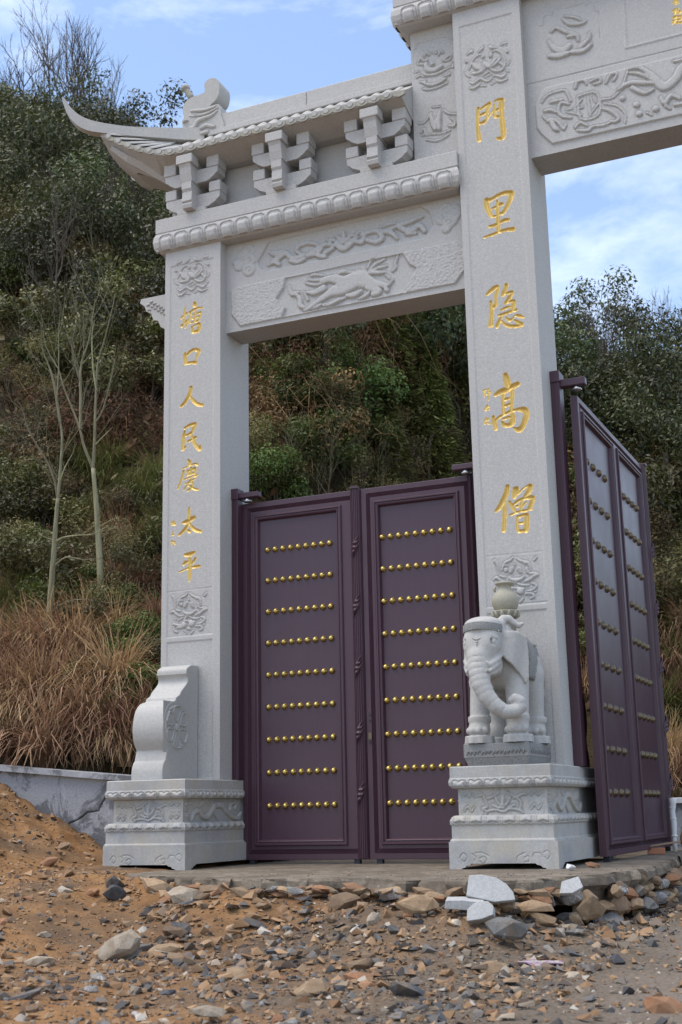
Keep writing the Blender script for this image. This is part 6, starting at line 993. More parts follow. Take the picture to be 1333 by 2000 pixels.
SHRUBS=[('E',-11.61,12.0,1.09,4.9),('E',-6.42,9.41,1.01,5.24),('E',-13.25,14.11,1.15,0.14),('E',-11.08,12.73,0.83,2.37),('E',-7.61,11.78,1.0,4.16),('E',-12.98,14.86,0.85,3.77),('E',-12.26,11.87,0.84,0.2),('E',-11.04,13.25,0.95,4.96),('E',-11.93,12.29,1.01,2.4),('E',-7.96,10.56,1.1,5.94),('E',-10.21,12.92,0.97,3.49),('E',-6.53,10.11,0.98,3.73),('E',-13.32,15.21,0.92,0.95),('E',-11.4,11.71,1.24,0.02),('E',-10.8,13.22,1.14,2.27),('E',-8.94,11.93,1.18,3.4),('E',-11.12,12.6,0.94,1.05),('E',-9.88,9.96,0.88,4.39),('E',-10.09,11.47,1.1,2.47),('E',-8.28,9.34,1.23,6.04),('E',-17.22,17.5,1.03,2.53),('E',-9.5,10.92,0.83,2.94),('E',-14.55,16.55,0.88,0.71),('E',-8.25,12.39,0.87,1.54),('E',-9.23,9.65,1.04,4.9),('E',-7.31,10.72,1.2,6.15),('E',-12.87,13.34,0.86,0.1),('E',-8.17,10.92,1.17,1.41),('E',-8.14,12.19,0.86,5.51),('E',-8.56,13.0,0.88,3.86),('E',-10.88,11.35,1.14,6.18),('E',-7.47,10.11,1.15,0.08),('E',-8.96,10.11,0.98,5.8),('E',-11.32,11.72,0.91,6.19),('E',-10.74,13.22,1.23,1.0),('E',-8.39,10.85,0.89,3.33),('E',-8.7,9.36,0.85,0.77),('E',-9.02,11.91,1.16,4.58),('E',-8.01,9.57,1.11,4.53),('E',-11.82,14.43,1.19,0.72),('E',-7.77,10.49,1.13,4.66),('E',-8.1,12.49,0.82,1.76),('E',-9.21,11.09,1.2,4.6),('E',-8.37,10.83,1.1,6.2),('E',-8.48,11.48,0.91,5.1),('E',-10.65,12.27,1.17,0.06),('E',-7.59,11.41,0.84,1.79),('E',-7.2,11.3,1.01,1.1),('E',-9.75,11.42,0.97,5.95),('E',-9.82,10.38,0.87,5.19),('E',-12.18,12.92,0.92,3.88),('E',-15.79,16.98,0.98,4.71),('E',-15.84,17.19,0.92,1.92),('E',-10.74,12.14,1.19,3.76),('E',-15.04,15.03,0.82,6.22),('E',-13.81,16.85,1.25,5.57),('E',-9.75,9.68,0.89,3.79),('E',-10.98,11.07,1.17,5.42),('E',-8.73,9.98,0.91,5.88),('E',-7.21,10.33,1.22,0.18),('E',-8.87,10.28,1.25,1.92),('E',-13.97,14.76,1.04,5.48),('E',-11.19,12.36,1.2,0.72),('E',-10.97,10.83,0.96,3.6),('O',-8.85,10.62,0.96,1.61),('O',-18.5,19.14,0.84,2.56),('O',-9.24,10.58,0.99,5.37),('O',-12.05,12.89,0.99,6.21),('O',-8.98,11.04,0.77,3.77),('O',-6.7,9.89,1.06,0.56),('O',-9.84,10.18,1.06,5.46),('O',-8.91,10.51,0.85,3.6),('O',-15.72,15.86,1.0,1.86),('O',-8.45,13.17,1.05,2.11),('O',-11.89,12.75,0.81,4.6),('O',-6.81,9.34,0.84,0.84),('O',-10.96,11.69,0.84,3.7),('O',-7.06,8.68,1.06,5.94),('O',-6.36,8.77,1.0,1.09),('O',-11.84,12.59,0.85,5.26),('O',-8.47,11.21,0.89,5.06),('O',-7.9,11.0,0.8,4.4),('O',-11.05,10.54,1.05,3.03),('O',-7.03,8.67,0.78,2.32),('B',-7.31,11.19,1.01,0.56),('B',-8.26,8.66,0.75,3.41),('B',-9.85,12.76,0.95,6.12),('B',-7.0,9.66,0.88,1.27),('B',-5.84,8.81,0.73,3.15),('B',-5.93,8.52,0.74,3.02),('B',-8.18,11.34,0.75,5.07),('B',-8.64,9.95,0.83,5.35),('B',-8.97,12.77,0.75,6.16),('B',-7.49,10.73,0.88,5.12),('B',-8.3,10.97,0.87,0.21),('B',-7.84,9.45,0.95,4.67),('B',-7.56,10.79,0.88,2.38),('B',-9.65,10.35,0.88,2.26),('G',-7.34,7.36,0.94,3.53),('G',-9.1,9.04,0.95,3.34),('G',-8.54,8.7,0.99,4.67),('G',-9.62,9.17,0.91,1.56),('G',-9.67,9.27,0.88,1.18),('G',-8.97,9.11,0.78,2.13),('G',-9.17,9.2,0.81,6.13),('G',-8.83,8.84,0.86,5.32),('G',-7.61,7.58,0.85,3.25),('E',-4.73,6.94,0.91,4.27),('E',-7.43,7.66,0.91,5.93),('E',-7.14,9.08,0.82,2.63),('E',-4.73,6.82,0.79,1.67),('E',-6.94,8.01,0.77,2.7),('E',-5.59,6.58,0.62,2.94),('E',-5.81,7.64,0.89,1.41),('E',-6.1,8.79,0.71,1.14),('E',-6.24,7.02,0.92,0.5),('E',-5.5,6.4,0.75,1.08),('E',-5.73,7.7,0.79,3.72),('E',-6.43,9.16,0.82,6.22),('E',-7.25,8.59,0.92,4.35),('E',-6.8,8.69,0.68,1.69),('E',-5.38,8.21,0.83,2.36),('E',-4.11,6.17,0.69,3.63),('E',-6.21,7.98,0.7,6.08),('E',-5.65,8.76,0.73,1.46),('E',-5.57,6.34,0.9,1.49),('E',-6.02,6.78,0.84,0.8),('E',-5.56,8.53,0.95,3.35),('E',-5.12,6.57,0.87,4.04),('E',-7.24,7.39,0.92,2.16),('E',-4.93,7.19,0.86,1.24),('E',-4.18,6.36,0.89,1.94),('E',-5.53,6.91,0.78,1.7),('O',-5.2,6.6,0.8,3.01),('O',-4.61,6.33,0.61,0.04),('O',-5.49,7.53,0.63,4.84),('O',-6.95,6.03,0.63,5.22),('O',-4.99,5.96,0.86,2.98),('O',-6.2,6.77,0.82,1.18),('O',-7.83,8.17,0.72,2.63),('O',-4.85,5.23,0.86,2.71),('O',-5.25,7.68,0.7,3.6),('O',-7.75,7.7,0.63,1.65),('O',-8.18,7.25,0.65,3.54),('O',-4.92,6.39,0.61,0.29),('O',-6.62,6.18,0.77,1.31),('O',-4.16,6.04,0.65,2.03),('B',-4.52,4.62,0.69,2.58),('B',-4.53,5.26,0.72,3.03),('B',-3.66,5.23,0.67,3.28),('B',-4.51,4.95,0.83,1.93),('B',-4.7,7.68,0.89,4.75),('B',-4.34,5.39,0.84,1.91),('B',-4.36,6.21,0.62,3.89),('B',-4.89,7.68,0.81,4.98),('E',-3.22,2.67,0.7,1.23),('E',-5.54,5.15,0.69,3.17),('E',-4.05,3.19,0.5,0.64),('E',-3.16,2.55,0.74,0.92),('E',-4.7,4.06,0.65,4.07),('E',-4.19,3.73,0.57,5.79),('E',-4.21,3.08,0.56,0.7),('E',-4.82,4.75,0.73,3.21),('E',-3.93,3.09,0.6,1.18),('E',-4.65,3.69,0.73,2.07),('E',-4.12,3.79,0.62,5.27),('E',-3.84,3.36,0.62,1.99),('O',-2.9,3.7,0.57,4.94),('O',-2.53,2.75,0.58,2.7),('O',-4.13,4.0,0.56,1.69),('O',-3.44,2.83,0.5,4.92),('O',-3.07,3.21,0.5,2.63),('O',-3.66,3.09,0.61,1.18),('O',-2.24,3.18,0.46,5.5),('O',-4.56,4.47,0.6,5.18),('B',-2.44,2.57,0.44,4.4),('B',-2.54,2.19,0.53,4.06),('B',-3.61,2.73,0.46,0.15),('B',-2.56,2.24,0.46,2.66),('B',-2.66,2.8,0.53,5.03),('B',-3.5,2.64,0.43,3.71),('E',-2.58,2.32,0.48,5.25),('E',-3.27,2.8,0.54,2.39),('E',-2.57,3.79,0.5,2.31),('E',-3.2,2.97,0.45,5.39),('E',-2.18,2.83,0.41,0.52),('E',-2.19,3.16,0.53,6.15),('E',-2.69,2.31,0.46,3.09),('E',-3.4,3.95,0.42,1.9),('E',-2.15,3.33,0.49,1.68),('G',-2.3,2.33,0.4,2.09),('G',-2.12,2.6,0.36,3.44),('G',-2.85,2.31,0.47,3.45),('G',-2.32,2.67,0.42,0.86),('G',-1.77,2.46,0.36,5.36),('G',-1.5,1.98,0.36,0.9),('G',-1.74,2.02,0.35,4.62),('G',-0.99,1.48,0.41,0.58),('G',-1.26,1.42,0.31,5.88),('G',-1.5,1.6,0.33,5.72),('G',-1.15,1.28,0.41,4.45),('G',-1.51,1.74,0.41,1.94),('G',-1.19,1.21,0.33,2.89),('G',-1.51,2.12,0.38,2.8),('G',-1.92,1.98,0.36,4.8),('E',-1.5,1.35,0.38,3.99),('E',-2.16,2.13,0.42,1.42),('E',-1.73,1.46,0.33,3.8),('E',-1.45,1.78,0.45,5.25),('E',-2.11,2.36,0.39,1.48),('B',-2.17,6.03,0.88,5.05),('B',-1.78,5.49,0.67,2.11),('B',-2.2,5.94,0.66,3.41),('B',-1.62,6.05,0.82,5.81),('B',-2.5,6.73,0.85,5.96),('B',-1.01,5.42,0.83,0.37),('B',-1.21,5.36,0.67,4.96),('B',-1.68,6.62,0.62,4.89),('B',-2.0,7.17,0.61,1.3),('B',-2.44,6.44,0.89,3.96),('B',-1.78,5.74,0.81,0.82),('B',-2.21,7.22,0.79,0.51),('B',-2.5,7.08,0.66,0.42),('E',-2.86,7.52,0.75,0.37),('E',-1.99,7.69,0.75,5.35),('E',-3.58,9.19,0.72,4.42),('E',-1.82,6.93,0.94,3.55),('E',-2.74,7.98,0.97,0.72),('E',-2.3,7.36,0.96,2.49),('E',-2.73,8.4,0.7,4.88),('E',-1.96,7.28,0.82,5.94),('E',-2.95,7.78,0.84,2.65),('O',-1.65,8.43,0.6,0.41),('O',-1.37,4.62,0.69,4.89),('O',-0.78,6.22,0.6,3.74),('O',-1.12,6.75,0.77,1.33),('O',-1.56,6.89,0.72,2.86),('O',-2.01,6.46,0.6,6.14),('O',-1.39,4.8,0.64,5.63),('O',-1.76,5.03,0.61,2.64),('O',-1.07,5.76,0.65,6.12),('O',-2.6,7.73,0.55,6.2),('O',-3.56,8.51,0.67,5.05),('O',-1.19,6.16,0.68,5.31),('G',-0.87,5.92,0.6,5.43),('G',-0.71,6.78,0.56,4.93),('G',-1.12,5.66,0.65,3.26),('G',-0.88,5.48,0.61,0.18),('G',-1.16,6.12,0.71,1.9),('G',-1.37,6.07,0.7,3.52),('G',-0.78,5.71,0.72,3.66),('G',-0.8,6.48,0.71,5.24),('G',-1.05,5.67,0.6,6.27),('F',-0.36,8.04,0.81,0.78),('F',-0.71,8.41,0.83,5.79),('F',-0.16,9.4,1.0,4.84),('F',-0.59,8.2,0.76,3.17),('F',-0.22,7.98,0.86,3.31),('F',-0.4,7.58,0.94,6.14),('F',-0.52,9.36,0.93,3.97),('F',-0.76,8.32,0.93,1.72),('F',-0.19,8.51,0.71,2.43),('F',-0.1,8.22,0.72,4.06),('F',-0.78,7.68,0.83,5.82),('F',-0.48,6.47,0.85,6.27),('W',-0.77,9.59,1.03,6.04),('W',-0.56,9.39,1.15,0.59),('W',-0.53,10.33,1.0,2.01),('W',-0.61,9.84,1.09,5.26),('W',-0.77,10.49,1.12,2.65),('W',-0.6,11.14,1.03,0.41),('W',-0.42,9.55,0.94,4.94),('O',-0.22,8.15,0.52,5.48),('O',-0.35,7.0,0.61,0.92),('O',-0.36,8.4,0.55,2.69),('O',-0.03,8.23,0.67,3.76),('O',-0.51,5.86,0.57,4.42),('O',-0.52,5.94,0.64,1.45),('O',-0.14,8.91,0.59,1.05),('O',-0.64,6.84,0.53,1.88),('G',-1.05,4.4,0.54,4.56),('G',-0.58,6.29,0.53,1.63),('G',-1.0,4.41,0.5,4.44),('G',-1.21,4.39,0.55,0.73),('G',-1.05,5.01,0.53,3.32),('G',-1.11,4.88,0.58,1.84),('B',-0.99,7.48,0.79,4.25),('B',-1.41,6.97,0.86,2.75),('B',-1.38,7.52,0.81,1.62),('B',-0.73,8.57,0.9,2.38),('B',-1.36,7.08,0.79,4.65),('O',1.73,8.8,0.9,3.08),('O',2.46,11.04,0.67,1.01),('O',3.4,10.18,0.61,4.76),('O',3.07,8.65,0.72,5.23),('O',3.0,6.87,0.64,2.2),('O',2.43,6.84,0.88,0.03),('O',2.29,8.39,0.93,4.66),('O',3.57,6.58,0.65,0.28),('O',3.69,6.78,0.78,4.79),('O',2.69,12.53,0.88,2.81),('O',2.21,7.07,0.89,1.43),('O',1.4,10.81,0.88,1.88),('O',2.88,7.15,0.77,0.3),('O',1.99,8.75,0.63,1.1),('O',1.99,10.23,0.68,5.12),('O',2.87,7.49,0.83,5.02),('O',1.59,10.17,0.8,3.92),('O',2.78,8.87,0.92,0.09),('O',3.11,6.64,0.7,2.76),('O',2.13,8.5,0.86,1.48),('O',3.11,7.34,0.79,3.25),('O',2.99,7.75,0.6,0.28),('O',2.85,7.93,0.91,4.24),('O',2.48,9.31,0.7,2.26),('O',1.06,11.62,0.6,0.74),('O',1.72,7.89,0.76,6.01),('E',3.62,6.63,0.76,4.26),('E',2.17,9.77,0.97,1.6),('E',2.17,6.7,0.64,2.04),('E',2.63,8.52,0.64,2.55),('E',1.99,12.18,0.89,0.34),('E',2.84,9.75,0.9,4.01),('E',1.84,7.12,0.73,4.33),('E',3.3,7.24,0.66,0.71),('E',2.5,8.31,0.69,5.55),('E',2.16,6.78,0.65,5.03),('E',3.42,9.4,0.63,5.08),('E',1.37,9.74,0.71,1.74),('E',1.61,9.12,0.72,5.39),('E',1.9,12.3,0.63,5.94),('E',2.81,11.55,0.96,6.21),('E',2.48,8.74,0.87,6.22),('E',3.51,8.29,0.97,3.46),('E',1.91,9.5,0.85,5.78),('E',2.88,6.96,0.96,1.49),('E',1.54,10.73,0.63,3.43),('E',1.9,10.07,0.81,5.57),('E',2.09,6.83,0.97,2.43),('E',2.76,9.15,0.75,6.02),('E',3.46,9.18,0.84,5.87),('B',3.11,9.54,0.72,1.27),('B',1.74,10.49,0.82,4.07),('B',3.07,10.0,0.69,1.06),('B',2.19,7.74,0.81,0.55),('B',1.39,9.58,0.85,0.72),('B',2.0,7.47,0.77,3.65),('B',1.52,9.52,0.84,1.69),('G',3.34,7.94,0.54,3.83),('G',2.96,8.47,0.63,4.62),('G',3.53,8.31,0.7,2.92),('G',2.93,8.77,0.69,1.05),('G',3.56,6.33,0.53,3.99),('E',2.22,7.67,0.65,3.35),('E',2.42,6.26,0.66,2.73),('E',0.83,13.35,0.6,0.12),('E',1.71,9.05,0.59,1.72),('E',2.21,7.24,0.53,4.55)]
CREST=[('E',-19.09,19.54,1.48,2.67),('O',-18.95,20.02,1.25,0.37),('O',-16.58,17.79,1.18,1.21),('O',-16.24,17.99,1.37,5.57),('E',-15.67,17.88,1.46,4.27),('E',-16.08,19.04,1.47,2.42),('O',-14.09,17.05,1.49,3.83),('E',-14.23,17.87,1.51,5.65),('E',-13.63,17.68,1.34,1.57),('O',-13.29,17.85,1.33,5.07),('E',-9.75,13.34,1.59,1.75),('E',-9.38,13.34,1.39,1.52),('E',-9.52,14.13,1.4,1.92),('O',-9.17,14.16,1.48,5.39),('O',-8.46,13.61,1.18,5.89),('E',-6.14,13.43,0.95,0.83),('O',-5.05,12.51,1.1,2.28),('O',-4.38,12.34,1.05,2.14),('O',-3.94,12.63,1.05,5.81),('E',-3.27,12.66,0.92,2.52),('E',-2.4,12.11,1.2,0.43),('E',-1.89,11.85,1.13,4.26),('W',-1.03,11.12,1.15,5.24),('W',-0.8,11.74,1.15,4.7),('O',0.1,14.93,1.15,3.84),('E',0.28,15.25,1.29,1.04),('O',0.92,13.45,1.33,3.69),('E',1.14,13.51,0.95,5.07),('E',1.39,13.43,1.06,2.55),('E',1.62,13.41,1.0,4.67),('E',1.81,13.66,1.24,1.16),('O',2.07,13.44,1.06,0.82),('O',2.22,13.94,1.08,4.75),('E',2.51,13.46,1.18,2.41),('E',2.73,13.44,0.92,5.03),('E',2.97,13.23,1.0,5.05)]
BARE=[(-17.23,18.36,3.02,1.8),(-16.57,18.16,3.58,1.76),(-16.4,18.65,4.22,3.99),(-16.4,19.38,5.26,2.76),(-16.16,19.57,4.76,2.07),(-13.73,17.09,4.81,2.04),(-13.72,17.66,5.45,0.93),(-13.54,17.78,4.9,2.51),(-13.3,18.19,3.84,4.14),(-10.51,14.63,2.85,4.5),(-9.82,14.06,2.31,6.28),(0.39,14.66,2.06,5.56),(0.9,13.72,2.31,5.67),(1.17,13.8,2.47,0.21),(1.53,13.69,2.19,3.64),(1.71,13.77,2.61,0.11),(1.92,14.2,2.33,2.21),(2.19,13.98,2.58,2.43),(2.51,13.73,2.71,6.26),(2.73,13.74,2.56,3.27),(2.98,13.57,2.7,0.81),(-2.39,7.5,3.2,0.44),(-2.0,7.63,3.0,4.73),(-1.45,7.38,3.4,5.32),(-1.31,7.67,3.2,2.41),(-2.89,7.77,2.8,4.93),(-6.73,7.33,3.0,3.46),(-9.97,10.17,3.2,1.35),(-6.33,8.11,3.0,4.09),(-5.91,8.78,3.2,5.71),(2.06,10.64,2.6,5.5),(2.62,10.21,2.6,4.67),(1.43,11.68,2.6,0.14)]
LOWBARE=[(-0.78,4.59,0.9,0.72),(-0.63,5.06,1.1,4.75),(-0.5,5.62,1.0,2.85),(-0.38,6.14,0.8,3.93),(-0.67,4.9,0.7,2.63)]
GRASS=[('dry',-2.57,1.27,0.86,3.66),('dry',-2.06,1.34,0.91,1.27),('dry',-2.54,1.15,0.74,5.98),('dry',-1.75,0.74,0.94,1.17),('dry',-2.93,1.8,0.8,1.37),('dry',-1.5,1.13,0.89,2.77),('dry',-1.67,1.43,0.58,0.83),('dry',-2.35,0.88,0.69,1.75),('dry',-0.98,0.94,0.68,5.94),('dry',-3.08,1.71,0.78,3.8),('dry',-2.73,1.18,0.56,1.2),('dry',-2.15,1.17,0.82,1.24),('dry',-1.35,1.4,0.9,2.58),('dry',-3.12,1.57,0.56,2.23),('dry',-1.08,0.95,0.59,1.69),('dry',-2.68,1.39,0.87,4.54),('dry',-1.43,1.46,0.65,4.04),('dry',-2.24,1.44,0.6,4.15),('dry',-2.15,1.74,0.79,0.97),('dry',-2.31,1.33,0.86,5.94),('dry',-2.21,1.34,0.6,5.51),('dry',-1.57,1.18,0.58,2.42),('dry',-2.85,1.35,0.74,2.27),('dry',-1.39,0.81,0.63,4.48),('dry',-1.41,1.0,0.79,0.72),('dry',-3.18,1.65,0.86,1.65),('dry',-2.94,1.65,0.89,2.55),('dry',-1.48,1.43,0.9,2.32),('dry',-2.31,1.79,0.68,4.2),('dry',-2.36,1.18,0.63,1.52),('dry',-2.22,1.77,0.87,5.9),('dry',-1.05,1.0,0.92,1.79),('dry',-2.08,1.23,0.83,0.31),('dry',-2.24,1.65,0.89,1.61),('dry',-1.92,2.18,0.65,2.74),('dry',-2.43,2.32,0.58,2.01),('dry',-2.43,2.84,0.59,5.5),('dry',-2.48,3.3,0.59,3.01),('dry',-1.59,2.45,0.52,0.61),('dry',-1.87,2.26,0.42,4.64),('dry',-2.03,2.85,0.51,3.51),('dry',-3.02,3.62,0.48,5.31),('dry',-2.73,3.47,0.65,4.68),('green',-2.99,4.04,0.76,4.08),('green',-2.91,4.07,0.52,1.72),('green',-4.83,4.67,0.57,3.73),('green',-3.78,4.54,0.56,3.85),('green',-2.34,3.72,0.55,3.19),('green',-2.87,4.02,0.72,6.24),('green',-3.25,3.74,0.56,3.25),('green',-3.8,4.77,0.72,4.56),('green',-3.56,3.79,0.52,3.4),('green',-2.87,4.46,0.67,3.85),('green',-4.26,4.6,0.75,4.89),('green',-4.72,4.8,0.69,1.45),('green',-4.54,4.8,0.52,2.92),('green',-2.8,3.45,0.53,4.66),('green',-2.18,3.38,0.68,2.24),('green',-2.66,4.06,0.53,5.19),('green',-3.08,1.9,0.69,4.2),('green',-2.96,2.39,0.71,1.22),('green',-3.12,2.1,0.72,5.86),('green',-3.49,2.47,0.61,1.19),('green',-3.28,2.13,0.57,1.79),('green',-2.62,1.8,0.58,2.95),('green',-3.4,2.32,0.52,0.23),('green',-3.64,2.52,0.77,4.69),('green',-3.27,2.42,0.69,2.75),('dry',-3.04,2.04,0.64,4.83),('dry',-3.09,1.67,0.63,1.13),('dry',-2.79,1.79,0.83,4.64),('dry',-2.38,1.68,0.82,2.82),('dry',-2.65,1.93,0.79,0.88),('dry',-2.22,2.03,0.83,3.35),('green',-1.34,1.39,0.4,2.79),('green',-1.32,1.34,0.43,2.16),('green',-1.0,0.98,0.49,0.47),('dry',2.27,6.17,0.55,4.0),('dry',2.44,5.81,0.55,0.38),('dry',2.12,6.38,0.68,1.31),('dry',2.1,6.6,0.56,5.41),('dry',3.57,4.76,0.66,1.7),('dry',3.51,6.04,0.66,4.46),('dry',3.61,4.5,0.67,0.75),('dry',3.55,4.88,0.59,4.44),('dry',3.63,6.5,0.57,3.3),('dry',3.53,4.73,0.69,4.55),('dry',3.65,5.66,0.49,0.36),('dry',3.63,6.46,0.72,2.23),('dry',3.81,4.54,0.59,0.45),('green',3.39,5.31,0.74,2.41),('green',3.58,6.48,0.55,2.52),('green',3.64,6.2,0.63,0.62),('green',3.44,5.49,0.63,5.9),('green',3.4,6.6,0.48,1.48),('green',3.5,4.84,0.46,4.41),('green',3.27,6.82,0.67,4.73),('green',3.57,5.34,0.62,0.72),('dry',-0.97,5.25,0.48,0.76),('dry',-1.11,4.66,0.49,4.53),('dry',-0.85,5.58,0.42,4.77)]
T1=[[(-2.652,1.75,1.795),(-2.597,1.75,2.196),(-2.536,1.75,2.523),(-2.513,1.75,2.96),(-2.493,1.75,3.35),(-2.48,1.75,3.665),(-2.465,1.75,3.93)],[(-2.465,1.75,3.93),(-2.51,1.75,4.124),(-2.597,1.75,4.324),(-2.716,1.75,4.504),(-2.819,1.75,4.656),(-2.93,1.75,4.838),(-2.998,1.75,5.044),(-3.088,1.75,5.198)],[(-2.465,1.75,3.93),(-2.444,1.75,4.223),(-2.433,1.75,4.439),(-2.434,1.75,4.657),(-2.482,1.75,4.911),(-2.521,1.75,5.111),(-2.515,1.75,5.306),(-2.511,1.75,5.53),(-2.527,1.75,5.901),(-2.515,1.75,6.185)],[(-2.453,1.75,4.117),(-2.374,1.75,4.295),(-2.27,1.75,4.444)],[(-2.466,1.75,4.826),(-2.57,1.75,5.314),(-2.643,1.75,5.523),(-2.75,1.75,5.768),(-2.781,1.75,6.118)],[(-2.484,1.75,3.428),(-2.376,1.75,3.469),(-2.176,1.75,3.474),(-1.993,1.75,3.467),(-1.783,1.75,3.536)],[(-2.497,1.75,3.455),(-2.612,1.75,3.494),(-2.725,1.75,3.559)],[(-2.509,1.75,2.623),(-2.365,1.75,2.714),(-2.183,1.75,2.75),(-1.911,1.75,2.714),(-1.643,1.75,2.666),(-1.469,1.75,2.764)],[(-2.474,1.75,3.164),(-2.322,1.75,3.241),(-2.106,1.75,3.193),(-1.864,1.75,3.182)]]
T2=[[(-2.223,2.35,2.232),(-2.242,2.35,2.496),(-2.265,2.35,2.896),(-2.3,2.35,3.356),(-2.335,2.35,3.714),(-2.374,2.35,4.078),(-2.419,2.35,4.418)],[(-2.419,2.35,4.418),(-2.505,2.35,4.599),(-2.569,2.35,4.75),(-2.631,2.35,4.959),(-2.756,2.35,5.237),(-2.883,2.35,5.519),(-2.959,2.35,5.738),(-3.159,2.35,6.069),(-3.224,2.35,6.413)],[(-2.614,2.35,4.927),(-2.619,2.35,5.303),(-2.635,2.35,5.597),(-2.614,2.35,5.799),(-2.531,2.35,6.021),(-2.483,2.35,6.309),(-2.447,2.35,6.571)],[(-2.419,2.35,4.418),(-2.406,2.35,4.756),(-2.407,2.35,5.041),(-2.4,2.35,5.472),(-2.381,2.35,5.76),(-2.299,2.35,6.01),(-2.194,2.35,6.404),(-2.165,2.35,6.577)],[(-2.633,2.35,5.538),(-2.735,2.35,5.819),(-2.767,2.35,6.061),(-2.708,2.35,6.32),(-2.737,2.35,6.686)],[(-2.397,2.35,5.384),(-2.455,2.35,5.684),(-2.482,2.35,6.041),(-2.472,2.35,6.277)],[(-2.402,2.35,4.983),(-2.293,2.35,5.138),(-2.174,2.35,5.58),(-2.146,2.35,5.749)],[(-2.404,2.35,4.699),(-2.315,2.35,4.771),(-2.157,2.35,4.891)],[(-2.623,2.35,5.741),(-2.509,2.35,5.84),(-2.348,2.35,5.989)],[(-2.334,2.35,3.687),(-2.193,2.35,3.753),(-2.036,2.35,3.791)]]
BIGTREES=[(-14.9,15.95,1.5,0.18),(-12.88,15.01,1.5,3.17),(-10.51,13.18,1.5,3.45),(-8.89,12.49,1.6,3.76),(-9.2,10.69,1.6,4.14),(-10.95,11.36,1.5,5.6),(-7.29,9.62,1.4,5.58),(-5.91,8.78,1.3,2.96),(-7.29,8.66,1.3,1.53),(-7.98,8.21,1.2,4.66),(-4.67,6.73,1.2,0.33),(-2.76,7.5,1.2,2.81),(-1.22,6.45,1.2,4.52),(-0.68,7.98,1.3,3.66),(-0.58,9.44,1.5,2.25),(1.28,10.69,1.2,0.93),(1.97,10.13,1.2,2.73),(2.91,9.79,1.2,5.0),(2.47,9.57,1.2,4.99),(3.2,8.62,1.1,3.42),(-17.74,18.91,1.25,5.77),(0.59,14.61,1.45,3.34),(2.51,13.43,1.3,3.31)]
# ------------------------------------------------------------------ ground, slab, walls
def leafmat(name, ca, cb, rough=.5, trans=.25, spec=.3):
    m, t, b = mat(name)
    a = t.nodes.new('ShaderNodeAttribute'); a.attribute_name = 'tint'
    oi = t.nodes.new('ShaderNodeObjectInfo')
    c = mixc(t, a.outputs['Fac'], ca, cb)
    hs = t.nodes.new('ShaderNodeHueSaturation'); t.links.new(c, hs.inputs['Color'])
    r1 = t.nodes.new('ShaderNodeMapRange'); r1.inputs['To Min'].default_value = .45; r1.inputs['To Max'].default_value = 1.35; t.links.new(oi.outputs['Random'], r1.inputs[0]); t.links.new(r1.outputs[0], hs.inputs['Value'])
    r2 = t.nodes.new('ShaderNodeMapRange'); r2.inputs['To Min'].default_value = .475; r2.inputs['To Max'].default_value = .525; t.links.new(oi.outputs['Random'], r2.inputs[0]); t.links.new(r2.outputs[0], hs.inputs['Hue'])
    t.links.new(hs.outputs[0], b.inputs['Base Color']); b.inputs['Roughness'].default_value = rough; b.inputs['Specular IOR Level'].default_value = spec
    if trans:
        tr_ = t.nodes.new('ShaderNodeBsdfTranslucent'); t.links.new(hs.outputs[0], tr_.inputs['Color'])
        ms = t.nodes.new('ShaderNodeMixShader'); ms.inputs[0].default_value = trans
        t.links.new(b.outputs[0], ms.inputs[1]); t.links.new(tr_.outputs[0], ms.inputs[2]); t.links.new(ms.outputs[0], t.nodes['Material Output'].inputs['Surface'])
    return m
m, t, b = mat('yard_earth'); v = geopos(t)
n_a = noise(t, v, .9, 6, .6, .5); n_b = noise(t, v, 5, 6, .65, .3); n_c = noise(t, v, 38, 4, .7)
earth = mixc(t, ramp(t, n_b, [(.35, 0.), (.68, 1.)]), (.20, .102, .042), (.30, .172, .080))
earth = mixc(t, ramp(t, n_a, [(.44, 0.), (.64, .85)]), earth, (.085, .066, .050))
grav = mixc(t, ramp(t, n_c, [(.3, 0.), (.7, 1.)]), (.085, .068, .053), (.17, .138, .105))
sx = t.nodes.new('ShaderNodeSeparateXYZ'); t.links.new(v, sx.inputs[0])
ad = t.nodes.new('ShaderNodeMath'); ad.operation = 'MULTIPLY_ADD'; ad.inputs[1].default_value = 2.2; t.links.new(n_a, ad.inputs[0]); t.links.new(sx.outputs['X'], ad.inputs[2])
gmask = t.nodes.new('ShaderNodeMapRange'); gmask.inputs['From Min'].default_value = 3.6; gmask.inputs['From Max'].default_value = 5.2; t.links.new(ad.outputs[0], gmask.inputs[0])
c = mixc(t, gmask.outputs[0], earth, grav)
rmask = t.nodes.new('ShaderNodeMapRange'); rmask.inputs['From Min'].default_value = 5.5; rmask.inputs['From Max'].default_value = 6.3; t.links.new(ad.outputs[0], rmask.inputs[0])
c = mixc(t, rmask.outputs[0], c, mixc(t, n_c, (.150, .122, .098), (.225, .19, .155)))
c = mixc(t, ramp(t, n_c, [(.25, .5), (.5, 0.)]), c, (.04, .03, .022))
t.links.new(c, b.inputs['Base Color']); b.inputs['Roughness'].default_value = .95; b.inputs['Specular IOR Level'].default_value = .15
bump(t, b, mixc(t, .5, n_b, n_c), .7, .02)
M['earth'] = m
gx = np.concatenate([np.linspace(-60, -6, 14)[:-1], np.linspace(-6, -1.9, 30)[:-1], np.arange(-1.9, 5.6, .028), np.linspace(5.6, 12, 26), np.linspace(14, 60, 10)])
gy = np.concatenate([np.linspace(-60, -11, 12)[:-1], np.linspace(-11, -6.2, 20)[:-1], np.arange(-6.2, .16, .028), np.linspace(.16, 6, 36), np.linspace(7, 60, 12)])
GX, GY = np.meshgrid(gx, gy); GZ = gz(GX, GY)
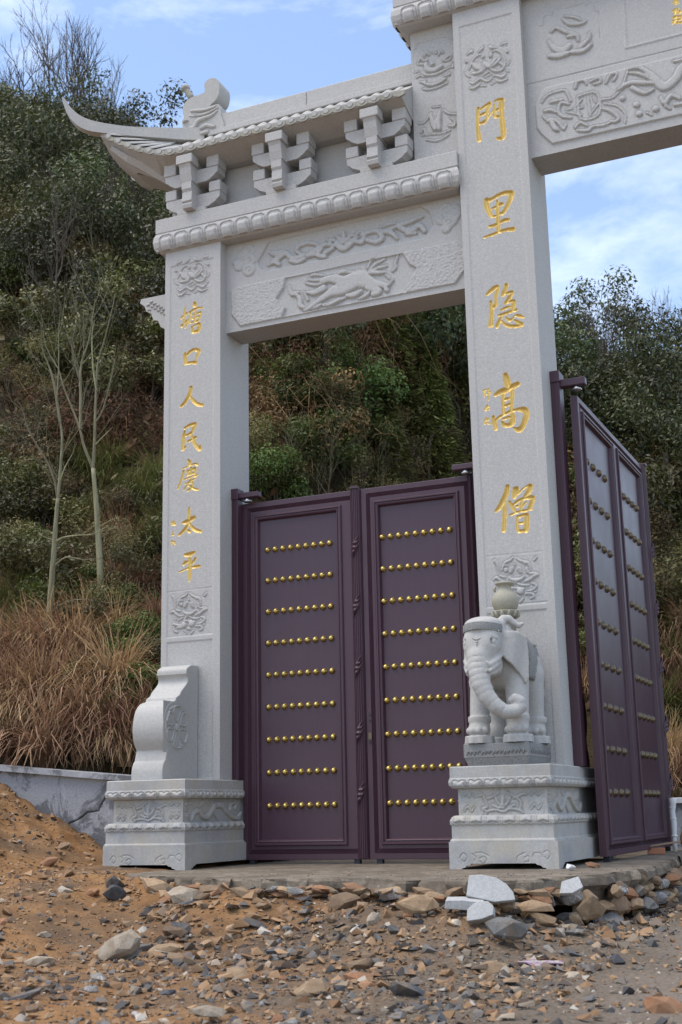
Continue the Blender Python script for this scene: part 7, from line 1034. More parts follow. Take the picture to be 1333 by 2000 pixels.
nx_, ny_ = len(gx), len(gy); idx = np.arange(nx_*ny_).reshape(ny_, nx_)
F = np.stack([idx[:-1, :-1], idx[:-1, 1:], idx[1:, 1:], idx[1:, :-1]], -1).reshape(-1, 4)
tag(obj('ground', mesh('ground', np.stack([GX, GY, GZ], -1).reshape(-1, 3), F, M['earth'], True)), kind='structure')
# hill
m, t, b = mat('hill_litter'); v = geopos(t)
n_a = noise(t, v, .7, 6, .6, .4); n_b = noise(t, v, 9, 5, .7)
c = mixc(t, ramp(t, n_a, [(.4, 0.), (.65, 1.)]), (.040, .034, .018), (.085, .058, .032))
c = mixc(t, ramp(t, n_b, [(.3, .7), (.6, 0.)]), c, (.018, .016, .010))
t.links.new(c, b.inputs['Base Color']); b.inputs['Roughness'].default_value = 1; b.inputs['Specular IOR Level'].default_value = .1; bump(t, b, n_b, 1, .08)
M['litter'] = m
hx_ = np.concatenate([np.linspace(-70, -22, 14)[:-1], np.arange(-22, 9, .33), np.linspace(9.3, 70, 16)]); hy_ = np.concatenate([np.arange(-.2, 20, .30), np.linspace(20.5, 90, 16)])
HX, HY = np.meshgrid(hx_, hy_); HZ = hz(HX, HY); nx_, ny_ = len(hx_), len(hy_); idx = np.arange(nx_*ny_).reshape(ny_, nx_)
F = np.stack([idx[:-1, :-1], idx[:-1, 1:], idx[1:, 1:], idx[1:, :-1]], -1).reshape(-1, 4)
ce = np.stack([HX, HY], -1).reshape(-1, 2)[F].mean(1); F = F[~((ce[:, 0] > -.75) & (ce[:, 1] < 3.4)) & ~((ce[:, 0] > -6) & (ce[:, 1] < .25))]
tag(obj('hillside', mesh('hillside', np.stack([HX, HY, HZ], -1).reshape(-1, 3), F, M['litter'], True)), kind='structure')
# concrete slab with a broken edge, over rubble stones
m, t, b = mat('dusty_concrete'); v = geopos(t); n_a = noise(t, v, 2.5, 6, .6, .3); n_b = noise(t, v, 60, 3, .7)
c = mixc(t, ramp(t, n_a, [(.38, 0.), (.62, 1.)]), (.135, .105, .075), (.25, .21, .16)); c = mixc(t, ramp(t, noise(t, v, 11, 5, .7), [(.40, .8), (.55, 0.)]), c, (.085, .065, .045)); c = mixc(t, ramp(t, n_b, [(.35, .5), (.6, 0.)]), c, (.10, .085, .065)); c = mixc(t, ramp(t, n_b, [(.68, 0.), (.74, .8)]), c, (.5, .47, .42))
t.links.new(c, b.inputs['Base Color']); b.inputs['Roughness'].default_value = .9; bump(t, b, n_b, .5, .006)
M['concrete'] = m
rr = random.Random(4)
edge = []
for (x0, y0), (x1, y1) in zip(SLAB, SLAB[1:]):
    k = max(1, int(math.hypot(x1-x0, y1-y0)/.06))
    for i in range(k):
        u = i/k; edge.append((x0+(x1-x0)*u+rr.uniform(-.045, .045), y0+(y1-y0)*u+rr.uniform(-.07, .05)))
edge.append(SLAB[-1]); back = [(-1.0, 4.6), (-1.0, -.3), (-.6, -1.2)]
n = len(edge); V = []
for dz, off in ((.0, .012), (-.012, .0), (-.055, -.01), (-.095, .035), (-.16, .06)):
    for i, (x, y) in enumerate(edge):
        e2 = edge[min(i+1, n-1)]; e1 = edge[max(i-1, 0)]; tx, ty = e2[0]-e1[0], e2[1]-e1[1]; L = math.hypot(tx, ty) or 1
        V.append((x-ty/L*off+rr.uniform(-.012, .012), y+tx/L*off+rr.uniform(-.012, .012), dz-(rr.uniform(0, .012) if dz < -.01 else 0)))
F = [(r*n+i, (r+1)*n+i, (r+1)*n+i+1, r*n+i+1) for r in range(4) for i in range(n-1)]
V += [(x, y, 0) for x, y in back]; F.append(tuple(range(n))+tuple(len(V)-3+i for i in range(3)))
V += [(2.0, .2, 0)]
slab = tag(obj('slab', mesh('slab', V, F, M['concrete'])), kind='structure')
# ------------------------------------------------------------------ stones
def stonemat(name, a, b_, rough=.85, vein=None):
    m, t, b = mat(name); v = geopos(t); oi = t.nodes.new('ShaderNodeObjectInfo')
    n1 = noise(t, v, 14, 5, .65, .5); n2 = noise(t, v, 90, 3, .7)
    c = mixc(t, ramp(t, n1, [(.35, 0.), (.68, 1.)]), a, b_); c = mixc(t, ramp(t, n2, [(.3, .45), (.55, 0.)]), c, tuple(x*.5 for x in a))
    c = mixc(t, ramp(t, noise(t, v, 9, 4, .65, .4), [(.45, 0.), (.68, .65)]), c, (.19, .13, .078))
    if vein: c = mixc(t, ramp(t, noise(t, v, 7, 4, .6, 1.5), [(.56, 0.), (.60, .9), (.64, 0.)]), c, vein)
    hs = t.nodes.new('ShaderNodeHueSaturation'); t.links.new(c, hs.inputs['Color']); r1 = t.nodes.new('ShaderNodeMapRange'); r1.inputs['To Min'].default_value = .7; r1.inputs['To Max'].default_value = 1.3
    t.links.new(oi.outputs['Random'], r1.inputs[0]); t.links.new(r1.outputs[0], hs.inputs['Value']); t.links.new(hs.outputs[0], b.inputs['Base Color'])
    b.inputs['Roughness'].default_value = rough; bump(t, b, mixc(t, .5, n1, n2), .5, .008); return m
SM = {'tan': stonemat('sandstone', (.24, .155, .085), (.36, .26, .165)), 'brown': stonemat('brown_rock', (.125, .08, .048), (.21, .14, .085)), 'grey': stonemat('grey_rock', (.12, .118, .115), (.21, .205, .195), .8, (.34, .33, .32)),
      'slate': stonemat('dark_slate', (.040, .044, .050), (.095, .10, .108), .6), 'pale': stonemat('quartz_rock', (.33, .26, .185), (.47, .41, .33)), 'rust': stonemat('rust_rock', (.21, .095, .045), (.30, .155, .08))}
def rock_mesh(seed, fx, fy, fz, n=16, lo=.6):
    r = random.Random(seed); bm = bmesh.new()
    for i in range(n):
        th = r.uniform(0, 6.28); ph = math.acos(r.uniform(-1, 1)); q = lo+(1-lo)*r.random()
        bm.verts.new((fx*q*math.sin(ph)*math.cos(th), fy*q*math.sin(ph)*math.sin(th), fz*q*math.cos(ph)))
    res = bmesh.ops.convex_hull(bm, input=bm.verts)
    for g in list({*res['geom_interior'], *res['geom_unused']}):
        if isinstance(g, bmesh.types.BMVert) and g.is_valid: bm.verts.remove(g)
    bm.verts.index_update()
    v = np.array([q.co[:] for q in bm.verts]); f = [[q.index for q in p.verts] for p in bm.faces]; bm.free(); return v, f
ROCKS = [rock_mesh(i, 1, RNG.uniform(.6, .95), RNG.uniform(.35, .65), RNG.choice((20, 26, 30)), RNG.choice((.65, .8, .88))) for i in range(14)]
SHARDS = [rock_mesh(50+i, 1, RNG.uniform(.45, .8), RNG.uniform(.12, .24), 12) for i in range(8)]
BIG = 22; ROCKS_X = [rock_mesh(77, 1, .85, .6, 40, .9)]
RM = {(k, i): mesh('stone', v, f, SM[k]) for k in SM for i, (v, f) in enumerate(ROCKS+SHARDS+ROCKS_X)}
def rock(x, y, z, size, kind, label, group, shard=False, rot=None, sc=None, name='stone', parent=None):
    i = RNG.randrange(14) if not shard else 14+RNG.randrange(8)
    o = link(bpy.data.objects.new(name, RM[(kind, i)])); o.location = (x, y, z)
    o.rotation_euler = rot or (RNG.uniform(-.4, .4), RNG.uniform(-.4, .4), RNG.uniform(0, 6.28)); o.scale = sc or (size, size, size)
    if parent is not None: o.parent = parent
    else: tag(o, label, 'stone', group)
    return o
# rubble bedded under the slab edge: pieces of the slab
k = 0
for (x0, y0), (x1, y1) in zip(edge, edge[1:]):
    k += 1
    if x0 < .9 or y0 > 1.2: continue
    if k % 3 != 0:
        L = math.hypot(x1-x0, y1-y0) or 1; nx1, ny1 = (y1-y0)/L, -(x1-x0)/L
        for lay in range(1 if x0 < 2.4 else 2):
            s = RNG.uniform(.05, .115)*(1.2 if x0 > 3.9 else 1)
            rock(x0+nx1*RNG.uniform(-.01, .07), y0+ny1*RNG.uniform(-.01, .07), -.125-lay*.10+RNG.uniform(-.03, .03), s, RNG.choice(('tan', 'brown', 'grey', 'rust', 'tan', 'grey', 'tan')), None, None, False, (RNG.uniform(-.25, .25), RNG.uniform(-.25, .25), RNG.uniform(-.5, .5)+(1.2 if x0 > 4.0 else 0)), (s, s*.8, s*RNG.uniform(.8, 1.3)), name='rubble_stone', parent=slab)
for i in range(70):
    x = RNG.uniform(.9, 4.0); yf = float(np.interp(x, [p[0] for p in SLAB[:13]], [p[1] for p in SLAB[:13]])); s = RNG.uniform(.035, .085)
    rock(x, yf-RNG.uniform(.03, .16), -.055-RNG.uniform(0, .05), s, RNG.choice(('tan', 'tan', 'brown', 'rust', 'tan', 'grey')), None, None, False, (RNG.uniform(-.3, .3), RNG.uniform(-.3, .3), RNG.uniform(-.6, .6)), (s*1.25, s*.85, s*.8), name='rubble_stone', parent=slab)
PAL = [('brown', 5, 'brown'), ('tan', 4, 'tan'), ('slate', 4, 'dark slate'), ('grey', 4, 'grey'), ('rust', 2, 'rusty orange'), ('pale', 1, 'pale')]
def front_y(x): return float(np.interp(x, [p[0] for p in SLAB[:13]], [p[1] for p in SLAB[:13]]))
def visible(x, y, z):
    d = Vector((x, y, z))-CAM; zf = d.dot(_f); return zf > 1 and abs(d.dot(_x2)/zf) < .29 and abs(d.dot(_u2)/zf) < .42
cnt = 0; tries = 0
while cnt < 262 and tries < 9000:
    tries += 1
    x = RNG.uniform(-1.6, 5.3); y = RNG.uniform(-5.7, -.1)
    if x > 1.2 and (y > front_y(x)-.04 and x < 4.3): continue
    if x < 1.2 and y > -1.3 and x > -.3: continue
    if x > 4.5 and RNG.random() < .93: continue
    bankd = front_y(x)-y if 1.0 < x < 4.2 else 2
    if RNG.random() > (1.0 if 0 < bankd < .9 else .55): continue
    z = float(gz(x, y))
    if not visible(x, y, z): continue
    s = min(.125, .030/(RNG.random()+.13)**.78)*(1.15 if 0 < bankd < .9 else .95)
    if y < -4.2: s = min(s, .05)
    kd, _, wd_ = RNG.choices(PAL, [p[1]*(1 if not (x > 2.9 and p[0] in ('rust', 'brown')) else .5) for p in PAL])[0]
    zone = 'in the rubble below the slab edge' if 0 < bankd < .9 else ('on the orange dirt mound by the plastered wall' if x < -.3 else ('on the orange earth of the yard' if x < 2.9 else 'on the dark gravel before the gate'))
    sh = kd in ('slate', 'grey') and RNG.random() < .55
    rock(x, y, z+s*(.06 if sh else .10), s, kd, '%s stone lying %s' % (wd_, zone), 'loose stones in the yard', sh); cnt += 1
# stones that stand out
def special(label, pos, sc, kind, rot, shard=False, i=None, cat='stone', name='stone'):
    o = link(bpy.data.objects.new(name, RM[(kind, i if i is not None else (14+RNG.randrange(8) if shard else RNG.randrange(14)))])); o.location = pos; o.scale = sc; o.rotation_euler = rot
    return tag(o, label, cat)
special('large cream boulder tilted on the orange earth, widest stone of the yard', (1.80, -3.30, -.30), (.15, .12, .12), 'pale', (.35, -.45, .5), i=BIG)
special('round-backed dark slate stone on the dirt below the small pedestal', (1.02, -2.2, -.08), (.10, .07, .12), 'slate', (.2, .3, 1.2), i=5)
special('flat dark slate slab with cut corners in the middle of the orange earth', (1.86, -2.75, -.24), (.115, .09, .12), 'slate', (1.0, .2, .4), True)
special('white quartz lump at the very front of the yard', (3.27, -4.86, -.37), (.10, .06, .07), 'pale', (.1, .1, .3), i=7)
special('long flat tan stone under the pale granite offcut', (3.93, -2.22, -.15), (.17, .09, .10), 'tan', (.05, .05, -.3), i=2)
special('blue grey stone with white veins before the rubble bank', (3.90, -2.70, -.22), (.13, .09, .13), 'grey', (.2, .1, .2), i=8)
special('upright tan stone at the right end of the rubble bank', (4.23, -2.08, -.15), (.09, .06, .16), 'tan', (.2, .9, .6), i=4)
special('small white quartz lump on the gravel left of centre', (3.06, -2.55, -.2), (.085, .07, .12), 'pale', (.3, .2, 1.), i=9)
special('blocky tan stone wedged under the slab edge', (3.30, -2.47, -.12), (.14, .09, .15), 'tan', (.1, .0, .3), i=11)
special('broken grey slab lying flat among gravel at the front', (2.25, -4.75, -.36), (.10, .05, .12), 'slate', (.1, -.3, .7), True)
def offcut(label, poly, thick, pos, rot):
    mb = MB(); mb.prism(poly, lambda a, z, d: (a, d, z), -thick/2, thick/2)
    o = link(bpy.data.objects.new('granite_offcut', mesh('granite_offcut', mb.v, mb.f, M['stone_cut']))); o.location = pos; o.rotation_euler = rot
    bv = o.modifiers.new('bevel', 'BEVEL'); bv.width = .003; bv.limit_method = 'ANGLE'
    return tag(o, label, 'offcut', 'granite offcuts')
offcut('pale granite offcut shaped like a quarter disc, leaning on the slab edge', [(-.14, -.03), (-.125, .09), (-.06, .098), (.03, .082), (.09, .045), (.13, -.005), (.14, -.05), (.02, -.065)], .035, (3.71, -2.36, -.050), (-.42, .03, .30))
offcut('flat pale granite strip lying in the rubble left of the quarter disc', [(-.12, -.02), (-.115, .028), (-.02, .034), (.10, .028), (.115, -.012), (.03, -.022)], .12, (3.585, -2.44, -.115), (.1, .06, .25))
offcut('rough pale granite chunk in front of the quarter disc', [(-.085, -.045), (-.07, .02), (-.03, .045), (.01, .05), (.055, .04), (.08, .005), (.07, -.04), (.0, -.052)], .06, (3.71, -2.56, -.145), (-.4, -.2, .2))
offcut('small pale granite offcut propped at the right corner of the slab', [(-.075, -.05), (-.055, .03), (.05, .065), (.07, -.01), (.0, -.05)], .03, (4.06, -1.86, -.05), (-.6, .0, .35))
# joined gravel: far too many to count
def scatter_gravel(n, seed):
    r = np.random.default_rng(seed)
    base = [rock_mesh(90+i, 1, .8, .6, 7) for i in range(6)]
    x = r.uniform(-1.7, 5.5, n*3); y = -6.0+6.1*r.random(n*3)**1.3; fy = np.interp(x, [p[0] for p in SLAB[:13]], [p[1] for p in SLAB[:13]])
    q_ = r.random(n*3)
    ok = ~((x > .9) & (x < 4.25) & (y > fy-.02) & ((y > fy+.9) | (q_ < .93)))
    ok &= ~((x > -.25) & (x < 1.2) & (y > -.72)) & ~((x > -.1) & (x < 1.3) & (y > -1.35) & (q_ < .8)) & (y < .1) & ~((x > 4.5) & (q_ < .72))
    x, y, fy = x[ok][:n], y[ok][:n], fy[ok][:n]; n = len(x); z = np.where((x > .9) & (x < 4.2) & (y > fy+.03), .001, gz(x, y)); s = np.minimum(.055, .0052/(r.random(n)+.065)**.92); s *= np.clip((y+9.7)/5.2, .75, 1.6); s = np.where(z == .001, np.minimum(s, .009), s)
    th = r.uniform(0, 6.28, n); Vs, Fs, T = [], [], []; off = 0
    pn = np.clip((2.9+.9*fbm(x, y, 1.1, 4, .6, 9)-x)/2.2, 0, 1); soil = r.random(n) < .25+.62*pn
    cols = np.where(soil, r.uniform(0, .17, n), r.choice(8, n)/8.+r.uniform(0, .12, n)); s = s*(1-.52*(pn > .6)*(r.random(n) < .85))
    for i in range(n):
        bv_, bf = base[i % 6]; c, s_ = math.cos(th[i]), math.sin(th[i])
        q = bv_*s[i]; q = np.stack([q[:, 0]*c-q[:, 1]*s_+x[i], q[:, 0]*s_+q[:, 1]*c+y[i], q[:, 2]+z[i]+s[i]*.15], 1)
        Vs.append(q); Fs += [[k_+off for k_ in f] for f in bf]; T += [cols[i]]*len(q); off += len(q)
    return np.concatenate(Vs), Fs, T
m, t, b = mat('gravel_mix'); a = t.nodes.new('ShaderNodeAttribute'); a.attribute_name = 'tint'
c = ramp(t, a.outputs['Fac'], [(.0, (.19, .105, .05)), (.16, (.33, .21, .115)), (.3, (.07, .072, .075)), (.45, (.15, .14, .13)), (.6, (.11, .075, .05)), (.75, (.045, .046, .05)), (.88, (.30, .23, .16)), (1., (.42, .39, .34))])
t.links.new(c, b.inputs['Base Color']); b.inputs['Roughness'].default_value = .85; M['gravel'] = m
V, F, T = scatter_gravel(34000, 5)
tag(obj('gravel', mesh('gravel', V, F, M['gravel'], False, T)), kind='stuff')
# small things on the ground
m, t, b = mat('brick_clay'); v = geopos(t); t.links.new(mixc(t, noise(t, v, 30, 4), (.36, .14, .075), (.46, .22, .13)), b.inputs['Base Color']); b.inputs['Roughness'].default_value = .9; M['brick'] = m
def small(label, cat, name, mb, m_, loc, rz=0, rx=0, ry=0):
    o = link(bpy.data.objects.new(name, mesh(name, mb.v, mb.f, m_))); o.location = loc; o.rotation_euler = (rx, ry, rz); return tag(o, label, cat)
small('orange clay brick lying on the slab under the open gate leaf', 'brick', 'brick', MB().box(-.075, .075, -.05, .05, 0, .055, .004), M['brick'], (3.86, 2.05, .002), .15)
m, t, b = mat('weathered_wood'); v = geopos(t); t.links.new(mixc(t, noise(t, v, 20, 4), (.20, .13, .08), (.32, .24, .16)), b.inputs['Base Color']); b.inputs['Roughness'].default_value = .9; M['wood'] = m
small('thin wooden lath leaning over the brick below the open gate leaf', 'lath', 'wooden_lath', MB().box(-.26, .26, -.018, .018, -.006, .006, .002), M['wood'], (3.84, 2.0, .075), .5, .1, -.12)
m, t, b = mat('crinkled_film'); v = geopos(t); t.links.new(mixc(t, ramp(t, noise(t, v, 30, 3, .6), [(.4, 0.), (.6, 1.)]), (.20, .10, .23), (.40, .36, .30)), b.inputs['Base Color']); b.inputs['Roughness'].default_value = .3; M['film'] = m
mb = MB(); rr = random.Random(2); k = 7; V = [((i/(k-1)-.5)*.23, (j/(k-1)-.5)*.14*(1-.5*abs(i/(k-1)-.5)*2), .012+rr.uniform(0, .022)) for j in range(k) for i in range(k)]
mb.add(V, [(j*k+i, j*k+i+1, (j+1)*k+i+1, (j+1)*k+i) for j in range(k-1) for i in range(k-1)])
o = small('crumpled purple plastic packet lying on the gravel', 'packet', 'plastic_packet', mb, M['film'], (4.16, -2.98, float(gz(4.16, -2.98))+.008), .15); so_ = o.modifiers.new('solid', 'SOLIDIFY'); so_.thickness = .004
m, t, b = mat('white_paper'); b.inputs['Base Color'].default_value = (.7, .7, .7, 1); b.inputs['Roughness'].default_value = .6; M['paper'] = m
mb = MB(); v_, f_ = rock_mesh(201, .05, .03, .035, 14); mb.add(v_.tolist(), f_); small('crumpled white paper scrap beside the elephant pedestal', 'paper scrap', 'paper_scrap', mb, M['paper'], (3.84, -.95, .022), .3)
special('orange brown clod of earth beside the elephant pedestal', (3.96, -.80, .03), (.075, .05, .06), 'rust', (.1, .2, .3), i=6, cat='clod', name='earth_clod')
# plastered retaining wall on the left
m, t, b = mat('peeling_plaster'); v = geopos(t); n1 = noise(t, v, 2.6, 7, .68, .6); n2 = noise(t, v, 50, 3)
c = mixc(t, ramp(t, n1, [(.46, 0.), (.51, 1.)]), (.33, .33, .345), (.13, .13, .14)); c = mixc(t, ramp(t, n2, [(.4, .3), (.6, 0.)]), c, (.2, .2, .2)); c = mixc(t, ramp(t, noise(t, v, 6, 5, .65, .3), [(.56, 0.), (.66, .8)]), c, (.40, .40, .42))
t.links.new(c, b.inputs['Base Color']); b.inputs['Roughness'].default_value = .9; bump(t, b, n1, .4, .01); M['plaster'] = m
wz = lambda x: .715+.0968*(-x-.27)
wall = root('plastered_wall', 'grey peeling plastered retaining wall with a stepped crack, left of the small pedestal', 'wall', (-2, .2, 0))
f = Field(-2.6, .0, -.1, 1.0, .0065); f.h += .004*np.random.default_rng(8).normal(0, .3, f.h.shape)
f.groove([[-1150, 180, 7, -1102, 272, 8, -1060, 300, 6, -1021, 373, 8, -940, 400, 7, -883, 427, 8, -828, 467, 8, -770, 470, 6, -705, 480, 8, -690, 520, 7, -639, 590, 8, -600, 640, 7]], .06, False, 8)
A, Z = np.meshgrid(f.a, f.z)
f.emit(lambda a, z, h: (a, .12-h, np.minimum(z, wz(a))), 'plaster_face', M['plaster'], wall)
mb = MB(); mb.add([(-9, .12, -.2), (-2.6, .12, -.2), (-2.6, .12, wz(-2.6)), (-9, .12, wz(-9))], [(0, 1, 2, 3)]); mb.prism([(-9, -.2), (.3, -.2), (.3, wz(.3)), (-9, wz(-9))], lambda a, z, d: (a, d, z), .15, .40); mb.done('wall_core', M['plaster'], wall)
mb = MB(); mb.prism([(-9, wz(-9)), (.1, wz(.1)), (.1, wz(.1)+.050), (-9, wz(-9)+.055)], lambda a, z, d: (a, d, z), .055, .45); mb.done('coping', M['stone_cut'] if False else M['plaster'], wall)
wr = root('boundary_wall', 'low grey wall with white coping at the far right behind the open leaf', 'wall', (6, 3.5, 0))
MB().box(3.60, 9.5, 3.45, 3.7, -.4, .435).done('wall_body', M['plaster'], wr)
m, t, b = mat('white_coping'); b.inputs['Base Color'].default_value = (.66, .66, .66, 1); b.inputs['Roughness'].default_value = .8; M['white'] = m
MB().box(3.58, 9.5, 3.41, 3.74, .437, .492, .005).done('coping', M['white'], wr)
pp = root('wrapped_pipe', 'short white wrapped pipe standing by the far edge of the open leaf', 'pipe', (3.90, 2.75, 0))
mb = MB(); pts = [(3.905, 2.75, .0), (3.905, 2.75, .12), (3.912, 2.75, .25), (3.905, 2.75, .36), (3.915, 2.75, .43), (3.92, 2.75, .485)]; mb.tube(pts, [.020, .022, .028, .026, .030, .036], 10); mb.done('wrap', M['white'], pp, True)
mb = MB()
for z in (.14, .30, .40): mb.lathe([(.030, -.006), (.033, 0), (.030, .006)], (3.909, 2.75, z), 10)
mb.done('tie', M['paper'], pp)
special('brown rough block against the far right wall behind the pipe', (3.99, 3.05, .10), (.10, .09, .22), 'brown', (.0, .2, .3), i=1)
# ------------------------------------------------------------------ plants
M['evergreen'] = leafmat('evergreen_leaf', (.052, .055, .016), (.205, .198, .062), .45, .2, .4)
M['fresh'] = leafmat('fresh_leaf', (.045, .072, .015), (.19, .24, .060), .5, .25)
M['olive'] = leafmat('olive_leaf', (.085, .070, .028), (.26, .205, .090), .6, .25)
M['vine'] = leafmat('withered_vine', (.11, .060, .032), (.28, .17, .095), .8, .1, .1)
M['fir'] = leafmat('fir_spray', (.065, .078, .018), (.22, .225, .060), .6, .2)
M['feather'] = leafmat('feathery_leaf', (.055, .070, .030), (.16, .185, .09), .6, .25)
M['bark'] = leafmat('grey_bark', (.075, .062, .052), (.17, .145, .12), .9, 0, .1)
M['palebark'] = leafmat('pale_olive_bark', (.19, .18, .105), (.34, .325, .21), .9, 0, .1)
M['dry'] = leafmat('dry_grass', (.21, .115, .062), (.58, .39, .25), .8, .25, .1)
M['grass'] = leafmat('green_grass', (.055, .065, .018), (.20, .20, .065), .6, .3, .2)
def leaves(name, n, seed, blobs, lsize, aspect, m_, droop=0., fold=True):
    r = np.random.default_rng(seed); V = []; T = []
    b_ = np.array(blobs); w_ = b_[:, 3]**2; w_ = w_/w_.sum()
    k = r.choice(len(b_), n, p=w_)
    d = r.normal(0, 1, (n, 3)); d /= np.linalg.norm(d, axis=1)[:, None]
    rad = r.random(n)**.42
    p = b_[k, :3]+d*(b_[k, 3]*rad)[:, None]*np.array((1, 1, .82))
    nrm = d*.7+r.normal(0, .55, (n, 3))+np.array((0, 0, .45)); nrm /= np.linalg.norm(nrm, axis=1)[:, None]
    ax = np.cross(nrm, r.normal(0, 1, (n, 3))); ax[:, 2] -= droop; ax -= nrm*(ax*nrm).sum(1)[:, None]; ax /= np.linalg.norm(ax, axis=1)[:, None]+1e-9
    bx = np.cross(nrm, ax); L = lsize*r.uniform(.6, 1.35, n)[:, None]; W = L*aspect
    q = np.stack([p-ax*L*.5, p+bx*W*.5+nrm*L*.04, p+ax*L*.5, p-bx*W*.5+nrm*L*.04], 1).reshape(-1, 3)
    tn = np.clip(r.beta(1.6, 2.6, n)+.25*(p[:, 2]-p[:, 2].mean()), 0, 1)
    F = np.arange(4*n).reshape(n, 4)
    return mesh(name, q, F, m_, False, np.repeat(tn, 4))
def stems(name, seed, n, h, m_, r0=.02):
    r = random.Random(seed); mb = MB()
    for i in range(n):
        a = r.uniform(0, 6.28); t_ = r.uniform(.2, .75); top = Vector((math.cos(a)*t_*h, math.sin(a)*t_*h, h*r.uniform(.5, 1.05)))
        mid = top*.5+Vector((r.uniform(-.1, .1), r.uniform(-.1, .1), r.uniform(-.05, .12)))*h
        mb.tube([(0, 0, -.3*h), mid, top], [r0, r0*.6, r0*.2], 4, cap=False)
    return mesh(name, mb.v, mb.f, m_, False, [r.random() for _ in mb.v])
def blobset(seed, n, spread, r0, r1, h):
    r = random.Random(seed); return [(r.uniform(-spread, spread), r.uniform(-spread, spread), r.uniform(.1, h), r.uniform(r0, r1)) for _ in range(n)]
KIND = {}
def kind(code, variants, cat, name, label, group): KIND[code] = (variants, cat, name, label, group)
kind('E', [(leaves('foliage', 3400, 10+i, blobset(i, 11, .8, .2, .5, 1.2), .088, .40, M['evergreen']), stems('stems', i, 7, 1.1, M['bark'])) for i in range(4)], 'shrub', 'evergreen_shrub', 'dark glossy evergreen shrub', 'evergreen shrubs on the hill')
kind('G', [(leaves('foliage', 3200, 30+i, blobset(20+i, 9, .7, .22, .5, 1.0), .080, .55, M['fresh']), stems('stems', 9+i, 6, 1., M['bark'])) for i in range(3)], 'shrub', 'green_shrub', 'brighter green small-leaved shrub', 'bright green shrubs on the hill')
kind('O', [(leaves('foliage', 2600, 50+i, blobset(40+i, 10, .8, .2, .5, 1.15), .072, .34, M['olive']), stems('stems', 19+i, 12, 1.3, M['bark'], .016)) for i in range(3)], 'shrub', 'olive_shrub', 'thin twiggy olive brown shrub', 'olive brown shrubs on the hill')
def vine_mesh(seed):
    r = random.Random(seed); mb = MB()
    for i in range(130):
        x, y = r.gauss(0, .5), r.gauss(0, .45); z = r.uniform(0, 1.2)
        p = [Vector((x, y, z))]; d = Vector((r.uniform(-1, 1), r.uniform(-1, 1), r.uniform(-1.2, .6)))*.16
        for k in range(4):
            d = d*.9+Vector((r.uniform(-.09, .09), r.uniform(-.09, .09), r.uniform(-.13, .07))); p.append(p[-1]+d)
        mb.tube(p, [.006, .005, .0045, .003, .002], 3, cap=False)
    return mesh('twigs', mb.v, mb.f, M['vine'], False, [r.random() for _ in mb.v])
kind('B', [(leaves('foliage', 1100, 70+i, blobset(60+i, 9, .75, .2, .5, 1.1), .075, .5, M['vine'], .6), vine_mesh(i)) for i in range(3)], 'vine tangle', 'withered_vine', 'withered brown vine tangle', 'withered vines on the hill')
def fir_mesh(seed):
    r = np.random.default_rng(seed); n = 2600; z = r.random(n)**.9*2.1; rr_ = (2.25-z)*.34*np.sqrt(r.random(n)); a = np.round(r.uniform(0, 6.28, n)*3)/3+r.normal(0, .1, n)
    p = np.stack([rr_*np.cos(a), rr_*np.sin(a), z-rr_*.35], 1); ax = np.stack([np.cos(a), np.sin(a), -.35+r.normal(0, .25, n)], 1)+r.normal(0, .25, (n, 3)); ax /= np.linalg.norm(ax, axis=1)[:, None]
    nrm = np.cross(ax, r.normal(0, .5, (n, 3))+np.array((0, 0, .0))); nrm /= np.linalg.norm(nrm, axis=1)[:, None]; bx = np.cross(nrm, ax); L = .14*r.uniform(.6, 1.3, n)[:, None]; W = L*.22
    q = np.stack([p-ax*L*.5, p+bx*W*.5, p+ax*L*.5, p-bx*W*.5], 1).reshape(-1, 3)
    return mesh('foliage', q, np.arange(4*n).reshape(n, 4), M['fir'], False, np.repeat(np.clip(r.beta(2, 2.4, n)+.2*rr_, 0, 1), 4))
kind('F', [(fir_mesh(i), stems('stems', 70+i, 1, 1.6, M['bark'], .04)) for i in range(2)], 'young fir', 'young_fir', 'yellow green young fir on the slope behind the closed gate', 'young firs behind the gate')
kind('W', [(leaves('foliage', 3000, 90+i, [(RNG.uniform(-.5, .5), RNG.uniform(-.5, .5), z, .32) for z in np.linspace(.3, 2.4, 9)], .13, .14, M['feather'], 2.2), stems('stems', 90+i, 4, 2.2, M['bark'], .03)) for i in range(2)], 'tree', 'feathery_tree', 'feathery drooping evergreen tree on the crest beside the tall pillar', 'feathery trees by the tall pillar')
def region(x, y):
    d = Vector((x, y, float(hz(x, y))))-CAM; u = d.dot(_x2)/d.dot(_f); v = d.dot(_u2)/d.dot(_f)
    if u > .14: return 'behind the open gate leaf right of the tall pillar', 'right slope'
    if u > -.09: return 'seen through the side gate above the closed leaves', 'slope behind the side gate'
    if v > .22: return 'high on the slope below the swept roof corner', 'upper left slope'
    if v > .02: return 'halfway up the slope left of the small pillar', 'middle left slope'
    return 'low on the bank behind the plastered wall', 'lower left bank'
M['crown'] = leafmat('dark_crown_leaf', (.026, .036, .012), (.120, .135, .045), .45, .2, .4)
TREECROWN = [leaves('crown', 5200, 200+i, blobset(130+i, 16, .72, .18, .40, 1.25), .062, .42, M['crown']) for i in range(3)]
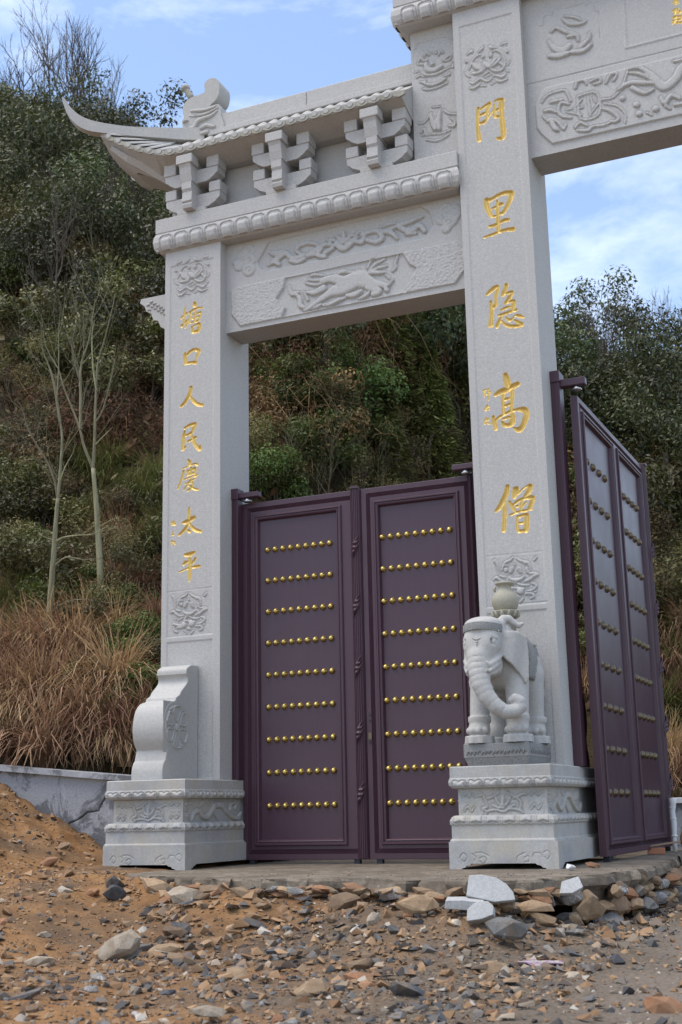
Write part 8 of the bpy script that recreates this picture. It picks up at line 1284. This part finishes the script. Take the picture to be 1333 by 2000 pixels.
for (kd, x, y, s, a) in SHRUBS+CREST:
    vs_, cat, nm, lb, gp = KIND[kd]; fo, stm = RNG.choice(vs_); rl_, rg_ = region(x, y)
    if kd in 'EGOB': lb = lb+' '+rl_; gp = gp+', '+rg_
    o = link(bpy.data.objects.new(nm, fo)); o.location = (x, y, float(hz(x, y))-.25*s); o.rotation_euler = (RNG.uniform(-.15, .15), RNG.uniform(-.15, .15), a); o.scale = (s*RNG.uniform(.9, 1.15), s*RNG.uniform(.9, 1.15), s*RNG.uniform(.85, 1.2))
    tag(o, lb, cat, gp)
    c_ = link(bpy.data.objects.new('stems', stm)); c_.parent = o; c_['kind'] = 'stuff'
# larger evergreen trees that stand out of the thicket, each with its trunk
for i, (x, y, s, a) in enumerate(BIGTREES):
    r_ = root('evergreen_tree', 'tall round-crowned evergreen tree '+region(x, y)[0], 'tree', (x, y, float(hz(x, y))-.2), 'evergreen trees, '+region(x, y)[1]); r_.rotation_euler.z = a
    mb = MB(); mb.tube([(0, 0, -.4), (.05, .02, .5*s), (.0, .05, 1.1*s)], [.09*s, .07*s, .03*s], 7); mb_me = mesh('trunk', mb.v, mb.f, M['bark'], True, [.3 for _ in mb.v]); o = link(bpy.data.objects.new('trunk', mb_me)); o.parent = r_
    o = link(bpy.data.objects.new('crown', TREECROWN[i % 3])); o.parent = r_; o.location = (0, 0, .55*s); o.scale = (s, s, s*1.15)
# bare trees
def grow(mb, p, d, L, r, depth, rnd, n=5, up=.25, spread=.5):
    pts = [p]; rad = [r]; k = 4
    for i in range(k):
        d = (d+Vector((rnd.uniform(-.16, .16), rnd.uniform(-.16, .16), rnd.uniform(-.05, .12)+up*.12))).normalized(); p = p+d*(L/k); pts.append(p); rad.append(r*(1-.42*(i+1)/k))
        if depth > 0 and i >= 1 and rnd.random() < .85:
            a = rnd.uniform(0, 6.28); s_ = d.orthogonal().normalized(); s_ = (Matrix.Rotation(a, 3, d) @ s_)
            grow(mb, p, (d+s_*spread*rnd.uniform(.7, 1.3)).normalized(), L*rnd.uniform(.5, .72), max(r*.5, .0011), depth-1, rnd, max(3, n-1), up, spread)
    mb.tube(pts, rad, n, cap=False)
    if depth > 0:
        for s in range(2):
            a = rnd.uniform(0, 6.28); s_ = Matrix.Rotation(a, 3, d) @ d.orthogonal().normalized()
            grow(mb, p, (d+s_*spread*.7).normalized(), L*rnd.uniform(.55, .75), rad[-1], depth-1, rnd, max(3, n-1), up, spread)
def bare(seed, sp, depth=4, r=.012):
    rnd = random.Random(seed); tr_ = MB(); cr = MB()
    d = Vector((rnd.uniform(-.1, .1), rnd.uniform(-.1, .1), 1)).normalized(); p = Vector((0, 0, -.1)); pts = [p]; rad = [r]
    for i in range(8):
        d = (d+Vector((rnd.uniform(-.09, .09), rnd.uniform(-.09, .09), .12))).normalized(); p = p+d*.10; pts.append(p); rad.append(r*(1-.085*(i+1)))
        if i >= 2:
            for s in range(2 if i > 3 else 1):
                s_ = Matrix.Rotation(rnd.uniform(0, 6.28), 3, d) @ d.orthogonal().normalized(); grow(cr, p, (d+s_*sp*1.15).normalized(), rnd.uniform(.20, .32)*(1-.05*i), r*.40, depth-2, rnd, 3, .55, sp)
    tr_.tube(pts, rad, 6)
    grow(cr, p, d, .26, rad[-1], depth-2, rnd, 3, .8, sp)
    top = max(v[2] for v in cr.v)
    return [mesh(nm, [(x/top, y/top, z/top) for x, y, z in q.v], q.f, M['bark'], False, [rnd.random()*.5 for _ in q.v]) for nm, q in (('trunk', tr_), ('branches', cr))]
BT = [bare(i, .48+.10*(i % 3), 4, .011) for i in range(5)]
for i, (x, y, h, a) in enumerate(BARE):
    r_ = root('bare_tree', ['leafless thin tree on the skyline above the swept roof corner', 'leafless spreading tree on the crest right of the tall pillar', 'leafless thin tree standing inside the hillside thicket'][0 if i < 11 else (1 if i < 21 else 2)], 'tree', (x, y, float(hz(x, y))-.05), ['bare trees on the left skyline', 'bare trees on the right skyline', 'bare trees in the thicket'][0 if i < 11 else (1 if i < 21 else 2)])
    r_.rotation_euler.z = a; tm, cm = BT[i % 5]; k = h*(1.18 if i < 11 or i > 20 else 1.05)
    for nm, me in (('trunk', tm), ('crown', cm)):
        o = link(bpy.data.objects.new(nm, me)); o.parent = r_; o.scale = (k, k, k)
lowb = [bare(40+i, .8, 4, .012) for i in range(2)]
lm = []
for tm, cm in lowb:
    p_ = []
    for me in (tm, cm):
        c_ = me.copy(); c_.materials.clear(); c_.materials.append(M['palebark']); p_.append(c_)
    lm.append(p_)
for i, (x, y, h, a) in enumerate(LOWBARE):
    r_ = root('bare_sapling', 'pale leafless sapling rising behind the closed gate leaves', 'sapling', (x, y, float(hz(x, y))), 'pale saplings behind the gate'); r_.rotation_euler.z = a
    for nm, me in zip(('trunk', 'crown'), lm[i % 2]):
        o = link(bpy.data.objects.new(nm, me)); o.parent = r_; o.scale = (h*1.5, h*1.5, h*1.7)
def slender(label, T, r0, seed):
    base = Vector(T[0][0]); r_ = root('slender_tree', label, 'tree', tuple(base), 'slender pale trees'); rnd = random.Random(seed)
    main = catmull(T[0], 3); mb = MB(); mb.tube([(p[0], p[1], p[2]-(.35 if i == 0 else 0)) for i, p in enumerate(main)], [r0*(1-.58*i/len(main)) for i in range(len(main))], 8)
    me = mesh('trunk', mb.v, mb.f, M['palebark'], True, [rnd.random() for _ in mb.v]); obj('trunk', me, r_)
    for br_ in T[1:]:
        q = [Vector(p) for p in catmull(br_, 3)]; mb = MB(); k = len(q); L = sum((q[i+1]-q[i]).length for i in range(k-1)); r1 = min(r0*.40, .006+.009*L)
        
        mb.tube(q, [r1*(1-.90*i/k) for i in range(k)], 6, cap=False)
        for i in range(2, k-1):
            if rnd.random() < .42:
                d = (q[min(i+1, k-1)]-q[i-1]).normalized(); s_ = Matrix.Rotation(rnd.uniform(0, 6.28), 3, d) @ d.orthogonal().normalized()
                grow(mb, q[i], (d+s_*.7).normalized(), L*rnd.uniform(.20, .36), max(.0016, r1*.17), 1, rnd, 4, .8, .40)
        obj('branch', mesh('branch', mb.v, mb.f, M['palebark'], True, [rnd.random() for _ in mb.v]), r_)
slender('leaning slender pale tree on the bank behind the plastered wall, the left of the pair', T1, .046, 3)
slender('upright slender pale tree nearer the small pillar, the right of the pair', T2, .052, 4)
# arching grass clumps
def clump(seed, m_, n=110):
    r = random.Random(seed); V = []; F = []; T = []
    for i in range(n):
        a = r.uniform(0, 6.28); L = r.uniform(.6, 1.25); b0 = r.uniform(0, .10); lean = r.uniform(.2, 1.45); w_ = r.uniform(.004, .0095); tn = r.random(); k = 5
        ca, sa = math.cos(a), math.sin(a); px, pz = b0, 0; th = math.pi/2-lean*.35
        ba = len(V)
        for j in range(k+1):
            u = j/k; ww = w_*(1-u**1.6)+.001
            V += [(px*ca-sa*ww, px*sa+ca*ww, pz), (px*ca+sa*ww, px*sa-ca*ww, pz)]; T += [min(1, tn*.75+.3*u-.05)]*2
            px += math.cos(th)*L/k; pz += math.sin(th)*L/k; th -= lean*(.45+.35*u); a_ = r.uniform(-.12, .12); ca, sa = ca*math.cos(a_)-sa*math.sin(a_), sa*math.cos(a_)+ca*math.sin(a_)
        F += [(ba+2*j, ba+2*j+1, ba+2*j+3, ba+2*j+2) for j in range(k)]
    return mesh('grass_clump', V, F, m_, False, T)
GC = {'dry': [clump(i, M['dry'], 330) for i in range(4)], 'green': [clump(20+i, M['grass'], 280) for i in range(3)]}
for kd, x, y, s, a in GRASS:
    o = link(bpy.data.objects.new('grass_clump', RNG.choice(GC[kd]))); o.location = (x, y, float(hz(x, y))-.05); o.rotation_euler.z = a; o.scale = (s*1.15, s*1.15, s)
    rl_, rg_ = region(x, y); tag(o, 'arching clump of %s grass %s' % ('dry tan' if kd == 'dry' else 'green', rl_), 'grass clump', kd+' grass clumps, '+rg_)
# ground cover between the plants
def cover(n, seed):
    r = np.random.default_rng(seed); x = r.uniform(-20, 6, n); y = r.uniform(.3, 17, n); b_ = sst(-1.2, .6, x); ok = y > .4*(1-b_)+4.1*b_; x, y = x[ok], y[ok]; n = len(x); z = hz(x, y)
    p = np.stack([x, y, z+r.uniform(-.02, .30, n)], 1); ax = r.normal(0, 1, (n, 3))+np.array((0, -.2, .5)); ax /= np.linalg.norm(ax, axis=1)[:, None]; bx = np.cross(ax, r.normal(0, 1, (n, 3))); bx /= np.linalg.norm(bx, axis=1)[:, None]
    L = r.uniform(.06, .20, n)[:, None]*np.where(r.random(n)[:, None] < .3, 1.8, 1.); W = np.where(r.random(n)[:, None] < .5, L*.4, .012)
    q = np.stack([p-ax*L*.5, p+bx*W*.5, p+ax*L*.5, p-bx*W*.5], 1).reshape(-1, 3); return q, np.arange(4*n).reshape(n, 4), np.repeat(r.random(n), 4)
for nm, m_, n_, sd_ in (('ground_cover', M['olive'], 26000, 1), ('leaf_litter', M['vine'], 22000, 2)):
    q, F, T = cover(n_, sd_); tag(obj(nm, mesh(nm, q, F, m_, False, T)), kind='stuff')
